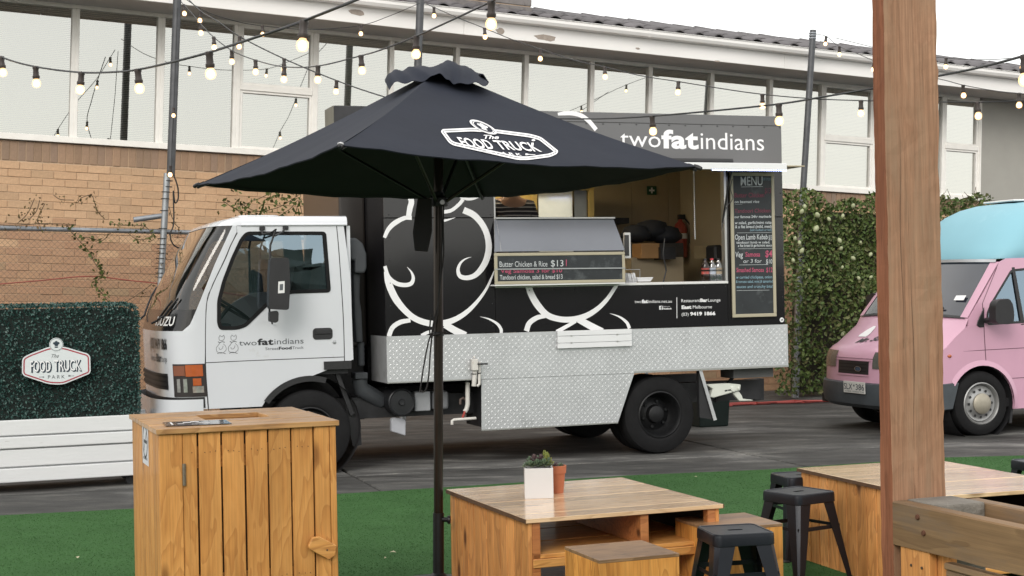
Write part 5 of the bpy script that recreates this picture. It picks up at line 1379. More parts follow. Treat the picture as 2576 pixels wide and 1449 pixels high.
rc = tx(1661, 1045.5, .02)
wheel(trk, (rc[0], .02, .348), .348, .20, .205, .15, RIMD)
wheel(trk, (rc[0], .235, .348), .348, .20, .205, .05, RIMD)
wheel(trk, (rc[0], 1.62, .348), .348, .20, .205, .05, RIMD); wheel(trk, (rc[0], 1.84, .348), .348, .20, .205, .05, RIMD)
fc = tx(780, 1066, .05)
wheel(trk, (fc[0], .05, .348), .348, .21, .205, .035, RIMD); wheel(trk, (fc[0], 1.58, .348), .348, .21, .205, .05, RIMD)
mf = [tx(*p, .08) for p in ((868, 1010), (884, 1020), (902, 1132), (890, 1138))]
MB().prism([tx(*p, .2) for p in ((862, 1000), (900, 1010), (906, 1118), (884, 1122))], .15, .155).build('mud_flap', BLACK, trk)
# rear mud guard stay and tow jack
a, b = [Vector((*tx(x, y, -.0), 0)) for x, y in ((1764, 932), (1800, 1058))]
MB().prism([tx(*p, -.01) for p in ((1758, 932), (1766, 932), (1803, 1056), (1795, 1058))], -.015, -.010).build('guard_strip', CHK, trk)
MB().prism([tx(*p, -.0) for p in ((1758, 932), (1764, 934), (1796, 1056), (1760, 1050))], .0, .05).build('mud_guard', BLACK, trk)
MB().tube([(*[tx(1850, 940, .3)[0]], .3, tx(1850, 940, .3)[1]), (tx(1798, 1010, .3)[0], .3, tx(1798, 1010, .3)[1])], .018, 8).build('stay', DARK, trk)
JW = mat('cream_jack', (.66, .68, .62), .45, var=.06, dirt=((.10, .10, .09), 18, .66))
r9 = ZD(2500, 1350, 2.8986)
def jk(*p): return [tx(*r9(*q), .06) for q in p]
MB().prism(jk((940, 545), (1200, 532), (1345, 545), (1340, 612), (1030, 700), (985, 690), (1020, 600)), .06, .13).build('jack_arm', JW, trk, bevel=.006)
MB().prism(jk((1260, 645), (1330, 620), (1372, 680), (1380, 712), (1500, 726), (1485, 735), (1340, 738)), .08, .12).build('jack_foot', JW, trk, bevel=.004)
jb_ = MB(); c = jk((1255, 597))[0]; jb_.lathe([(0, -.012), (.024, -.010), (.026, .0)], 14, (c[0], .06, c[1]), axis='y', cap=False); c = jk((1315, 590))[0]; jb_.lathe([(0, -.012), (.012, -.010), (.013, .0)], 10, (c[0], .06, c[1]), axis='y', cap=False)
jb_.build('jack_pivot', JW, trk)
sl = MB(); 
for p in (((1155, 610), (1190, 604), (1188, 622), (1158, 628)), ((1195, 604), (1232, 597), (1230, 615), (1195, 620))): sl.prism(jk(*p), .0585, .0595)
tag(sl.build('jack_slot', BLACK, trk), kind='stuff')
MB().box(tx(1845, 930, .1)[0], tx(1945, 930, .1)[0], .1, .35, tx(1890, 950, .1)[1], zbt - .002).build('rear_valance', mat('grey_valance', (.12, .12, .12), .6), trk)
MB().prism([tx(*p, .4) for p in ((1885, 955), (1922, 952), (1922, 1006), (1900, 1008), (1880, 990))], .4, .5).build('rear_bracket', DARK, trk)
# plumbing and underbody parts
PVC = mat('pvc_pipe', (.62, .60, .57), .45, var=.08, dirt=((.40, .33, .27), 16, .62))
r10 = ZD(1500, 1250, 2.3418)
def pp(*p, d=0.0): return [Vector((tx(*r10(*q), d)[0], d, tx(*r10(*q), d)[1])) for q in p]
MB().tube(pp((868, 650), (868, 860), (858, 905), (840, 930), d=.06), .020, 10).build('drain_pipe', PVC, trk, smooth=50)
MB().tube(pp((945, 990), (740, 1005), (722, 1015), (722, 1050), d=.05), .013, 10).build('drain_pipe', PVC, trk, smooth=50)
MB().tube(pp((845, 920), (820, 985), d=.05), .010, 8).build('tap_handle', mat('red_tap', (.35, .04, .03), .5), trk)
MB().tube(pp((800, 860), (800, 815), (825, 800), (845, 815), d=.1), .012, 8).build('hose', mat('brown_hose', (.10, .07, .06), .6), trk, smooth=50)
MB().tube(pp((935, 440), (935, 560), (930, 640), (925, 690), d=-.045), .020, 10).build('inlet_pipe', PVC, trk, smooth=50)
MB().tube(pp((975, 460), (978, 560), (978, 670), (955, 690), d=-.045), .013, 10).build('inlet_pipe', PVC, trk, smooth=50)
c = pp((930, 430), (925, 520), d=-.05); MB().box(c[0].x - .028, c[0].x + .024, -.085, -.03, c[1].z - .02, c[0].z - .005).tube([c[0], c[0] + Vector((0, 0, .02))], .010, 8).build('valve_body', PVC, trk, bevel=.008)
MB().tube(pp((960, 483), (1055, 481), d=-.085), .007, 8).build('valve_handle', BLACK, trk)
MB().lathe([(.022, -.004), (.022, .004)], 12, tuple(pp((930, 575), d=-.045)[0])).lathe([(.016, -.004), (.016, .004)], 12, tuple(pp((975, 568), d=-.045)[0])).build('hose_clamp', BLACK, trk)
c = pp((248, 840), d=.12)[0]; rr_ = abs(pp((372, 840), d=.12)[0].x - c.x)
MB().lathe([(0, -.02), (rr_ * .2, -.022), (rr_ * .25, -.006), (rr_ * .85, -.004), (rr_ * .93, -.016), (rr_, -.010), (rr_, .30)], 32, tuple(c), axis='y', cap=False).build('air_drum', mat('drum_black', (.022, .023, .026), .45, .3, var=.3, scale=9), trk, smooth=35)
a, b = pp((372, 745), (522, 920), d=.16); MB().box(a.x, b.x, .16, .34, b.z, a.z).build('battery_box', mat('grey_box', (.30, .31, .33), .55, var=.12, scale=12), trk, bevel=.006)
a, b = pp((535, 740), (695, 905), d=.2); MB().box(a.x, b.x, .2, .5, b.z, a.z).build('fuel_tank', mat('tank_grey', (.20, .205, .22), .5, var=.15), trk, bevel=.03, seg=3)
MB().prism([(p.x, p.z) for p in pp((155, 1000), (180, 985), (245, 990), (290, 1010), (288, 1155), (155, 1115), d=.2)], .2, .26).build('battery_cover', mat('pale_cover', (.42, .43, .47), .5), trk, bevel=.006)
# air intake behind the cab
INT = mat('intake_plastic', (.050, .055, .062), .6, var=.2, scale=6)
r11 = ZD(1340, 880, 1.905)
def it(*p, d=.22): return [tx(*r11(*q), d) for q in p]
MB().prism(it((80, 140), (150, 138), (200, 180), (228, 260), (230, 365), (215, 405), (140, 405), (140, 310), (110, 305), (90, 170)), .16, .40).build('intake_head', INT, trk, bevel=.02, seg=2)
MB().prism(it((140, 400), (195, 400), (190, 600), (205, 700), (215, 935), (165, 935), (150, 720)), .22, .34).build('intake_duct', INT, trk, bevel=.02, seg=2)
ib = it((180, 935), (240, 1110)); cxi = (ib[0][0] + ib[1][0]) / 2; rri = (ib[1][0] - ib[0][0]) / 2
MB().lathe([(rri * (1.0 if k % 2 else .9), ib[1][1] + (ib[0][1] - ib[1][1]) * k / 10) for k in range(11)], 18, (cxi, .28, 0)).build('bellows', INT, trk, smooth=40)
a, b = it((150, 1165), (248, 1210)); MB().box(a[0], b[0], .2, .36, b[1], a[1]).build('intake_clamp', INT, trk, bevel=.006)
MB().tube([(it((200, 1215))[0][0], .28, it((200, 1215))[0][1]), (it((210, 1290))[0][0], .28, it((210, 1290))[0][1]), (it((380, 1390))[0][0], .34, it((380, 1390))[0][1])], .07, 12).build('intake_hose', INT, trk, smooth=60)
MB().box(-3.3, xF - .02, .70, 1.9, .38, 1.05).build('engine_bay', BLACK, trk)

# ---- cab
yc = .05; cw = 1.76; cm = yc + cw / 2; hw = cw / 2
def lerp_tab(tab, z):
    return float(np.interp(z, [a for a, _ in tab], [b for _, b in tab]))
SEAM = sorted([(tx(*p, yc)[1], tx(*p, yc)[0]) for p in ((596, 585), (579, 618), (565, 652), (533.5, 718), (518, 769), (516, 917), (523.6, 1031))])
SEAM = [(.40, SEAM[0][1])] + SEAM
FRNT = sorted([(T.hy(x, y, cm).z, T.hy(x, y, cm).x) for x, y in ((496, 573.6), (463, 624.5), (424, 691), (398.6, 741.6), (371, 827.6), (375, 909.6))])
FRNT = [(.40, FRNT[0][1] + .02), (.80, FRNT[0][1] + .006)] + FRNT
def cabpt(th, z, off=0.0, xs=None, xf=None, h=None):
    xs = lerp_tab(SEAM, z) if xs is None else xs; xf = lerp_tab(FRNT, z) if xf is None else xf; h = hw if h is None else h
    def f(t):
        c, s = math.cos(t), math.sin(t)
        return Vector((xs - (xs - xf) * abs(s) ** .62, cm - h * math.copysign(abs(c) ** .52, c), z))
    p = f(th)
    if off:
        t0, t1 = max(.0005, th - .02), min(math.pi - .0005, th + .02); t = f(t1) - f(t0); nrm = Vector((-abs(t.y) if True else 0, t.x * (1 if t.y >= 0 else -1), 0)).normalized()
        zz0 = lerp_tab(FRNT, z - .03); zz1 = lerp_tab(FRNT, z + .03)
        p = p + nrm * off
    return p
def th_for(px, z):
    lo, hi = .0005, 1.3
    for _ in range(40):
        m_ = (lo + hi) / 2
        if T.pr(cabpt(m_, z))[0] > px: lo = m_
        else: hi = m_
    return lo
zroof = tx(700, 556, yc)[1]; zws1 = T.hy(496, 578, cm).z - .005; zwb = T.hy(371, 829, cm).z
edge = [(zwb, 459), (zwb + .05, 478), (tx(502, 761, yc)[1], 502), (tx(541, 663, yc)[1], 541), (zws1, 585)]
def thw(z): return th_for(float(np.interp(z, [a for a, _ in edge], [b for _, b in edge])), z)
CABW = mat('cab_white', (.63, .65, .69), .22, var=.02, scale=2, coat=.6, dirt=((.52, .52, .51), 3.5, .66), gloss_var=.06)
xrr = tx(885, 700, yc)[0]
def rows_front(z0, z1, nz__, t0f, t1f, nth, off=0.0):
    rows = []
    for i in range(nz__ + 1):
        z = z0 + (z1 - z0) * i / nz__; a, b = t0f(z), t1f(z)
        rows.append([cabpt(a + (b - a) * k / nth, z, off) for k in range(nth + 1)])
    return rows
E0 = lambda z: .0004; E1 = lambda z: math.pi - .0004
zbl = .58
m = MB(); m.grid(rows_front(zbl, zwb, 14, E0, E1, 48)); m.build('front_panel', CABW, trk, smooth=50)
for a, b in ((E0, thw), (lambda z: math.pi - thw(z), E1)):
    m = MB(); m.grid(rows_front(zwb, zws1, 16, a, b, 8)); m.build('windscreen_pillar', CABW, trk, smooth=50)
# roof: front brow and closed top
m = MB(); rows = []
zt3 = zws1
xs0, xf0 = lerp_tab(SEAM, zt3), lerp_tab(FRNT, zt3)
for k, (dz_, dx, dh) in enumerate(((0, 0, 0), (.03, .035, .004), (.055, .10, .02), (.072, .19, .05), (.082, .32, .12), (.088, .5, .26), (.09, .62, .45))):
    z = zt3 + dz_; xf = xf0 + dx; xs = max(xs0 + dx * .55, xf + .02)
    ring_ = [Vector((xrr - .03 + (.0 if k < 2 else dh * .1), cm - (hw - dh), z))] + [cabpt(.0004 + (math.pi - .0008) * j / 40, z, 0, xs, xf, hw - dh) for j in range(41)] + [Vector((xrr - .03 + (.0 if k < 2 else dh * .1), cm + (hw - dh), z))]
    rows.append(ring_)
m.grid(rows); m.add(rows[-1], [tuple(range(len(rows[-1])))])
m.grid([[rows[i][-1] for i in range(7)], [rows[i][0] for i in range(7)]])
m.build('roof', CABW, trk, smooth=45)
m = MB(); m.prism(rrect(-3.56, -3.22, cm - .34, cm + .34, .07, 4), zt3 + .088, zt3 + .112, plane='xy'); m.build('roof_hatch', CABW, trk, bevel=.012, seg=2)
drip = MB(); drip.tube([Vector((xrr - .035, yc - .006, zt3 + .004)), Vector((lerp_tab(SEAM, zt3) + .03, yc - .006, zt3 + .004))], .009, 6); drip.build('drip_rail', CABW, trk)
# side panels with the door window and wheel arch
win = [tx(*r8b_, yc) for r8b_ in [((550 + x / 1.61) / SS, (850 + y / 1.61) / SS) for x, y in ((700, 122), (1214, 122), (1246, 515), (985, 523), (842, 598), (700, 738), (640, 756), (528, 756), (512, 715), (512, 570), (545, 440), (605, 285), (662, 165))]]
winr = rpoly(win, .035, 4); wing = inset(winr, .016)
arch_c = (fc[0] + .0, .348); ra = .455
zdb = tx(870, 905, yc)[1]
def archpts(r, a0, a1, n=16): return [(arch_c[0] + r * math.cos(rad(a0 + (a1 - a0) * k / n)), arch_c[1] + r * math.sin(rad(a0 + (a1 - a0) * k / n))) for k in range(n + 1)]
seam_pts = [(x + .0015, z) for z, x in SEAM if z > .62 and z < zt3] + [(lerp_tab(SEAM, zt3 - .004), zt3 - .004)]
xB = xrr
aa = math.degrees(math.asin((zbl - arch_c[1]) / ra))
aa2 = math.degrees(math.asin(min(.999, (zdb - arch_c[1]) / ra)))
ap_ = archpts(ra, 180 - aa, aa2 if zdb - arch_c[1] < ra else 90)
outer = [(lerp_tab(SEAM, zbl) + .0015, zbl)] + [ap_[0]] + ap_[1:] + [(xB, zdb), (xB - .005, 1.2), (xB - .01, 1.6), (xB - .06, zt3 - .004)] + list(reversed(seam_pts))
for y0, y1 in ((yc, yc + .03), (yc + cw - .03, yc + cw)):
    m = MB(); m.prism(outer, y0, y1, [list(reversed(wing))]); m.build('door' if y0 == yc else 'far_door', CABW, trk)
MB().box(xB - .03, xB, yc + .031, yc + cw - .031, zdb + .1, zt3 - .005).build('back_panel', CABW, trk)
ws = MB(); n = len(winr); ws.add([(p[0], yc - .004, p[1]) for p in winr] + [(p[0], yc - .004, p[1]) for p in inset(winr, .030)] + [(p[0], yc + .001, p[1]) for p in winr], [(k, (k + 1) % n, n + (k + 1) % n, n + k) for k in range(n)] + [(k, (k + 1) % n, 2 * n + (k + 1) % n, 2 * n + k) for k in range(n)])
ws.build('window_seal', RUBBER, trk)
GLS = glass('tinted_side_glass', (.60, .67, .70), 1.5, .0, boost=7.0, refl=(.62, .82, 1.0))
WSG = glass('tinted_windscreen', (.40, .39, .36), 1.5, .0, boost=1.6)
m = MB(); t_ = tessellate_polygon([[Vector((a, b, 0)) for a, b in wing]]); m.add([(p[0], yc + .010, p[1]) for p in wing], [tuple(q) if True else q for q in t_])
o = m.build('side_glass', GLS, trk)
m = MB(); m.add([(p[0], yc + cw - .010, p[1]) for p in wing], [tuple(q) for q in t_]); m.build('far_glass', GLS, trk)
m = MB(); m.grid(rows_front(zwb + .17, zws1, 14, lambda z: thw(z) + .0, lambda z: math.pi - thw(z), 40, -.004)); m.build('windscreen', WSG, trk, smooth=60)
m = MB(); m.grid(rows_front(zwb, zwb + .17, 4, lambda z: thw(z) + .0, lambda z: math.pi - thw(z), 40, .001)); m.build('windscreen_apron', BPAN, trk, smooth=60)
# seams of the door
sm_ = MB(); pts = [(x, z) for z, x in SEAM if z < zt3]
ribbon(sm_, [(x + .004, z, .006) for x, z in pts], yc - .0008)
p = [tx(*r8, yc) for r8 in [((550 + x / 1.61) / SS, (850 + y / 1.61) / SS) for x, y in ((438, 968), (700, 955), (1000, 943), (1332, 930))]]
ribbon(sm_, [(a, b, .006) for a, b in p], yc - .0008)
p = [tx(*r8, yc) for r8 in [((550 + x / 1.61) / SS, (850 + y / 1.61) / SS) for x, y in ((1282, 85), (1297, 250), (1318, 550), (1328, 750), (1333, 958))]]
ribbon(sm_, [(a, b, .007) for a, b in p], yc - .0008)
sm_.build('panel_gap', BLACK, trk)
# arch trim
tr = MB(); po_, pi_ = archpts(ra + .012, 180 - aa - 6, 72), archpts(ra - .035, 180 - aa - 6, 72)
tr.grid([[(a, yc - .014, b) for a, b in po_], [(a, yc - .014, b) for a, b in pi_]]); tr.grid([[(a, yc - .014, b) for a, b in po_], [(a, yc + .01, b) for a, b in po_]]); tr.grid([[(a, yc - .014, b) for a, b in pi_], [(a, yc + .2, b) for a, b in pi_]])
xq = arch_c[0] + (ra + .012) * math.cos(rad(72)); tr.box(xq - .02, xB - .02, yc - .013, yc + .05, zdb - .075, zdb - .008)
tr.build('arch_trim', BLACK, trk)
MB().lathe([(ra - .02, 0), (ra - .02, .5)], 32, (arch_c[0], yc + .03, arch_c[1] + .03), axis='y', cap=False).build('wheel_housing', DARK, trk)
stp = tx(858, 905, yc); MB().tube([(stp[0] - .03, yc + .02, zdb - .01), (stp[0] - .03, yc + .02, zdb - .06), (stp[0] + .04, yc + .02, zdb - .065), (stp[0] + .045, yc + .02, zdb - .01)], .006, 6).build('step_bar', STEEL, trk)
MB().prism([tx(*p, .12) for p in ((838, 925), (848, 925), (892, 1040), (882, 1046))], .12, .16).build('stay_bracket', DARK, trk)
# bumper, grille, lamps
m = MB(); rows = []
for z, o_ in ((.60, .012), (.62, .035), (.60 + .06, .05), (.52, .055), (.40, .045), (.36, .02)):
    rows.append([cabpt(.02 + (math.pi - .04) * k / 48, z, 0, lerp_tab(SEAM, .6) + .0, lerp_tab(FRNT, .9) - o_ + .0, hw + .006) for k in range(49)])
rows = [rows[2], rows[3], rows[4], rows[5]]
m.grid(rows); m.build('bumper', CABW, trk, smooth=50)
def patch(name, z0, z1, t0, t1, off, mt, nth=10, nz_=3, par=trk):
    m = MB(); m.grid(rows_front(z0, z1, nz_, (lambda z: t0) if not callable(t0) else t0, (lambda z: t1) if not callable(t1) else t1, nth, off)); return m.build(name, mt, par, smooth=50)
zh0, zh1 = T.hy(470, 996, yc + .15).z, T.hy(470, 914, yc + .15).z
tA, tB = th_for(519, .85), th_for(437, .85)
patch('bumper_gap', zbl + .01, zh0 - .005, .01, math.pi - .01, .004, BLACK, 40)
LMB = mat('lamp_bezel', (.035, .03, .03), .3); ORG = mat('amber_lens', (.42, .10, .03), .18, var=.1, scale=20, coat=.8); LNS = mat('clear_lens', (.42, .42, .40), .12, .5, var=.3, scale=30, coat=1); DOR = mat('brown_lens', (.22, .08, .045), .2, coat=.8)
for sgn_ in (0, 1):
    f = (lambda t: t) if not sgn_ else (lambda t: math.pi - t)
    def pt_(nm, u0, u1, v0, v1, off, mt, par=None): return patch(nm, zh0 + (zh1 - zh0) * v0, zh0 + (zh1 - zh0) * v1, f(tA + (tB - tA) * u0), f(tA + (tB - tA) * u1), off, mt, 8, 3, par or trk)
    hl = pt_('headlight', 0, 1, 0, 1, .006, LMB)
    pt_('indicator', .02, .46, .62, .97, .012, ORG, hl); pt_('indicator', .05, .24, .34, .56, .012, ORG, hl)
    pt_('lens', .02, .26, .12, .32, .012, LNS, hl); pt_('lens', .42, .56, .14, .55, .012, LNS, hl); pt_('lens', .68, .82, .14, .55, .012, LNS, hl)
    pt_('side_lens', .48, .95, .64, .95, .012, DOR, hl)
tg = th_for(424, .8); 
patch('grille', T.hy(400, 968, cm).z, T.hy(400, 930, cm).z, tg, math.pi - tg, .006, BLACK, 24)
for k in range(3):
    z = T.hy(400, 960 - k * 12, cm).z; patch('grille_bar', z - .008, z + .004, tg + .03, math.pi - tg - .03, .014, RIMD, 24)
patch('number_plate', .45, .55, 1.3, 1.85, .055, TRIMW, 6)
# front lettering
def fmap(z0, off=.006): return lambda a, b: tuple(cabpt(a, z0 + b, off))
zi = T.hy(415, 817, cm - .35).z
m = MB(); text(m, 'ISUZU', (th_for(391, zi), 0), (th_for(437, zi), 0), .072, fn=lambda a, b: tuple(cabpt(a, zi + b, .006)), bold=.02); m.build('badge_lettering', TRIMW, trk)
zi = T.hy(397, 872, cm).z
m = MB(); text(m, '(03) 9419 1866', (1.52, 0), (th_for(421, zi), 0), .085, fn=lambda a, b: tuple(cabpt(a, zi + b, .005)), bold=.03); m.build('lettering', BLACK_P, trk)
zi = T.hy(397, 902, cm).z
m = MB(); text(m, 'Restaurant', (1.52, 0), (1.25, 0), .05, fn=lambda a, b: tuple(cabpt(a, zi + b, .005))); text(m, 'Bar', (1.24, 0), (1.02, 0), .06, fn=lambda a, b: tuple(cabpt(a, zi + b, .005)), bold=.04); text(m, 'Lounge', (1.0, 0), (th_for(421, zi), 0), .05, fn=lambda a, b: tuple(cabpt(a, zi + b, .005))); m.build('lettering', GREYT, trk)
# wipers
for a, b, c in (((376, 787), (385, 760), (402, 730)), ((405, 795), (440, 765), (470, 755)), ((420, 800), (455, 770), (486, 752))):
    q = [T.hy(*p_, cm - .15) for p_ in (a, b, c)]
    zz_ = [tt.z for tt in q]; th_ = {0: 2.0}.get(0)
for t0, t1, z0, z1 in ((1.9, 2.35, zwb + .08, zwb + .36), (1.0, .62, zwb + .10, zwb + .26), (1.25, .80, zwb + .06, zwb + .24)):
    MB().tube([cabpt(t0 + (t1 - t0) * k / 8, z0 + (z1 - z0) * k / 8, .018 + .03 * (k == 0)) for k in range(9)], .009, 6).build('wiper', BLACK, trk, smooth=50)
# mirrors
r8 = ZD(550, 850, 1.61)
ym = -.20
mp_ = [T.xz(r8(*p), ym) for p in ((862, 292), (968, 290), (978, 310), (984, 470), (976, 620), (962, 628), (852, 622), (846, 600), (848, 420), (855, 310))]
mr = MB(); mr.prism(rpoly(mp_, .02, 3), ym, ym + .09); mro = mr.build('mirror', BLACK, trk, bevel=.012, seg=2)
mk = [T.xz(r8(*p), ym - .002) for p in ((907, 445), (948, 441), (947, 518), (905, 521))]; MB().prism(mk, ym - .002, ym - .0005).build('mirror_sticker', TRIMW, mro)
mk = [T.xz(r8(*p), ym - .003) for p in ((916, 462), (938, 460), (937, 500), (915, 502))]; MB().prism(mk, ym - .0028, ym - .0021).build('mirror_emblem', GREYT, mro)
m2 = [T.xz(r8(*p), ym + .02) for p in ((850, 640), (900, 632), (910, 645), (908, 700), (890, 712), (850, 702))]; MB().prism(rpoly(m2, .012, 3), ym + .02, ym + .08).build('small_mirror', BLACK, trk, bevel=.008, seg=2)
def t3(p, y): q = T.xz(r8(*p), y); return Vector((q[0], y, q[1]))
MB().tube([t3((800, 108), yc - .01), t3((805, 140), yc - .06), t3((862, 130), ym + .05), t3((892, 105), ym + .045), t3((856, 210), ym + .045), t3((852, 330), ym + .045), t3((850, 640), ym + .045), t3((868, 715), yc - .02)], .008, 8).build('mirror_arm', BLACK, trk, smooth=60)
MB().tube([t3((950, 100), yc - .01), t3((935, 125), yc - .05), t3((885, 150), ym + .045)], .008, 8).build('mirror_arm', BLACK, trk, smooth=60)
for p in ((800, 100), (950, 96)): q = t3(p, yc); MB().box(q.x - .02, q.x + .025, yc - .015, yc - .001, q.z - .02, q.z + .014).build('mirror_mount', BLACK, trk, bevel=.003)
# far mirror seen through the cab
fm = [T.xz(r8(*p), 1.95) for p in ((735, 365), (800, 395), (815, 560), (740, 550), (725, 400))]; MB().prism(rpoly(fm, .03, 3), 1.93, 1.99).build('mirror', BLACK, trk, bevel=.01)
fm2 = [T.xz(r8(*p), 1.92) for p in ((752, 385), (795, 402), (806, 565), (752, 545))]; MB().prism(rpoly(fm2, .02, 3), 1.925, 1.929).build('mirror_glass', mat('mirror_silver', (.62, .64, .62), .05, .9), trk)
MB().tube([(fm[0][0], 1.95, fm[0][1] + .3), (fm[0][0] - .02, 1.95, fm[0][1] + .2), (fm[0][0] - .02, 1.95, fm[0][1] - .25)], .011, 6).build('mirror_arm', BLACK, trk)
# cab interior
SEATM = mat('dark_seat', (.03, .032, .038), .8, var=.2); DASH = mat('dark_dash', (.03, .03, .032), .6)
for y in (yc + .22, yc + .98):
    MB().box(-3.35, -2.92, y, y + .52, .98, 1.14).build('seat', SEATM, trk, bevel=.03, seg=2); MB().hexa([(-3.02, y, 1.12), (-2.88, y, 1.12), (-2.88, y + .5, 1.12), (-3.02, y + .5, 1.12), (-2.92, y + .03, 1.74), (-2.82, y + .03, 1.74), (-2.82, y + .47, 1.74), (-2.92, y + .47, 1.74)]).build('seat_back', SEATM, trk, bevel=.03, seg=2)
MB().box(-4.0, -3.72, yc + .06, yc + cw - .06, .9, 1.26).build('dashboard', DASH, trk, bevel=.03, seg=2)
MB().box(-3.9, xB - .04, yc + .04, yc + cw - .04, .82, .86).build('cab_floor', DARK, trk)
sw = MB(); cs = Vector((-3.55, yc + 1.25, 1.38)); nrm = Vector((.55, 0, .83)).normalized(); e1_ = Vector((0, 1, 0)); e2_ = nrm.cross(e1_)
ringp = [cs + (e1_ * math.cos(2 * math.pi * k / 24) + e2_ * math.sin(2 * math.pi * k / 24)) * .20 for k in range(25)]
sw.tube(ringp, .014, 6, False); sw.tube([cs - e1_ * .2, cs, cs + e1_ * .2], .012, 6); sw.tube([cs, Vector((-3.75, yc + 1.25, 1.15))], .02, 6); sw.build('steering_wheel', BLACK, trk, smooth=60)
# door handle, lock, lettering
dh = [tx(*r8(*p), yc) for p in ((1128, 745), (1255, 742), (1258, 815), (1130, 820))]
x0, x1 = dh[0][0], dh[1][0]; z0, z1 = (dh[2][1] + dh[3][1]) / 2, (dh[0][1] + dh[1][1]) / 2
MB().prism(rrect(x0, x1, z0, z1, .028, 5), yc - .004, yc - .0005).build('handle_recess', BLACK, trk); MB().box(x0 + .02, x1 - .012, yc - .012, yc - .0045, (z0 + z1) / 2 - .004, z1 - .012).build('door_handle', BLACK, trk, bevel=.005)
c = tx(*r8(1268, 835), yc); lk = MB(); lk.lathe([(0, -.007), (.012, -.006), (.016, -.001), (.016, .0)], 16, (c[0], yc, c[1]), axis='y', cap=False); lk.build('door_lock', STEEL, trk, smooth=40)
def tline(mbw, s, a, b, h, y, bold=0, **k): text(mbw, s, a, b, h, y, bold, **k)
m = MB(); mg = MB(); P8 = lambda x, y: tx(*r8(x, y), yc - .002)
hc = P8(660, 822)[1] - P8(660, 857)[1]
text(mg, 'two', P8(655, 857), P8(768, 855), hc, yc - .0016); text(m, 'fat', P8(773, 853), P8(876, 850), hc * 1.12, yc - .0016, bold=.034, space=1.06); text(mg, 'indians', P8(882, 849), P8(1070, 843), hc * 1.05, yc - .0016)
h2 = hc * .52; text(mg, 'Street', P8(824, 886), P8(908, 884), h2, yc - .0016); text(m, 'Food', P8(910, 883), P8(993, 880), h2, yc - .0016, bold=.035); text(mg, 'Truck', P8(997, 880), P8(1070, 877), h2, yc - .0016)
mg.build('lettering', GREYT, trk); m.build('bold_lettering', BLACK_P, trk)
m = MB()
for dx in (0, 77):
    def S_(pts, w=3.0): 
        q = []
        for p in pts: a = P8(p[0] + dx, p[1] - dx * .03); q.append((a[0], a[1], .0016 * w / 3 * (p[2] if len(p) > 2 else 1.6)))
        ribbon(m, q, yc - .0018)
    S_([(528, 790), (545, 800), (555, 790), (560, 805), (552, 822), (530, 824), (524, 806), (530, 795)]); S_([(518, 832), (530, 838), (545, 832), (562, 836)], 5)
    S_([(530, 840), (520, 855), (508, 872), (512, 895), (530, 905), (552, 902), (570, 885), (568, 862), (552, 845)]); S_([(552, 858), (545, 876), (530, 882), (524, 870)]); S_([(514, 910), (530, 902), (548, 904), (568, 910)], 4)
m.build('cook_emblem', BLACK_P, trk)

# ---- box lettering and figures
GW = WHITE_P
r6 = ZD(1024, 768, 1.8867); r7 = ZD(2048, 768, 1.8867); r3 = ZD(2048, 0, 1.8867)
def stroke(m, zd, pts, y=-.0025):
    q = []
    for x, yy, w in pts:
        a = tx(*zd(x, yy)); q.append((max(a[0], xF + .002), a[1], w / 1.8867 / SS / FPX * 13.0))
    ribbon(m, q, y, 8)
m = MB()
stroke(m, r6, [(1175, 195, 30), (1120, 197, 30), (1050, 232, 36), (1000, 280, 32), (968, 345, 24)], -.0025)
stroke(m, r6, [(962, 560, 26), (1000, 640, 28), (1055, 688, 32), (1120, 702, 30), (1170, 690, 30), (1186, 650, 24), (1172, 605, 14), (1140, 566, 2)], -.0028)
stroke(m, r6, [(974, 600, 20), (1000, 690, 48), (1050, 800, 52), (1120, 890, 46), (1200, 955, 44), (1300, 990, 44), (1400, 992, 44), (1500, 962, 40), (1590, 905, 34), (1670, 825, 26), (1735, 735, 20), (1775, 650, 14), (1797, 595, 6)], -.0031)
stroke(m, r6, [(1566, 136, 48), (1640, 172, 48), (1700, 235, 46), (1742, 320, 46), (1756, 420, 48), (1738, 510, 48), (1700, 580, 44), (1650, 630, 38), (1590, 648, 34), (1540, 635, 32), (1524, 590, 26), (1540, 540, 18), (1578, 506, 10), (1625, 490, 1)], -.0025)
stroke(m, r6, [(1165, 968, 30), (1090, 982, 34), (1032, 1020, 34), (1008, 1070, 34), (1004, 1090, 34)], -.0034)
stroke(m, r6, [(1330, 1050, 22), (1290, 1062, 24), (1248, 1084, 26)], -.0025)
stroke(m, r6, [(1425, 1000, 50), (1500, 1045, 52), (1580, 1084, 54)], -.0034)
stroke(m, r6, [(1690, 940, 1), (1760, 960, 12), (1820, 995, 20), (1848, 1035, 24), (1850, 1068, 24)], -.0025)
stroke(m, r6, [(1025, 8, 24), (1090, 18, 40), (1150, 30, 40), (1172, 70, 42), (1160, 125, 42), (1150, 185, 38)], -.0037)
stroke(m, r6, [(1400, 152, 26), (1470, 140, 26), (1530, 95, 26), (1562, 55, 28)], -.0025); stroke(m, r6, [(1540, 28, 36), (1600, 42, 44), (1660, 34, 34), (1700, 18, 8)], -.0028)
stroke(m, r6, [(1350, 224, 20), (1430, 214, 16), (1505, 192, 1)], -.0025)
m.build('figure_print', GW, trk)
m = MB()
stroke(m, r7, [(112, 665, 52), (140, 760, 52), (190, 850, 54), (260, 925, 48), (350, 958, 44), (450, 962, 44), (550, 938, 44), (640, 885, 38), (720, 805, 32), (790, 700, 28), (800, 680, 26)], -.0025)
stroke(m, r7, [(262, 935, 26), (190, 948, 36), (130, 990, 40), (108, 1050, 42)], -.0028)
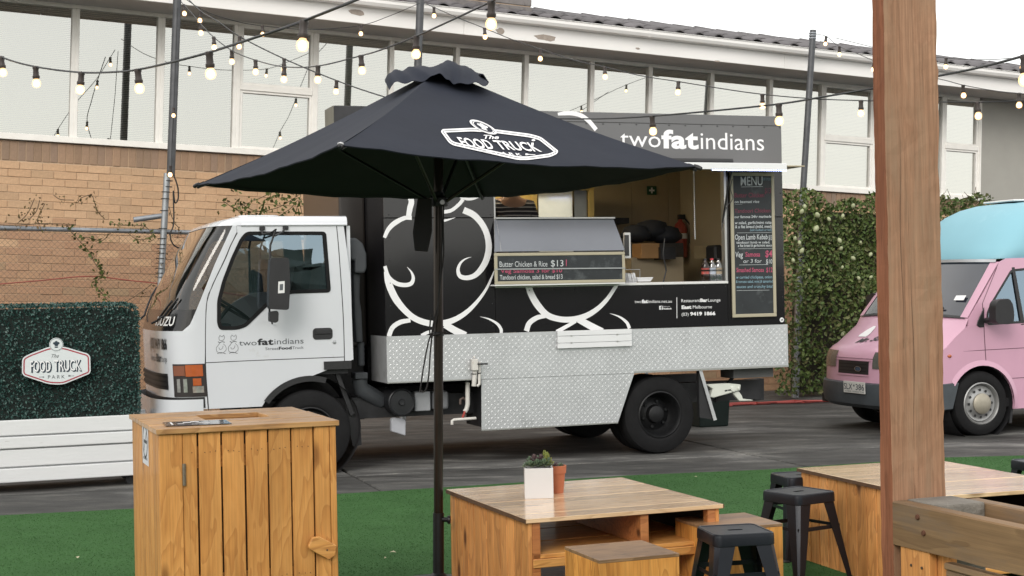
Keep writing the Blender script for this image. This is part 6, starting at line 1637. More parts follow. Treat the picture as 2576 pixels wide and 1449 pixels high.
stroke(m, r7, [(480, 975, 26), (410, 1015, 28), (335, 1056, 30)], -.0028); stroke(m, r7, [(500, 960, 50), (590, 1010, 54), (680, 1056, 56)], -.0031)
stroke(m, r7, [(735, 915, 1), (810, 942, 14), (865, 985, 24), (886, 1030, 28)], -.0025)
m.build('figure_print', GW, trk); m = MB()
stroke(m, r3, [(345, 862, 20), (390, 856, 30), (450, 855, 34), (520, 872, 34), (580, 915, 34), (635, 980, 34)], -.0025)
m.build('figure_print', GW, trk)
m = MB(); P3 = lambda x, y: tx(*r3(x, y))
b0 = P3(845, 1098)
hc = P3(1000, 985)[1] - P3(1000, 1112)[1]
text(m, 'two', P3(818, 1103), P3(1122, 1112), hc * .98, -.002); text(m, 'fat', P3(1128, 1113), P3(1408, 1121), hc * 1.04, -.002, bold=.036, space=1.06); text(m, 'indians', P3(1424, 1124), P3(1902, 1136), hc * 1.04, -.002)
m.build('sign_lettering', GW, trk)
m = MB(); P7 = lambda x, y: tx(*r7(x, y)); hs = P7(1280, 808)[1] - P7(1280, 832)[1]
text(m, 'two', P7(925, 838), P7(976, 838), hs * .95, -.002); text(m, 'fat', P7(978, 838), P7(1026, 837), hs * 1.05, -.002, bold=.045); text(m, 'indians.net.au', P7(1029, 837), P7(1206, 835), hs * .95, -.002)
text(m, 'Restaurant', P7(1277, 832), P7(1418, 829), hs, -.002); text(m, 'Bar', P7(1420, 829), P7(1476, 828), hs, -.002, bold=.045); text(m, 'Lounge', P7(1479, 828), P7(1572, 826), hs, -.002)
text(m, 'East', P7(1279, 882), P7(1353, 880), hs * 1.05, -.002, bold=.045); text(m, 'Melbourne', P7(1364, 880), P7(1508, 877), hs, -.002)
text(m, '(03)', P7(1280, 935), P7(1332, 933), hs, -.002); text(m, '9419 1866', P7(1344, 932), P7(1535, 928), hs * 1.05, -.002, bold=.045)
a, b = P7(1243, 795), P7(1244, 953); m.add([(a[0] - .003, -.002, a[1]), (a[0] + .003, -.002, a[1]), (b[0] + .003, -.002, b[1]), (b[0] - .003, -.002, b[1])], [(0, 1, 2, 3)])
a, b = P7(1110, 860), P7(1137, 888); m.add([(a[0], -.002, b[1]), (b[0], -.002, b[1]), (b[0], -.002, a[1]), (a[0], -.002, a[1])], [(0, 1, 2, 3)])
text(m, 'Find us on', P7(1142, 868), P7(1190, 867), hs * .32, -.002); text(m, 'Facebook', P7(1142, 886), P7(1204, 885), hs * .5, -.002, bold=.03)
m.build('small_lettering', GW, trk)
m = MB(); text(m, 'f', P7(1120, 887), P7(1133, 887), hs * 1.0, -.0032, bold=.05); m.build('icon_letter', BLACK_P, trk)
c = tx(1966.5, 804.5); m = MB(); disc(m, c, .022, -.0025, 20); m.build('round_badge', GW, trk)
m = MB(); text(m, 'tfi', (c[0] - .012, c[1] - .009), (c[0] + .012, c[1] - .009), .018, -.0035, bold=.02); m.build('badge_lettering', BLACK_P, trk)

# ---- serving window: trim, awning, display, interior
tw_ = .02
m = MB(); m.box(xw0 - .002, xw1 + .002, -.012, .10, zs_ - .03, zs_ - .006); m.build('sill', TRIMW, trk, bevel=.003)
MB().box(xw1 - .022, xw1 + .001, -.008, .06, zs_ - .005, zh_).build('window_trim', ALU, trk, bevel=.002); MB().box(xw0 - .001, xw0 + .014, -.008, .06, zs_ - .005, zh_).build('window_trim', ALU, trk, bevel=.002)
MB().box(xw0, xw1, .05, .55, zs_ - .06, zs_ - .031).build('counter', mat('steel_counter', (.40, .39, .37), .35, .8, var=.1), trk)
aw0 = T.hy(1978, 428, -.42); aw1 = T.hy(1978, 412, -.42)
MB().box(xw0 - .1, aw0.x, -.42, -.005, aw1.z - .012, aw1.z).build('awning_flap', TRIMW, trk); MB().box(xw0 - .1, aw0.x, -.435, -.4205, aw0.z, aw1.z + .002).build('awning_edge', WHITE, trk, bevel=.003)
MB().box(xw0 - .1, xR - .01, -.41, -.01, aw1.z - .022, aw1.z - .013).build('awning_lining', CREAM, trk)
led = MB(); LED = glow('led_dot', (.45, .55, 1.0), 6.0)
x = aw0.x - .01
while x > xw1 - .35: led.box(x - .006, x + .006, -.432, -.424, aw0.z - .009, aw0.z - .001); x -= .024
tag(led.build('light_strip', LED, trk), kind='stuff')
rl = [T.hy(x, y, -.12) for x, y in ((1640, 404), (1842, 406))]; MB().tube([(rl[0].x - .5, -.12, rl[0].z), (rl[1].x, -.12, rl[1].z)], .024, 10).build('awning_roller', BLACK, trk, smooth=50)
s0, s1_ = T.hy(1843, 440, -.30), T.hy(1818, 560, -.03)
ga = MB(); ga.tube([(s0.x, -.30, aw1.z - .03), (s0.x - .005, -.22, s0.z - .10), (s1_.x, -.03, s1_.z)], .009, 8); ga.box(s0.x - .05, s0.x + .05, -.33, -.27, aw1.z - .06, aw1.z - .023)
ga.build('gas_strut', BLACK, trk)
cd = [T.hy(x, y, -.2) for x, y in ((1842, 450), (1838, 475), (1843, 500), (1828, 520), (1822, 545), (1815, 580))]; MB().tube([Vector(p) for p in spline(cd, 5)], .004, 5).build('cord', BLACK, trk)
ch = [T.hy(1745, y, .06) for y in (428, 600)]; m = MB()
for k in range(34):
    z = ch[0].z + (ch[1].z - ch[0].z) * k / 33; x = ch[0].x; m.lathe([(0, -.012), (.006, -.007), (.0065, 0), (.006, .007), (0, .012)], 6, (x, .06, z), cap=False)
m.build('chain', STEEL, trk, smooth=60)
# sloping display cover
r12 = ZD(1900, 650, 2.898)
tl, tr_, br, bl = [r12(*p) for p in ((225, 660), (1605, 650), (1735, 1022), (225, 1028))]
yt, yb_ = -.01, -.12
A = [T.hy(*tl, yt), T.hy(*tr_, yt), T.hy(*br, yb_), T.hy(*bl, yb_)]
zt_a, zb_a = (A[0].z + A[1].z) / 2, (A[2].z + A[3].z) / 2; xa0 = xw0 + .012; xa1, xa2 = A[1].x, A[2].x
DISP = mat('grey_blue_cover', (.19, .20, .23), .3, .3, var=.08, scale=1.2)
disp = thing('display_cabinet', T, 'food display cabinet with a sloping blue grey cover at the serving window', 'display cabinet')
m = MB(); rows = []
for k in range(7):
    u = k / 6; y = yt + (yb_ - yt) * math.sin(u * math.pi / 2 * .75) / math.sin(math.pi * .375); z = zt_a + (zb_a - zt_a) * u
    x1 = xa1 + (xa2 - xa1) * u ** 1.2
    rows.append([(A[0].x + (A[3].x - A[0].x) * u, y, z), (x1, y, z)])
m.grid(rows); m.build('cover', DISP, disp, smooth=60, solid=.006)
m = MB(); 
for row in rows: pass
side = [(r[1][1], r[1][2]) for r in rows] + [(.2, zb_a), (.2, zt_a)]
for x in (xa0 + .002, ): m.prism(side, x, x + .004, plane='yz')
m.build('end_panel', ALU, disp)
MB().box(xa0, xa1 + .01, -.03, .20, zt_a, zt_a + .016).build('top_shelf', ALU, disp, bevel=.003)
MB().box(xa0, xa2 - .02, -.115, .25, zb_a - .02, zb_a - .006).build('deck', DARK, disp)
MB().box(xa0, xa2 - .04, -.02, .2, zs_ - .004, zb_a - .02).build('body', DARK, disp)
# specials board
CHALK = mat('chalkboard', (.022, .026, .030), .55, var=.3, scale=5, dirt=((.075, .085, .09), 4, .55))
BEIGE = mat('beige_board_frame', (.42, .38, .28), .55, var=.06)
def board(thg, y, x0, x1, z0, z1, fw, th=.02):
    m = MB(); MB().box(x0 + fw * .5, x1 - fw * .5, y + .006, y + th, z0 + fw * .5, z1 - fw * .5).build('slate', CHALK, thg)
    for a in ((x0, x1, z0, z0 + fw), (x0, x1, z1 - fw, z1), (x0, x0 + fw, z0 + fw + .0005, z1 - fw - .0005), (x1 - fw, x1, z0 + fw + .0005, z1 - fw - .0005)): MB().box(a[0], a[1], y, y + th - .001, a[2], a[3]).build('frame', BEIGE, thg, bevel=.003)
yb2 = -.135
sb = thing('specials_board', T, 'long chalkboard of three specials in a beige frame below the display cover', 'chalkboard')
q0, q1 = T.xz(r12(230, 1045), yb2), T.xz(r12(1738, 1395), yb2); q2 = T.xz(r12(1738, 1040), yb2); q3 = T.xz(r12(230, 1408), yb2)
bz1, bz0 = (q0[1] + q2[1]) / 2, (q1[1] + q3[1]) / 2
xa0 = (q0[0] + q3[0]) / 2
board(sb, yb2, xa0, q2[0], bz0, bz1, .026)
MB().box(xa0, q2[0], yb2 + .001, -.013, bz0 - .012, bz0 - .001).build('shelf', TRIMW, sb)
CHW = mat('chalk_white', (.55, .58, .60), .8, var=.25, scale=60); CHP = mat('chalk_pink', (.46, .09, .16), .8, var=.25, scale=60); CHPF = mat('chalk_faded_pink', (.17, .045, .07), .8, var=.3, scale=60); CHB = mat('chalk_blue', (.22, .35, .42), .8, var=.2, scale=60)
P12 = lambda x, y: T.xz(r12(x, y), yb2 + .005)
hh = P12(300, 1130)[1] - P12(300, 1205)[1]
m = MB(); text(m, 'Butter Chicken & Rice', P12(285, 1210), P12(840, 1205), hh * .85, yb2 + .0045); text(m, '$13', P12(880, 1205), P12(1025, 1203), hh, yb2 + .0045)
text(m, 'Tandoori chicken, salad & bread $13', P12(288, 1358), P12(1015, 1348), hh * .72, yb2 + .0045, bold=.006); m.build('chalk_line', CHW, sb)
m = MB(); text(m, 'Veg Samosa 3 for $10', P12(296, 1280), P12(1010, 1272), hh * .62, yb2 + .0045, bold=.01); a = P12(1058, 1200); ribbon(m, [(a[0], a[1], .006), (a[0] + .002, a[1] + hh, .008)], yb2 + .0045); m.build('chalk_line', CHP, sb)
ga_ = MB(); a, b = P12(230, 1236), P12(1738, 1222); ga_.add([(xa0 + .0, yb2 - .004, a[1] - .006), (q2[0], yb2 - .004, b[1] - .006), (q2[0], yb2 - .004, b[1] + .004), (xa0, yb2 - .004, a[1] + .004)], [(0, 1, 2, 3)]); ga_.build('acrylic_edge', mat('acrylic', (.35, .37, .38), .2), sb)
# menu board
r13 = ZD(2880, 650, 2.23)
ymb = -.03
mn = thing('menu_board', T, 'tall chalkboard menu in a beige frame at the rear corner of the food truck', 'chalkboard')
P13 = lambda x, y: T.xz(r13(x, y), ymb + .005)
c00, c10, c11, c01 = P13(108, 1385), P13(500, 1372), P13(485, 82), P13(95, 98)
mx0, mx1, mz0, mz1 = (c00[0] + c01[0]) / 2, (c10[0] + c11[0]) / 2, (c00[1] + c10[1]) / 2, (c01[1] + c11[1]) / 2
board(mn, ymb, mx0, mx1, mz0, mz1, .030)
W_, Pk, Pf, Bl = MB(), MB(), MB(), MB()
def mt_(mb, s, x0, x1, y, h, bold=.004, shear=.08):
    p0, p1 = P13(x0, y), P13(x1, y - (x1 - x0) * .012); hz_ = P13(x0, y - h)[1] - p0[1]
    xa, xb = mx0 + .036, mx1 - .034
    p0 = (max(p0[0], xa), p0[1]); p1 = (min(p1[0], xb), p1[1])
    text(mb, s, p0, p1, hz_, ymb + .0045, bold, shear)
def mu(x0, x1, y, w=5):
    p0, p1 = P13(x0, y), P13(x1, y - 4); ribbon(W_, [(max(p0[0], mx0 + .034), p0[1], w * .00045), (min(p1[0], mx1 - .034), p1[1], w * .00045)], ymb + .0045)
mt_(W_, 'MENU', 185, 380, 205, 80, .004, 0); mu(188, 382, 218, 8)
mt_(Pf, 'Butter Chicken', 128, 395, 312, 40, .02); mt_(Pf, '$13', 398, 462, 275, 48, .01); mt_(W_, 'on basmati rice', 130, 350, 362, 24, .012); mu(133, 200, 375, 4)
mt_(Pf, 'Tandoori Chicken', 130, 450, 448, 34, .02); mt_(W_, 'our famous 24hr marinade', 126, 470, 496, 24, .014); mt_(W_, 'w salad, garlic/mint raita', 132, 465, 550, 26, .012); mt_(W_, '& a flat bread (mild, med)', 134, 475, 586, 26, .014); mt_(Bl, '(add medium or hot)', 268, 478, 612, 20, .006); mu(152, 470, 628)
mt_(W_, 'Open Lamb Kebab', 134, 425, 688, 46, .010); mt_(W_, '$13', 434, 485, 692, 44, .010); mt_(W_, 'tandoori lamb w salad,', 146, 445, 724, 22, .012); mt_(W_, 'a flat bread & garlic/mint sauce', 160, 480, 752, 22, .014); mu(165, 478, 770)
mt_(W_, 'Veg', 138, 205, 846, 50, .010); mt_(Pk, 'Samosa', 226, 358, 840, 42, .014); mt_(Pk, '$4', 404, 472, 842, 58, .02); mt_(W_, 'or 3 for', 208, 372, 896, 34, .002); mt_(W_, '$10', 410, 470, 902, 40, .002); mu(172, 430, 914, 7)
mt_(Pk, 'Smashed Samosa', 146, 392, 978, 38, .014); mt_(Pk, '$12', 412, 474, 978, 42, .012); mt_(Bl, 'w curried chickpeas, onion', 144, 466, 1036, 26, .012); mt_(Bl, '& tomato salad, mint & tamarind', 142, 480, 1074, 24, .012); mt_(Bl, 'sauces and crunchy bits!', 148, 470, 1120, 26, .010); mu(148, 440, 1142, 6)
mt_(Bl, 'EFTPOS', 385, 455, 160, 24, .0); 
W_.build('chalk_line', CHW, mn); Pk.build('chalk_line', CHP, mn); Pf.build('chalk_line', CHPF, mn); Bl.build('chalk_line', CHB, mn)
# interior fittings of the truck
MB().box(xw0 + .1, xF + .06 + .9, 1.0, 1.9, 2.52, 2.56).build('ceiling_duct', CREAM, trk)
YEL = mat('yellow_door_frame', (.62, .47, .17), .5, var=.06)
def ib_(p0, p1, y0, y1, name, m, par=trk, bev=0.0):
    a, b = T.hy(*p0, y0), T.hy(*p1, y0); return MB().box(a.x, b.x, y0, y1, b.z, a.z).build(name, m, par, bevel=bev)
ib_((1340, 470), (1352, 552), 1.50, 1.56, 'door_frame', YEL); ib_((1482, 470), (1495, 552), 1.50, 1.60, 'door_frame', YEL); ib_((1440, 440), (1495, 478), 1.5, 1.60, 'door_frame', YEL)
ib_((1240, 440), (1340, 552), 1.60, 1.64, 'cupboard_door', YEL)
fridge = thing('glass_fridge', T, 'yellow framed glass fringed cabinet door inside the truck behind the cook', 'cabinet')
fridge['label'] = 'bright glass door of a cabinet inside the truck beside the cook'
ib_((1353, 430), (1442, 640), 1.52, 1.58, 'glass_door', mat('bright_glass_door', (.62, .60, .50), .08, .6, var=.2, scale=3), fridge)
ib_((1443, 430), (1481, 640), 1.54, 1.58, 'dark_door', mat('dark_steel_door', (.16, .16, .14), .2, .6), fridge)
WALLI = mat('brown_inner_wall', (.42, .34, .225), .6, var=.1, scale=2)
for k in range(4):
    x0 = T.hy(1496, 600, 2.0).x + k * .42; MB().box(x0 + .002, x0 + .418, 2.0, 2.035, 1.0, zT - .06).build('lining_panel', WALLI, trk, bevel=.002)
SGN = mat('green_sign', (.02, .10, .06), .4); fa = thing('first_aid_sign', T, 'small green first aid sign on the inner wall of the food truck', 'sign')
ib_((1628, 468), (1652, 490), 1.99, 1.998, 'plate', SGN, fa)
a = T.hy(1640, 479, 1.985); m = MB(); m.box(a.x - .03, a.x + .03, 1.986, 1.989, a.z - .009, a.z + .009).box(a.x - .009, a.x + .009, 1.9855, 1.9885, a.z - .03, a.z + .03); m.build('cross', WHITE_P, fa)
dk = thing('speaker', T, 'dark square speaker high on the inner right wall of the food truck', 'speaker'); ib_((1768, 440), (1812, 494), 1.5, 1.75, 'box', DARK, dk, .01)
ib_((1496, 548), (1583, 562), 1.7, 1.98, 'wall_shelf', DARK); ib_((1600, 564), (1660, 570), 1.85, 1.98, 'wall_shelf', mat('red_brown_shelf', (.16, .07, .05), .6))
fe = thing('fire_extinguisher', T, 'red fire extinguisher with a white band on the inner wall of the food truck', 'fire extinguisher')
c = T.hy(1712, 600, 1.85); top_, bot_ = T.hy(1712, 552, 1.85).z, T.hy(1712, 648, 1.85).z; rr = .068; REDE = mat('extinguisher_red', (.34, .05, .035), .35, coat=.4)
MB().lathe([(rr * .9, bot_), (rr, bot_ + .02), (rr, top_ - .10), (rr * .8, top_ - .05), (rr * .35, top_ - .02), (rr * .3, top_)], 20, (c.x, 1.85, 0)).build('cylinder', REDE, fe, smooth=40)
MB().lathe([(rr + .002, top_ - .20), (rr + .002, top_ - .145)], 20, (c.x, 1.85, 0), cap=False).build('label_band', TRIMW, fe); MB().box(c.x - .02, c.x + .05, 1.83, 1.87, top_, top_ + .05).tube([(c.x + .03, 1.83, top_ + .02), (c.x + .09, 1.80, top_ - .06), (c.x + .08, 1.8, top_ - .25)], .010, 6).build('valve', BLACK, fe)
ck_ = thing('screen', T, 'white rimmed order screen at the end of the display cabinet', 'screen')
ib_((1570, 585), (1588, 650), .12, .15, 'rim', TRIMW, ck_, .006); ib_((1571, 591), (1583, 643), .112, .1195, 'glass', BPAN, ck_)
bn = ib_((1588, 612), (1720, 655), 1.1, 1.7, 'bench', mat('dark_bench', (.05, .045, .04), .5))
ib_((1588, 648), (1720, 720), 1.0, 1.6, 'bench_front', WALLI)
cbx = thing('cardboard_box', T, 'brown cardboard box on the bench inside the food truck', 'box'); ib_((1612, 612), (1660, 650), .9, 1.15, 'carton', mat('cardboard', (.40, .22, .09), .8), cbx, .004)
pk_ = thing('cloth_heap', T, 'dark heap of bags above the bench inside the food truck', 'bags'); m = MB(); 
for (x, y, s, dd) in ((1600, 588, .15, 1.2), (1640, 580, .18, 1.25), (1675, 592, .16, 1.2), (1620, 575, .10, 1.3)):
    c = T.hy(x, y, dd); m2_ = [(s * math.sin(math.pi * k / 8) * (1 + .1 * math.sin(k * 2.3)), -s * .6 * math.cos(math.pi * k / 8)) for k in range(9)]; m.lathe([(max(a, 1e-6), b) for a, b in m2_], 14, tuple(c), cap=False)
m.build('bag', mat('dark_cloth', (.02, .022, .03), .8), pk_, smooth=60)
ib_((1662, 622), (1700, 652), .85, 1.1, 'till', DARK); MB().tube([T.hy(x, y, .3) for x, y in ((1672, 600), (1668, 640), (1676, 680), (1668, 712))], .007, 6).build('cable', BLACK, trk)
nt = thing('paper_notice', T, 'cream paper notice hung on the inner right wall of the food truck', 'paper'); ib_((1746, 618), (1783, 650), 1.2, 1.203, 'sheet', mat('cream_paper', (.55, .44, .26), .7), nt)
ch_ = thing('dark_canister', T, 'dark canister at the right end of the serving counter behind the bottles', 'canister'); ib_((1798, 616), (1820, 655), .6, .8, 'body', BLACK, ch_, .02)
# lamp inside
lampm = MB(); lampm.box(-1.6, -.6, 1.0, 1.12, zT - .075, zT - .055); lampm.build('ceiling_lamp', glow('warm_tube', (1.0, .82, .55), 20.0), trk)
# napkins, boxes and bottles on the sill
npk = thing('napkin_holder', T, 'wire napkin holder stuffed with white paper at the left of the counter sill', 'napkin holder'); a = T.hy(1590, 712, .05)
m = MB(); 
for k in range(9): x = a.x - .05 + k * .012; m.hexa([(x, .06, a.z), (x + .003, .06, a.z), (x + .003, .14, a.z), (x, .14, a.z), (x - .015 + random.uniform(-.01, .01), .06, a.z + .085 + random.uniform(-.01, .01)), (x - .010, .06, a.z + .085), (x - .010, .14, a.z + .09), (x - .015, .14, a.z + .09)])
m.build('napkin', WHITE_P, npk); MB().tube([(a.x - .07, .055, a.z), (a.x - .07, .055, a.z + .12), (a.x + .08, .055, a.z + .12), (a.x + .08, .055, a.z)], .003, 5).build('wire', STEEL, npk)
pb = thing('takeaway_box', T, 'low white takeaway box on the sill beside the napkins', 'box'); a, b = T.hy(1600, 698, .05), T.hy(1642, 708, .05); MB().hexa([(a.x + .02, .05, b.z), (b.x - .02, .05, b.z), (b.x - .02, .2, b.z), (a.x + .02, .2, b.z), (a.x, .03, a.z), (b.x, .03, a.z), (b.x, .22, a.z), (a.x, .22, a.z)]).build('tray', WHITE_P, pb, bevel=.003)
PETG = glass('clear_bottle', (.74, .78, .82), 1.45, .05, boost=5); COLA = mat('cola', (.02, .010, .008), .15); 
def bottle(px, lab, body, cap, lbl):
    o = thing('drink_bottle', T, lab, 'bottle', 'drink bottles on the serving sill'); c = T.hy(px, 705, .04); H_ = T.hy(px, 648, .04).z - c.z; z0 = zs_ - .005; r = .038
    x = c.x; y = .05
    MB().lathe([(r * .85, z0), (r, z0 + .012), (r, z0 + H_ * .30), (r * .94, z0 + H_ * .38), (r, z0 + H_ * .46), (r, z0 + H_ * .62), (r * .75, z0 + H_ * .78), (r * .34, z0 + H_ * .90), (r * .34, z0 + H_ * .93)], 18, (x, y, 0)).build('body', body, o, smooth=50)
    MB().lathe([(r * .42, z0 + H_ * .925), (r * .42, z0 + H_)], 14, (x, y, 0)).build('cap', cap, o); MB().lathe([(r + .001, z0 + H_ * .31), (r * .96, z0 + H_ * .38), (r + .001, z0 + H_ * .58)], 18, (x, y, 0), cap=False).build('wrapper', lbl, o, smooth=60)
    if body is PETG: MB().lathe([(r * .8, z0 + .003), (r * .95, z0 + .014), (r * .95, z0 + H_ * .28), (0, z0 + H_ * .282)], 16, (x, y, 0)).build('water', mat('pale_drink', (.34, .36, .38), .1), o, smooth=50)
bottle(1776, 'cola bottle with a red and white wrapper, leftmost of three on the serving sill', COLA, BLACK, mat('cola_wrapper', (.38, .07, .06), .4, var=.5, scale=25))
bottle(1793, 'clear bottle with a red cap in the middle of three on the serving sill', PETG, mat('red_cap', (.55, .05, .07), .4), mat('clear_wrapper', (.40, .44, .52), .3))
bottle(1809, 'clear bottle with a grey cap and a tan wrapper, rightmost on the serving sill', PETG, DARK, mat('tan_wrapper', (.34, .27, .19), .4, var=.4, scale=30))
# red extension leads and a tub on the ground behind the truck
hz_ = [ground(x, y) for x, y in ((1800, 1024), (1860, 1021), (1930, 1017), (2000, 1015), (2080, 1012), (2150, 1010))]
for k, dzz in enumerate((0, .05, .11)):
    tag(MB().tube([Vector((p[0] + .08 * math.sin(i * .9 + k), p[1] + dzz * math.sin(i * .7 + k * 2), gz(p[0]) + .012 + .008 * k)) for i, p in enumerate(spline(hz_, 5))], .011, 6).build('extension_lead', mat('red_lead', (.42, .07, .06), .5)), ['red extension lead on the ground along the fence foot, nearest of three', 'red extension lead on the ground along the fence foot, middle of three', 'red extension lead on the ground along the fence foot, farthest of three'][k], 'cable', 'red extension leads along the fence')
tb_ = GF(ground(1795, 1074), 20); tub = thing('plastic_tub', tb_, 'dark green plastic tub on the ground under the rear of the truck', 'tub')
TUBM = mat('dark_green_plastic', (.012, .025, .022), .45, var=.2); zt4 = tb_.hy(1795, 988, 0).z; w4 = tb_.hy(1837, 1070, 0).x
MB().hexa([(-.16, .0, 0), (w4 - .02, 0, 0), (w4 - .02, .36, 0), (-.16, .36, 0), (-.18, -.02, zt4), (w4, -.02, zt4), (w4, .38, zt4), (-.18, .38, zt4)]).build('tub', TUBM, tub, bevel=.015, seg=2); MB().box(-.19, w4 + .01, -.03, .39, zt4 - .02, zt4 + .008).build('rim', TUBM, tub, bevel=.006)
# ================================================================== PINK VAN
V = GF(ground(2460, 1098), 20, .03)
van = thing('van', V, 'pink van with a pale blue high roof parked beyond the timber post', 'van')
PINK = mat('pink_paint', (.58, .33, .44), .34, var=.05, scale=2, coat=.35, dirt=((.48, .30, .37), 4, .62), gloss_var=.08)
BLUE = mat('pale_blue_fibreglass', (.215, .44, .53), .55, var=.04, scale=2, dirt=((.25, .475, .56), 3, .62))
BUMP = mat('grey_bumper', (.055, .065, .075), .55, var=.2, scale=8)
qv = lambda x, y: ((3280 + x / 1.38) / SS, (750 + y / 1.38) / SS)
VC, VH = .925, .925
def vy(s, z): return VC + s * (VH - max(0, z - 1.06) * .12)
def vrow(tab, n=32, s0=-1, s1=1, off=0.0):
    """tab: rows of (z at middle, x at middle, set-back of the corners, drop of the corners)"""
    rows = []
    for z, x, k, dr in tab:
        rows.append([Vector((x + k * abs(s) ** 3 - off, vy(s, z - dr * s * s), z - dr * s * s)) for s in [s0 + (s1 - s0) * j / n for j in range(n + 1)]])
    return rows
m = MB(); m.grid(vrow([(.26, -.74, .30, 0), (.30, -.80, .31, 0), (.42, -.825, .32, 0), (.505, -.81, .32, 0), (.515, -.77, .30, 0)])); m.build('bumper', BUMP, van, smooth=40)
m = MB(); m.grid(vrow([(.515, -.772, .31, 0), (.62, -.765, .31, 0), (.745, -.755, .31, 0)])); m.build('front_panel', PINK, van, smooth=50)
HOOD = [(.750, -.752, .31, 0), (.80, -.735, .32, 0), (.845, -.69, .32, .005), (.875, -.62, .29, .012), (.97, -.45, .22, .02), (1.07, -.27, .16, .03), (1.165, -.12, .06, .035)]
hood_rows = vrow(HOOD)
m = MB(); m.grid(hood_rows); m.build('bonnet', PINK, van, smooth=45)
def hoodpt(s, t, off=.004):
    n = len(HOOD) - 1; i = min(n - 1, int(t * n)); f = t * n - i
    a, b = HOOD[i], HOOD[i + 1]; z, x, k, dr = [p + (q - p) * f for p, q in zip(a, b)]
    return Vector((x + k * abs(s) ** 3 - off * .6, vy(s, z), z - dr * s * s + off))
def hood_find(px, py):
    best = None
    for i in range(61):
        for j in range(61):
            s, t = -.2 + 1.2 * i / 60, j / 60; a = V.pr(hoodpt(s, t)); d = (a[0] - px) ** 2 + (a[1] - py) ** 2
            if best is None or d < best[0]: best = (d, s, t)
    return best[1], best[2]
rg = ZD(3290, 1150, 2.5417)
h0_, h1_ = hood_find(*rg(325, 560)), hood_find(*rg(540, 535)); hu = hood_find(*rg(330, 515))
m = MB(); ex_ = 1.45
def hmap(a, b): return tuple(hoodpt(h0_[0] + (h1_[0] - h0_[0]) * a + .02 * b, h0_[1] + (h1_[1] - h0_[1]) * a + (hu[1] - h0_[1]) * b, .005))
vs, fs = text_shape('Mr. Soft', .03, .5); m.add([hmap(a * ex_, b) for a, b in vs], fs); m.build('bonnet_lettering', BLACK_P, van)
k0 = hood_find(*rg(445, 505)); k1 = hood_find(*rg(540, 400)); m = MB()
def kmap(a, b): return tuple(hoodpt(k0[0] + (k1[0] - k0[0]) * a, k0[1] + (k1[1] - k0[1]) * b, .006))
pts = [(0, 0), (.10, .35), (.35, .55), (.62, .80), (1.0, 1.0), (1.5, 1.02), (1.8, .7), (1.9, .2), (1.7, .0)]
t_ = tessellate_polygon([[Vector((a, b, 0)) for a, b in pts]]); m.add([kmap(a, b) for a, b in pts], [tuple(q) for q in t_]); m.build('bonnet_emblem', WHITE_P, van)
# grille, headlights, badge, plate
def fpt(s, z, off=0):
    x = np.interp(z, [.515, .62, .745, .80, .845], [-.772, -.765, -.755, -.735, -.69]); return Vector((x + .31 * abs(s) ** 3 - off, vy(s, z), z))
def find_s(px, z): return min([-1 + i / 100 for i in range(201)], key=lambda s: abs(V.pr(fpt(s, z))[0] - px))
gz0, gz1 = V.hx(*qv(260, 1034), -.765).z, V.hx(*qv(260, 961), -.765).z
sg_ = find_s(qv(105, 985)[0], (gz0 + gz1) / 2)
def vpatch(name, z0, z1, s0, s1, off, mt, par=van, n=16):
    rows = []
    for k in range(4):
        z = z0 + (z1 - z0) * k / 3; x = np.interp(z, [.515, .62, .745, .80, .845], [-.772, -.765, -.755, -.735, -.69])
        rows.append([Vector((x + .31 * abs(s) ** 3 - off, vy(s, z), z)) for s in [s0 + (s1 - s0) * j / n for j in range(n + 1)]])
    m = MB(); m.grid(rows); return m.build(name, mt, par, smooth=50)
gr = vpatch('grille', gz0, gz1, -sg_, sg_, .006, BLACK)
for k in range(3): z = gz0 + (gz1 - gz0) * (k + 1) / 4; vpatch('grille_bar', z - .004, z + .004, -sg_ + .03, sg_ - .03, .010, RIMD, gr)
SURR = vpatch('grille_surround', gz1 + .002, gz1 + .016, -sg_ - .04, sg_ + .04, .012, PINK); vpatch('grille_surround', gz0 - .016, gz0 - .002, -sg_ - .02, sg_ + .02, .012, PINK)
hs_ = find_s(qv(92, 930)[0], .74)
for a, b in ((hs_, .995), (-.995, -hs_)): vpatch('headlight', .655, .815, a, b, .008, mat('grey_headlamp', (.10, .10, .09), .25, var=.2, scale=20, coat=.3))
bc = hood_find(0, 0); ob_ = V.hx(*qv(210, 1001), -.78); m = MB(); disc(m, (ob_.y, ob_.z), .052, 0, 24, fn=lambda a, b: (-.782 + .0, a, b), sq=.42); m.build('oval_badge', mat('badge_blue', (.03, .06, .10), .25), van)
m = MB(); disc(m, (ob_.y, ob_.z), .058, 0, 24, fn=lambda a, b: (-.785, a, b), r0=.050, sq=.44); m.build('badge_ring', STEEL, van)
p0_, p1_ = V.hx(*qv(132, 1128), -.835), V.hx(*qv(248, 1078), -.835)
yl, yr_ = p0_.y, p1_.y; pz0, pz1 = (V.hx(*qv(132, 1128), -.835).z + V.hx(*qv(248, 1143), -.835).z) / 2, (V.hx(*qv(132, 1065), -.835).z + V.hx(*qv(248, 1078), -.835).z) / 2
pl_ = MB().box(-.838, -.832, yr_, yl, pz0, pz1).build('number_plate', mat('plate_white', (.60, .60, .58), .4), van, bevel=.002)
m = MB(); fp_ = lambda a, b: (-.8395, a, b); hh = pz1 - pz0
text(m, 'SLX', (yl - .012, pz0 + hh * .30), (yl - (yl - yr_) * .42, pz0 + hh * .30), hh * .52, fn=fp_, bold=.005); text(m, '386', (yl - (yl - yr_) * .58, pz0 + hh * .30), (yr_ + .012, pz0 + hh * .30), hh * .52, fn=fp_, bold=.005)
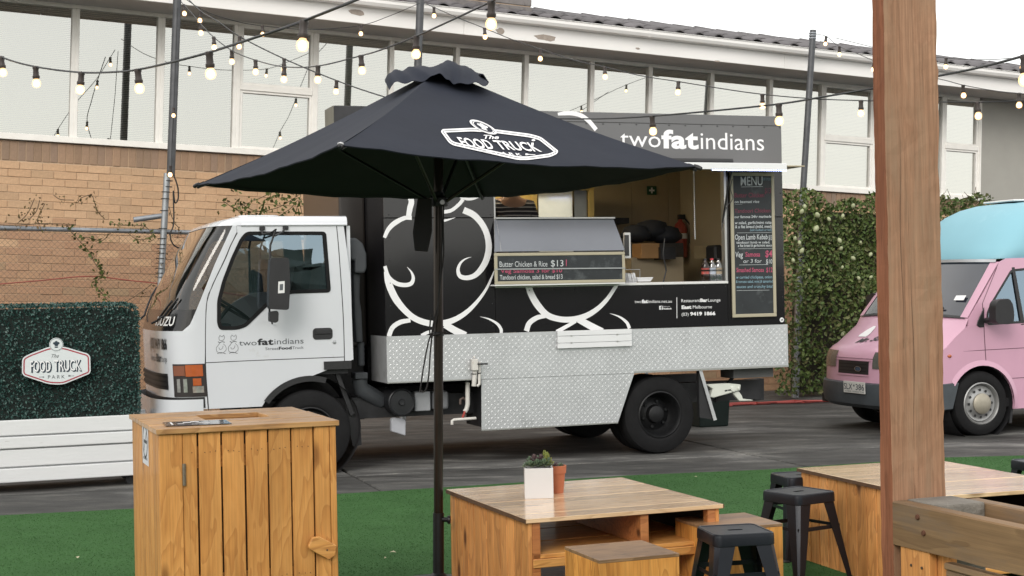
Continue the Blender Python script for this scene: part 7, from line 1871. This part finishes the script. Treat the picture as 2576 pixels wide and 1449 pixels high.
disc(m, (yl - (yl - yr_) * .5, pz0 + hh * .66), hh * .10, 0, 10, fn=fp_); text(m, 'VICTORIA - THE PLACE TO BE', (yl - .02, pz0 + hh * .09), (yr_ + .02, pz0 + hh * .09), hh * .12, fn=fp_); m.build('plate_lettering', NAVY, pl_)
# windscreen
WS = [(1.17, -.125, .06, .035), (1.35, .015, .07, .03), (1.55, .165, .09, .02), (1.675, .25, .11, .015)]
m = MB(); m.grid(vrow([(1.16, -.16, .09, .035), (1.18, -.12, .06, .035)], 32, -.96, .96, .002)); m.build('cowl', BLACK, van, smooth=40)
m = MB(); m.grid(vrow(WS, 32, -.90, .90, .0)); m.build('windscreen', mat('dark_windscreen', (.030, .034, .048), .06, var=.3, scale=2, coat=.8), van, smooth=60)
for a, b in ((-1, -.90), (.90, 1)): m = MB(); m.grid(vrow(WS, 4, a, b, .006)); m.build('windscreen_pillar', PINK, van, smooth=50)
m = MB(); m.grid(vrow([(1.672, .240, .11, .015), (1.70, .252, .11, .015)], 32, -.98, .98, .014)); m.build('gutter_strip', STEEL, van, smooth=50)
stk = MB(); a, b = V.hx(*qv(810, 605), .13), V.hx(*qv(858, 578), .13)
def wsp(s, z, off): 
    x, k = np.interp(z, [w[0] for w in WS], [w[1] for w in WS]), np.interp(z, [w[0] for w in WS], [w[2] for w in WS]); return (x + k * abs(s) ** 3 - off, vy(s, z), z)
sa, sb_ = (a.y - VC) / VH, (b.y - VC) / VH; stk.add([wsp(sa, 1.30, .008), wsp(sb_, 1.30, .008), wsp(sb_, 1.345, .008), wsp(sa, 1.345, .008)], [(0, 1, 2, 3)]); stk.build('label_sticker', WHITE_P, van)
MB().tube([wsp(-.1, 1.19, .03), wsp(-.35, 1.215, .02), wsp(-.62, 1.225, .015)], .010, 6).build('wiper', BLACK, van)
# sides
wc = (.06, .310)
def varch(r, a0, a1, n=18): return [(wc[0] + r * math.cos(rad(a0 + (a1 - a0) * k / n)), wc[1] + r * math.sin(rad(a0 + (a1 - a0) * k / n))) for k in range(n + 1)]
zsill = .235; ang0 = math.degrees(math.asin((.30 - wc[1]) / .37)); XE = 3.9
low_ = [(-.455, .515), (-.447, .745), (-.415, .80), (-.37, .84), (-.33, .863), (-.23, .95), (-.11, 1.04), (-.075, 1.06), (XE, 1.06), (XE, zsill)] + varch(.37, -11, 180 - 34)
dvx = V.xz(qv(906, 770))[0]; dvb = V.xz(qv(915, 965))
up_ = [(-.075, 1.06), (-.06, 1.133), (.10, 1.32), (.26, 1.52), (.365, 1.655), (.45, 1.69), (XE, 1.70), (XE, 1.06)]
wv = [V.xz(qv(*p), .04) for p in ((1062, 452), (935, 640), (908, 695), (908, 760), (1126, 752), (1126, 432))]
gap_ = (wv[5][0] - wv[0][0])
wv = [wv[0], wv[1], wv[2], wv[3], (1.32, wv[4][1] + .02), (1.32, wv[5][1] + .02)]
wv = rpoly(wv, .03, 3)
for yb, sgn in ((0, 1), (2 * VC, -1)):
    m = MB(); m.prism(low_, yb, yb + .02 * sgn); m.build('side_panel', PINK, van)
    m = MB(); m.prism(up_, yb, yb + .02 * sgn, [list(reversed(wv))]); m.v = [(x, y + sgn * max(0, z - 1.06) * .12, z) for x, y, z in m.v]; m.build('side_panel', PINK, van)
    m = MB(); t_ = tessellate_polygon([[Vector((a, b, 0)) for a, b in wv]]); m.add([(a, yb + sgn * (.012 + (b - 1.06) * .12), b) for a, b in wv], [tuple(q) for q in t_]); m.build('side_window', GLS, van)
m = MB(); fy = lambda off: (lambda a, b: (a, max(0, b - 1.06) * .12 - off, b))
bp_ = [V.xz(qv(*p), .04) for p in ((1075, 440), (1105, 752))]; ribbon(m, [(bp_[0][0], bp_[0][1], .035), (bp_[1][0], bp_[1][1] - .01, .045)], 0, fn=fy(.001)); 
n = len(wv); iw = inset(wv, .022); m.add([fy(.0012)(*p) for p in wv + iw], [(k, (k + 1) % n, n + (k + 1) % n, n + k) for k in range(n)])
m.build('window_seal', BLACK, van)
m = MB(); sp_ = [V.xz(qv(*p), 0) for p in ((905, 640), (905, 770), (912, 900), (916, 962))]; ribbon(m, [(a, b, .008) for a, b in sp_], 0, fn=fy(.0015))
sp_ = [V.xz(qv(*p), 0) for p in ((916, 964), (960, 972), (1010, 1010), (1050, 1080), (1075, 1190))]; ribbon(m, [(a, b, .008) for a, b in sp_], 0, fn=fy(.0017))
sp_ = [V.xz(qv(*p), 0) for p in ((790, 905), (912, 897), (1126, 885))]; ribbon(m, [(sp_[0][0], sp_[0][1], .001), (sp_[1][0], sp_[1][1], .006), (sp_[2][0], sp_[2][1], .006), (XE, sp_[2][1] + .01, .006)], 0, fn=fy(.0013))
sp_ = [V.xz(qv(*p), 0) for p in ((1000, 440), (905, 640))]; ribbon(m, [(a, b, .006) for a, b in sp_], 0, fn=fy(.0019))
sp_ = [V.xz(qv(*p), 0) for p in ((1060, 1053), (1126, 1050))]; ribbon(m, [(sp_[0][0], sp_[0][1], .006), (XE, sp_[1][1], .006)], 0, fn=fy(.0021))
m.build('panel_gap', mat('pink_shadow_gap', (.10, .05, .07), .8), van)
c = V.xz(qv(715, 931)); m = MB(); m.lathe([(0, -.012), (.016, -.010), (.022, -.002), (.022, .0)], 16, (0, 0, 0), axis='y', cap=False); o = m.build('side_indicator', ORG, van, smooth=60); o.location = (c[0], 0, c[1]); o.scale = (1.1, 1, .75)
m = MB(); a, b = varch(.365, -10, 150), varch(.415, -6, 146); m.grid([[(x, -.010, z) for x, z in a], [(x, -.018, z) for x, z in inset(a, 0)], [(x, -.002, z) for x, z in b]]); m.build('arch_lip', PINK, van, smooth=50)
MB().lathe([(.36, 0), (.36, .45)], 30, (wc[0], .02, wc[1]), axis='y', cap=False).build('wheel_housing', BLACK, van)
bs = [V.xz(qv(*p), -.012) for p in ((770, 1078), (735, 1222))]
MB().prism([(-.50, .515), (bs[0][0], .525), (bs[1][0], .275), (-.50, .265)], -.014, .05).build('bumper_end', BUMP, van, bevel=.008)
SIL = mat('silver_wheel', (.34, .34, .34), .42, .6, var=.12, scale=12); HUBC = mat('dull_hub_cap', (.36, .33, .27), .5, .4, var=.2, scale=8)
for y in (.005, 1.66): wheel(van, (wc[0], y, wc[1]), .310, .19, .198, .035, SIL, 12 if y < .1 else 0, HUBC if y < .1 else False)
for y in (.005, 1.66): wheel(van, (wc[0] + 2.8, y, wc[1]), .310, .19, .198, .035, SIL, 0, False)
MB().box(-.6, XE - .1, .06, 1.78, .26, .34).build('underbody', BLACK, van)
MB().prism([(wc[0] + .33, .10), (wc[0] + .36, .10), (wc[0] + .39, .32), (wc[0] + .36, .32)], .03, .19).build('mud_flap', BLACK, van)
MB().box(XE - .02, XE, .03, 1.82, .3, 1.7).build('rear_panel', PINK, van); MB().box(.55, XE - .03, .9, .93, .4, 1.6).build('inner_partition', mat('pale_interior', (.45, .46, .44), .7), van)
MB().box(-.1, .2, .15, 1.7, .95, 1.12).build('dashboard', DASH, van, bevel=.03)
for y in (.25, 1.1): MB().box(.62, .78, y, y + .5, .7, 1.5).build('seat', mat('grey_seat', (.12, .12, .13), .8), van, bevel=.04, seg=2)
# high roof
rows = []
for z, xf, h in ((1.69, .245, .835), (1.72, .255, .845), (1.80, .31, .83), (1.92, .41, .80), (2.04, .53, .76), (2.14, .66, .70), (2.21, .80, .62), (2.25, .95, .52), (2.27, 1.15, .38)):
    xs = xf + .34 + (z - 1.69) * .5
    rows.append([Vector((XE, VC - h, z + .02))] + [Vector((xs - (xs - xf) * abs(math.sin(t)) ** .75, VC - h * math.copysign(abs(math.cos(t)) ** .60, math.cos(t)), z)) for t in [.0005 + (math.pi - .001) * j / 36 for j in range(37)]] + [Vector((XE, VC + h, z + .02))])
m = MB(); m.grid(rows); m.add(rows[-1], [tuple(range(len(rows[-1])))]); m.add([r[0] for r in rows] + [r[-1] for r in reversed(rows)], [tuple(range(18))]); m.build('high_roof', BLUE, van, smooth=50)
m = MB()
for (sx, w, h_) in ((1.05, .35, .03), (1.5, .25, .025)): m.box(sx, sx + w, VC - .25, VC + .1, 2.27, 2.27 + h_)
MB().box(1.0, 1.45, VC - .30, VC + .2, 2.272, 2.292).build('roof_vent', TRIMW, van, bevel=.006)
# mirrors
my = -.24; mp_ = [V.xz(qv(*p), my) for p in ((985, 622), (1045, 612), (1065, 640), (1074, 700), (1070, 745), (1040, 756), (985, 752), (970, 735), (970, 650))]
MB().prism(rpoly(mp_, .03, 3), my, my + .10).build('mirror', BLACK, van, bevel=.025, seg=3)
ma = [V.xz(qv(*p), -.005) for p in ((905, 660), (906, 770), (880, 772), (864, 760), (870, 735))]; MB().prism(ma, -.012, -.001).build('mirror_base', BLACK, van, bevel=.004)
a, b = V.hy(*qv(915, 735), -.02), V.hy(*qv(985, 722), my + .05); MB().tube([a, b], .028, 8).build('mirror_arm', BLACK, van)
lm = [V.hx(*qv(*p), .12) for p in ((262, 600), (300, 580), (320, 590), (320, 662), (262, 660))]; m = MB(); m.prism(rpoly([(p.y, p.z) for p in lm], .03, 3), .10, .20, plane='yz'); m.build('mirror', BLACK, van, bevel=.02, seg=2)
a = lm[3]; MB().tube([(.12, a.y + .05, a.z + .02), (.10, 1.84, 1.08)], .03, 6).build('mirror_arm', BLACK, van)

# ================================================================== PERSON IN THE TRUCK
def skin_mesh(name, verts, edges, m, par, sub=2, root=0):
    me = bpy.data.meshes.new(name); me.from_pydata([v[0] for v in verts], edges, []); o = bpy.data.objects.new(name, me); COL.objects.link(o)
    o.modifiers.new('skin', 'SKIN'); sm = o.modifiers.new('sub', 'SUBSURF'); sm.levels = sub; sm.render_levels = sub
    for i, v in enumerate(verts):
        r = v[1] if isinstance(v[1], tuple) else (v[1], v[1]); me.skin_vertices[0].data[i].radius = r; me.skin_vertices[0].data[i].use_root = (i == root)
    bpy.context.view_layer.update()
    out = bpy.data.meshes.new_from_object(o.evaluated_get(bpy.context.evaluated_depsgraph_get())); bpy.data.objects.remove(o)
    out.polygons.foreach_set('use_smooth', [True] * len(out.polygons)); out.materials.append(m); out.name = name
    return link(name, out, par)
pcx = T.hy(1285, 520, .95)
PFm = Fr(T.M @ Vector((pcx.x, .95, zA - .25)), T.X, NG)
per = thing('person', PFm, 'person in a dark striped jumper working behind the display cabinet inside the truck', 'person')
SKIN = mat('skin', (.30, .17, .11), .55, var=.08); HAIR = mat('black_hair', (.012, .010, .010), .6)
bodyv = [((0, 0, .92), (.15, .11)), ((0, 0, 1.08), (.13, .10)), ((0, -.01, 1.25), (.15, .11)), ((0, -.01, 1.40), (.14, .09)), ((0, 0, 1.50), .055), ((0, -.01, 1.57), .055), ((0, -.02, 1.66), (.078, .095)), ((0, -.02, 1.75), (.07, .085)),
    ((.17, 0, 1.40), .055), ((.23, -.02, 1.15), .043), ((.17, -.22, 1.02), .034), ((.15, -.29, 1.00), (.020, .036)),
    ((-.17, 0, 1.40), .055), ((-.23, -.02, 1.15), .043), ((-.16, -.22, 1.02), .034), ((-.14, -.29, 1.00), (.020, .036)),
    ((.09, 0, .85), .085), ((.10, -.01, .48), .058), ((.10, .02, .09), .040), ((.10, -.12, .035), .035), ((-.09, 0, .85), .085), ((-.10, -.01, .48), .058), ((-.10, .02, .09), .040), ((-.10, -.12, .035), .035)]
bodye = [(0, 1), (1, 2), (2, 3), (3, 4), (4, 5), (5, 6), (6, 7), (3, 8), (8, 9), (9, 10), (10, 11), (3, 12), (12, 13), (13, 14), (14, 15), (0, 16), (16, 17), (17, 18), (18, 19), (0, 20), (20, 21), (21, 22), (22, 23)]
for hb, sx in ((11, 1), (15, -1)):
    bx0 = Vector(bodyv[hb][0])
    for k, (dx, ln_, dz) in enumerate(((-.030, .075, 0), (-.010, .085, .004), (.010, .080, .004), (.030, .062, 0))):
        i = len(bodyv); bodyv += [(tuple(bx0 + Vector((dx, -.035, dz))), .009), (tuple(bx0 + Vector((dx, -.035 - ln_ * .5, dz - .008))), .0085), (tuple(bx0 + Vector((dx * .95, -.03 - ln_ * .85, dz - .035))), .007)]; bodye += [(hb, i), (i, i + 1), (i + 1, i + 2)]
    i = len(bodyv); bodyv += [(tuple(bx0 + Vector((-sx * .045, -.01, -.005))), .010), (tuple(bx0 + Vector((-sx * .060, -.045, -.015))), .008)]; bodye += [(hb, i), (i, i + 1)]
bd_ = skin_mesh('body', bodyv, bodye, SKIN, per)
def stripes():
    m, nt, b = base_mat('striped_knit'); tc = N(nt, 'ShaderNodeTexCoord'); sx = N(nt, 'ShaderNodeSeparateXYZ'); L(nt, tc.outputs['Object'], sx.inputs[0])
    nz = N(nt, 'ShaderNodeTexNoise', Scale=6.0); L(nt, tc.outputs['Object'], nz.inputs['Vector'])
    a = N(nt, 'ShaderNodeMath', operation='MULTIPLY_ADD'); L(nt, nz.outputs['Fac'], a.inputs[0]); a.inputs[1].default_value = .018; L(nt, sx.outputs['Z'], a.inputs[2])
    q = N(nt, 'ShaderNodeMath', operation='MULTIPLY'); L(nt, a.outputs[0], q.inputs[0]); q.inputs[1].default_value = 26.0
    f = N(nt, 'ShaderNodeMath', operation='FRACT'); L(nt, q.outputs[0], f.inputs[0])
    L(nt, ramp(nt, f.outputs[0], [(.0, (.018, .018, .024)), (.72, (.018, .018, .024)), (.76, (.42, .40, .38)), (.95, (.42, .40, .38)), (1.0, (.018, .018, .024))]), b.inputs['Base Color']); b.inputs['Roughness'].default_value = .85
    return m
sv = [((0, 0, .90), (.17, .13)), ((0, 0, 1.08), (.155, .125)), ((0, -.01, 1.25), (.175, .135)), ((0, -.01, 1.39), (.165, .11)), ((0, 0, 1.47), .075), ((.18, 0, 1.385), .075), ((.24, -.02, 1.15), .058), ((.19, -.17, 1.04), .05), ((-.18, 0, 1.385), .075), ((-.24, -.02, 1.15), .058), ((-.18, -.17, 1.04), .05)]
skin_mesh('jumper', sv, [(0, 1), (1, 2), (2, 3), (3, 4), (3, 5), (5, 6), (6, 7), (3, 8), (8, 9), (9, 10)], stripes(), per)
skin_mesh('trousers', [((0, 0, .90), (.16, .125)), ((.09, 0, .82), .10), ((.10, -.01, .48), .075), ((.10, .02, .12), .06), ((-.09, 0, .82), .10), ((-.10, -.01, .48), .075), ((-.10, .02, .12), .06)], [(0, 1), (1, 2), (2, 3), (0, 4), (4, 5), (5, 6)], mat('dark_trousers', (.02, .02, .025), .85), per)
m = MB(); m.lathe([(.088, 1.66), (.095, 1.72), (.085, 1.79), (.05, 1.83), (.0, 1.84)], 18, (0, .005, 0), cap=False); m.build('hair', HAIR, per, smooth=60)
m = MB(); m.hexa([(-.012, -.105, 1.655), (.012, -.105, 1.655), (.012, -.09, 1.655), (-.012, -.09, 1.655), (-.006, -.108, 1.70), (.006, -.108, 1.70), (.006, -.09, 1.70), (-.006, -.09, 1.70)]); m.build('nose', SKIN, per, bevel=.004)
for sx in (-1, 1):
    MB().lathe([(0, -.010), (.009, -.006), (.010, .002)], 10, (sx * .032, -.098, 1.705), axis='y', cap=False).build('eye', BLACK, per, smooth=60)
    MB().lathe([(0, -.012), (.026, -.006), (.028, .006), (0, .01)], 10, (sx * .082, -.01, 1.69), axis='x', cap=False).build('ear', SKIN, per, smooth=60)
MB().box(-.024, .024, -.103, -.095, 1.612, 1.620).build('mouth', mat('lip', (.24, .09, .07), .5), per, bevel=.003)
# a shaggy toy tied at the corner of the hedge screen: black and white cloth end seen past the hedge
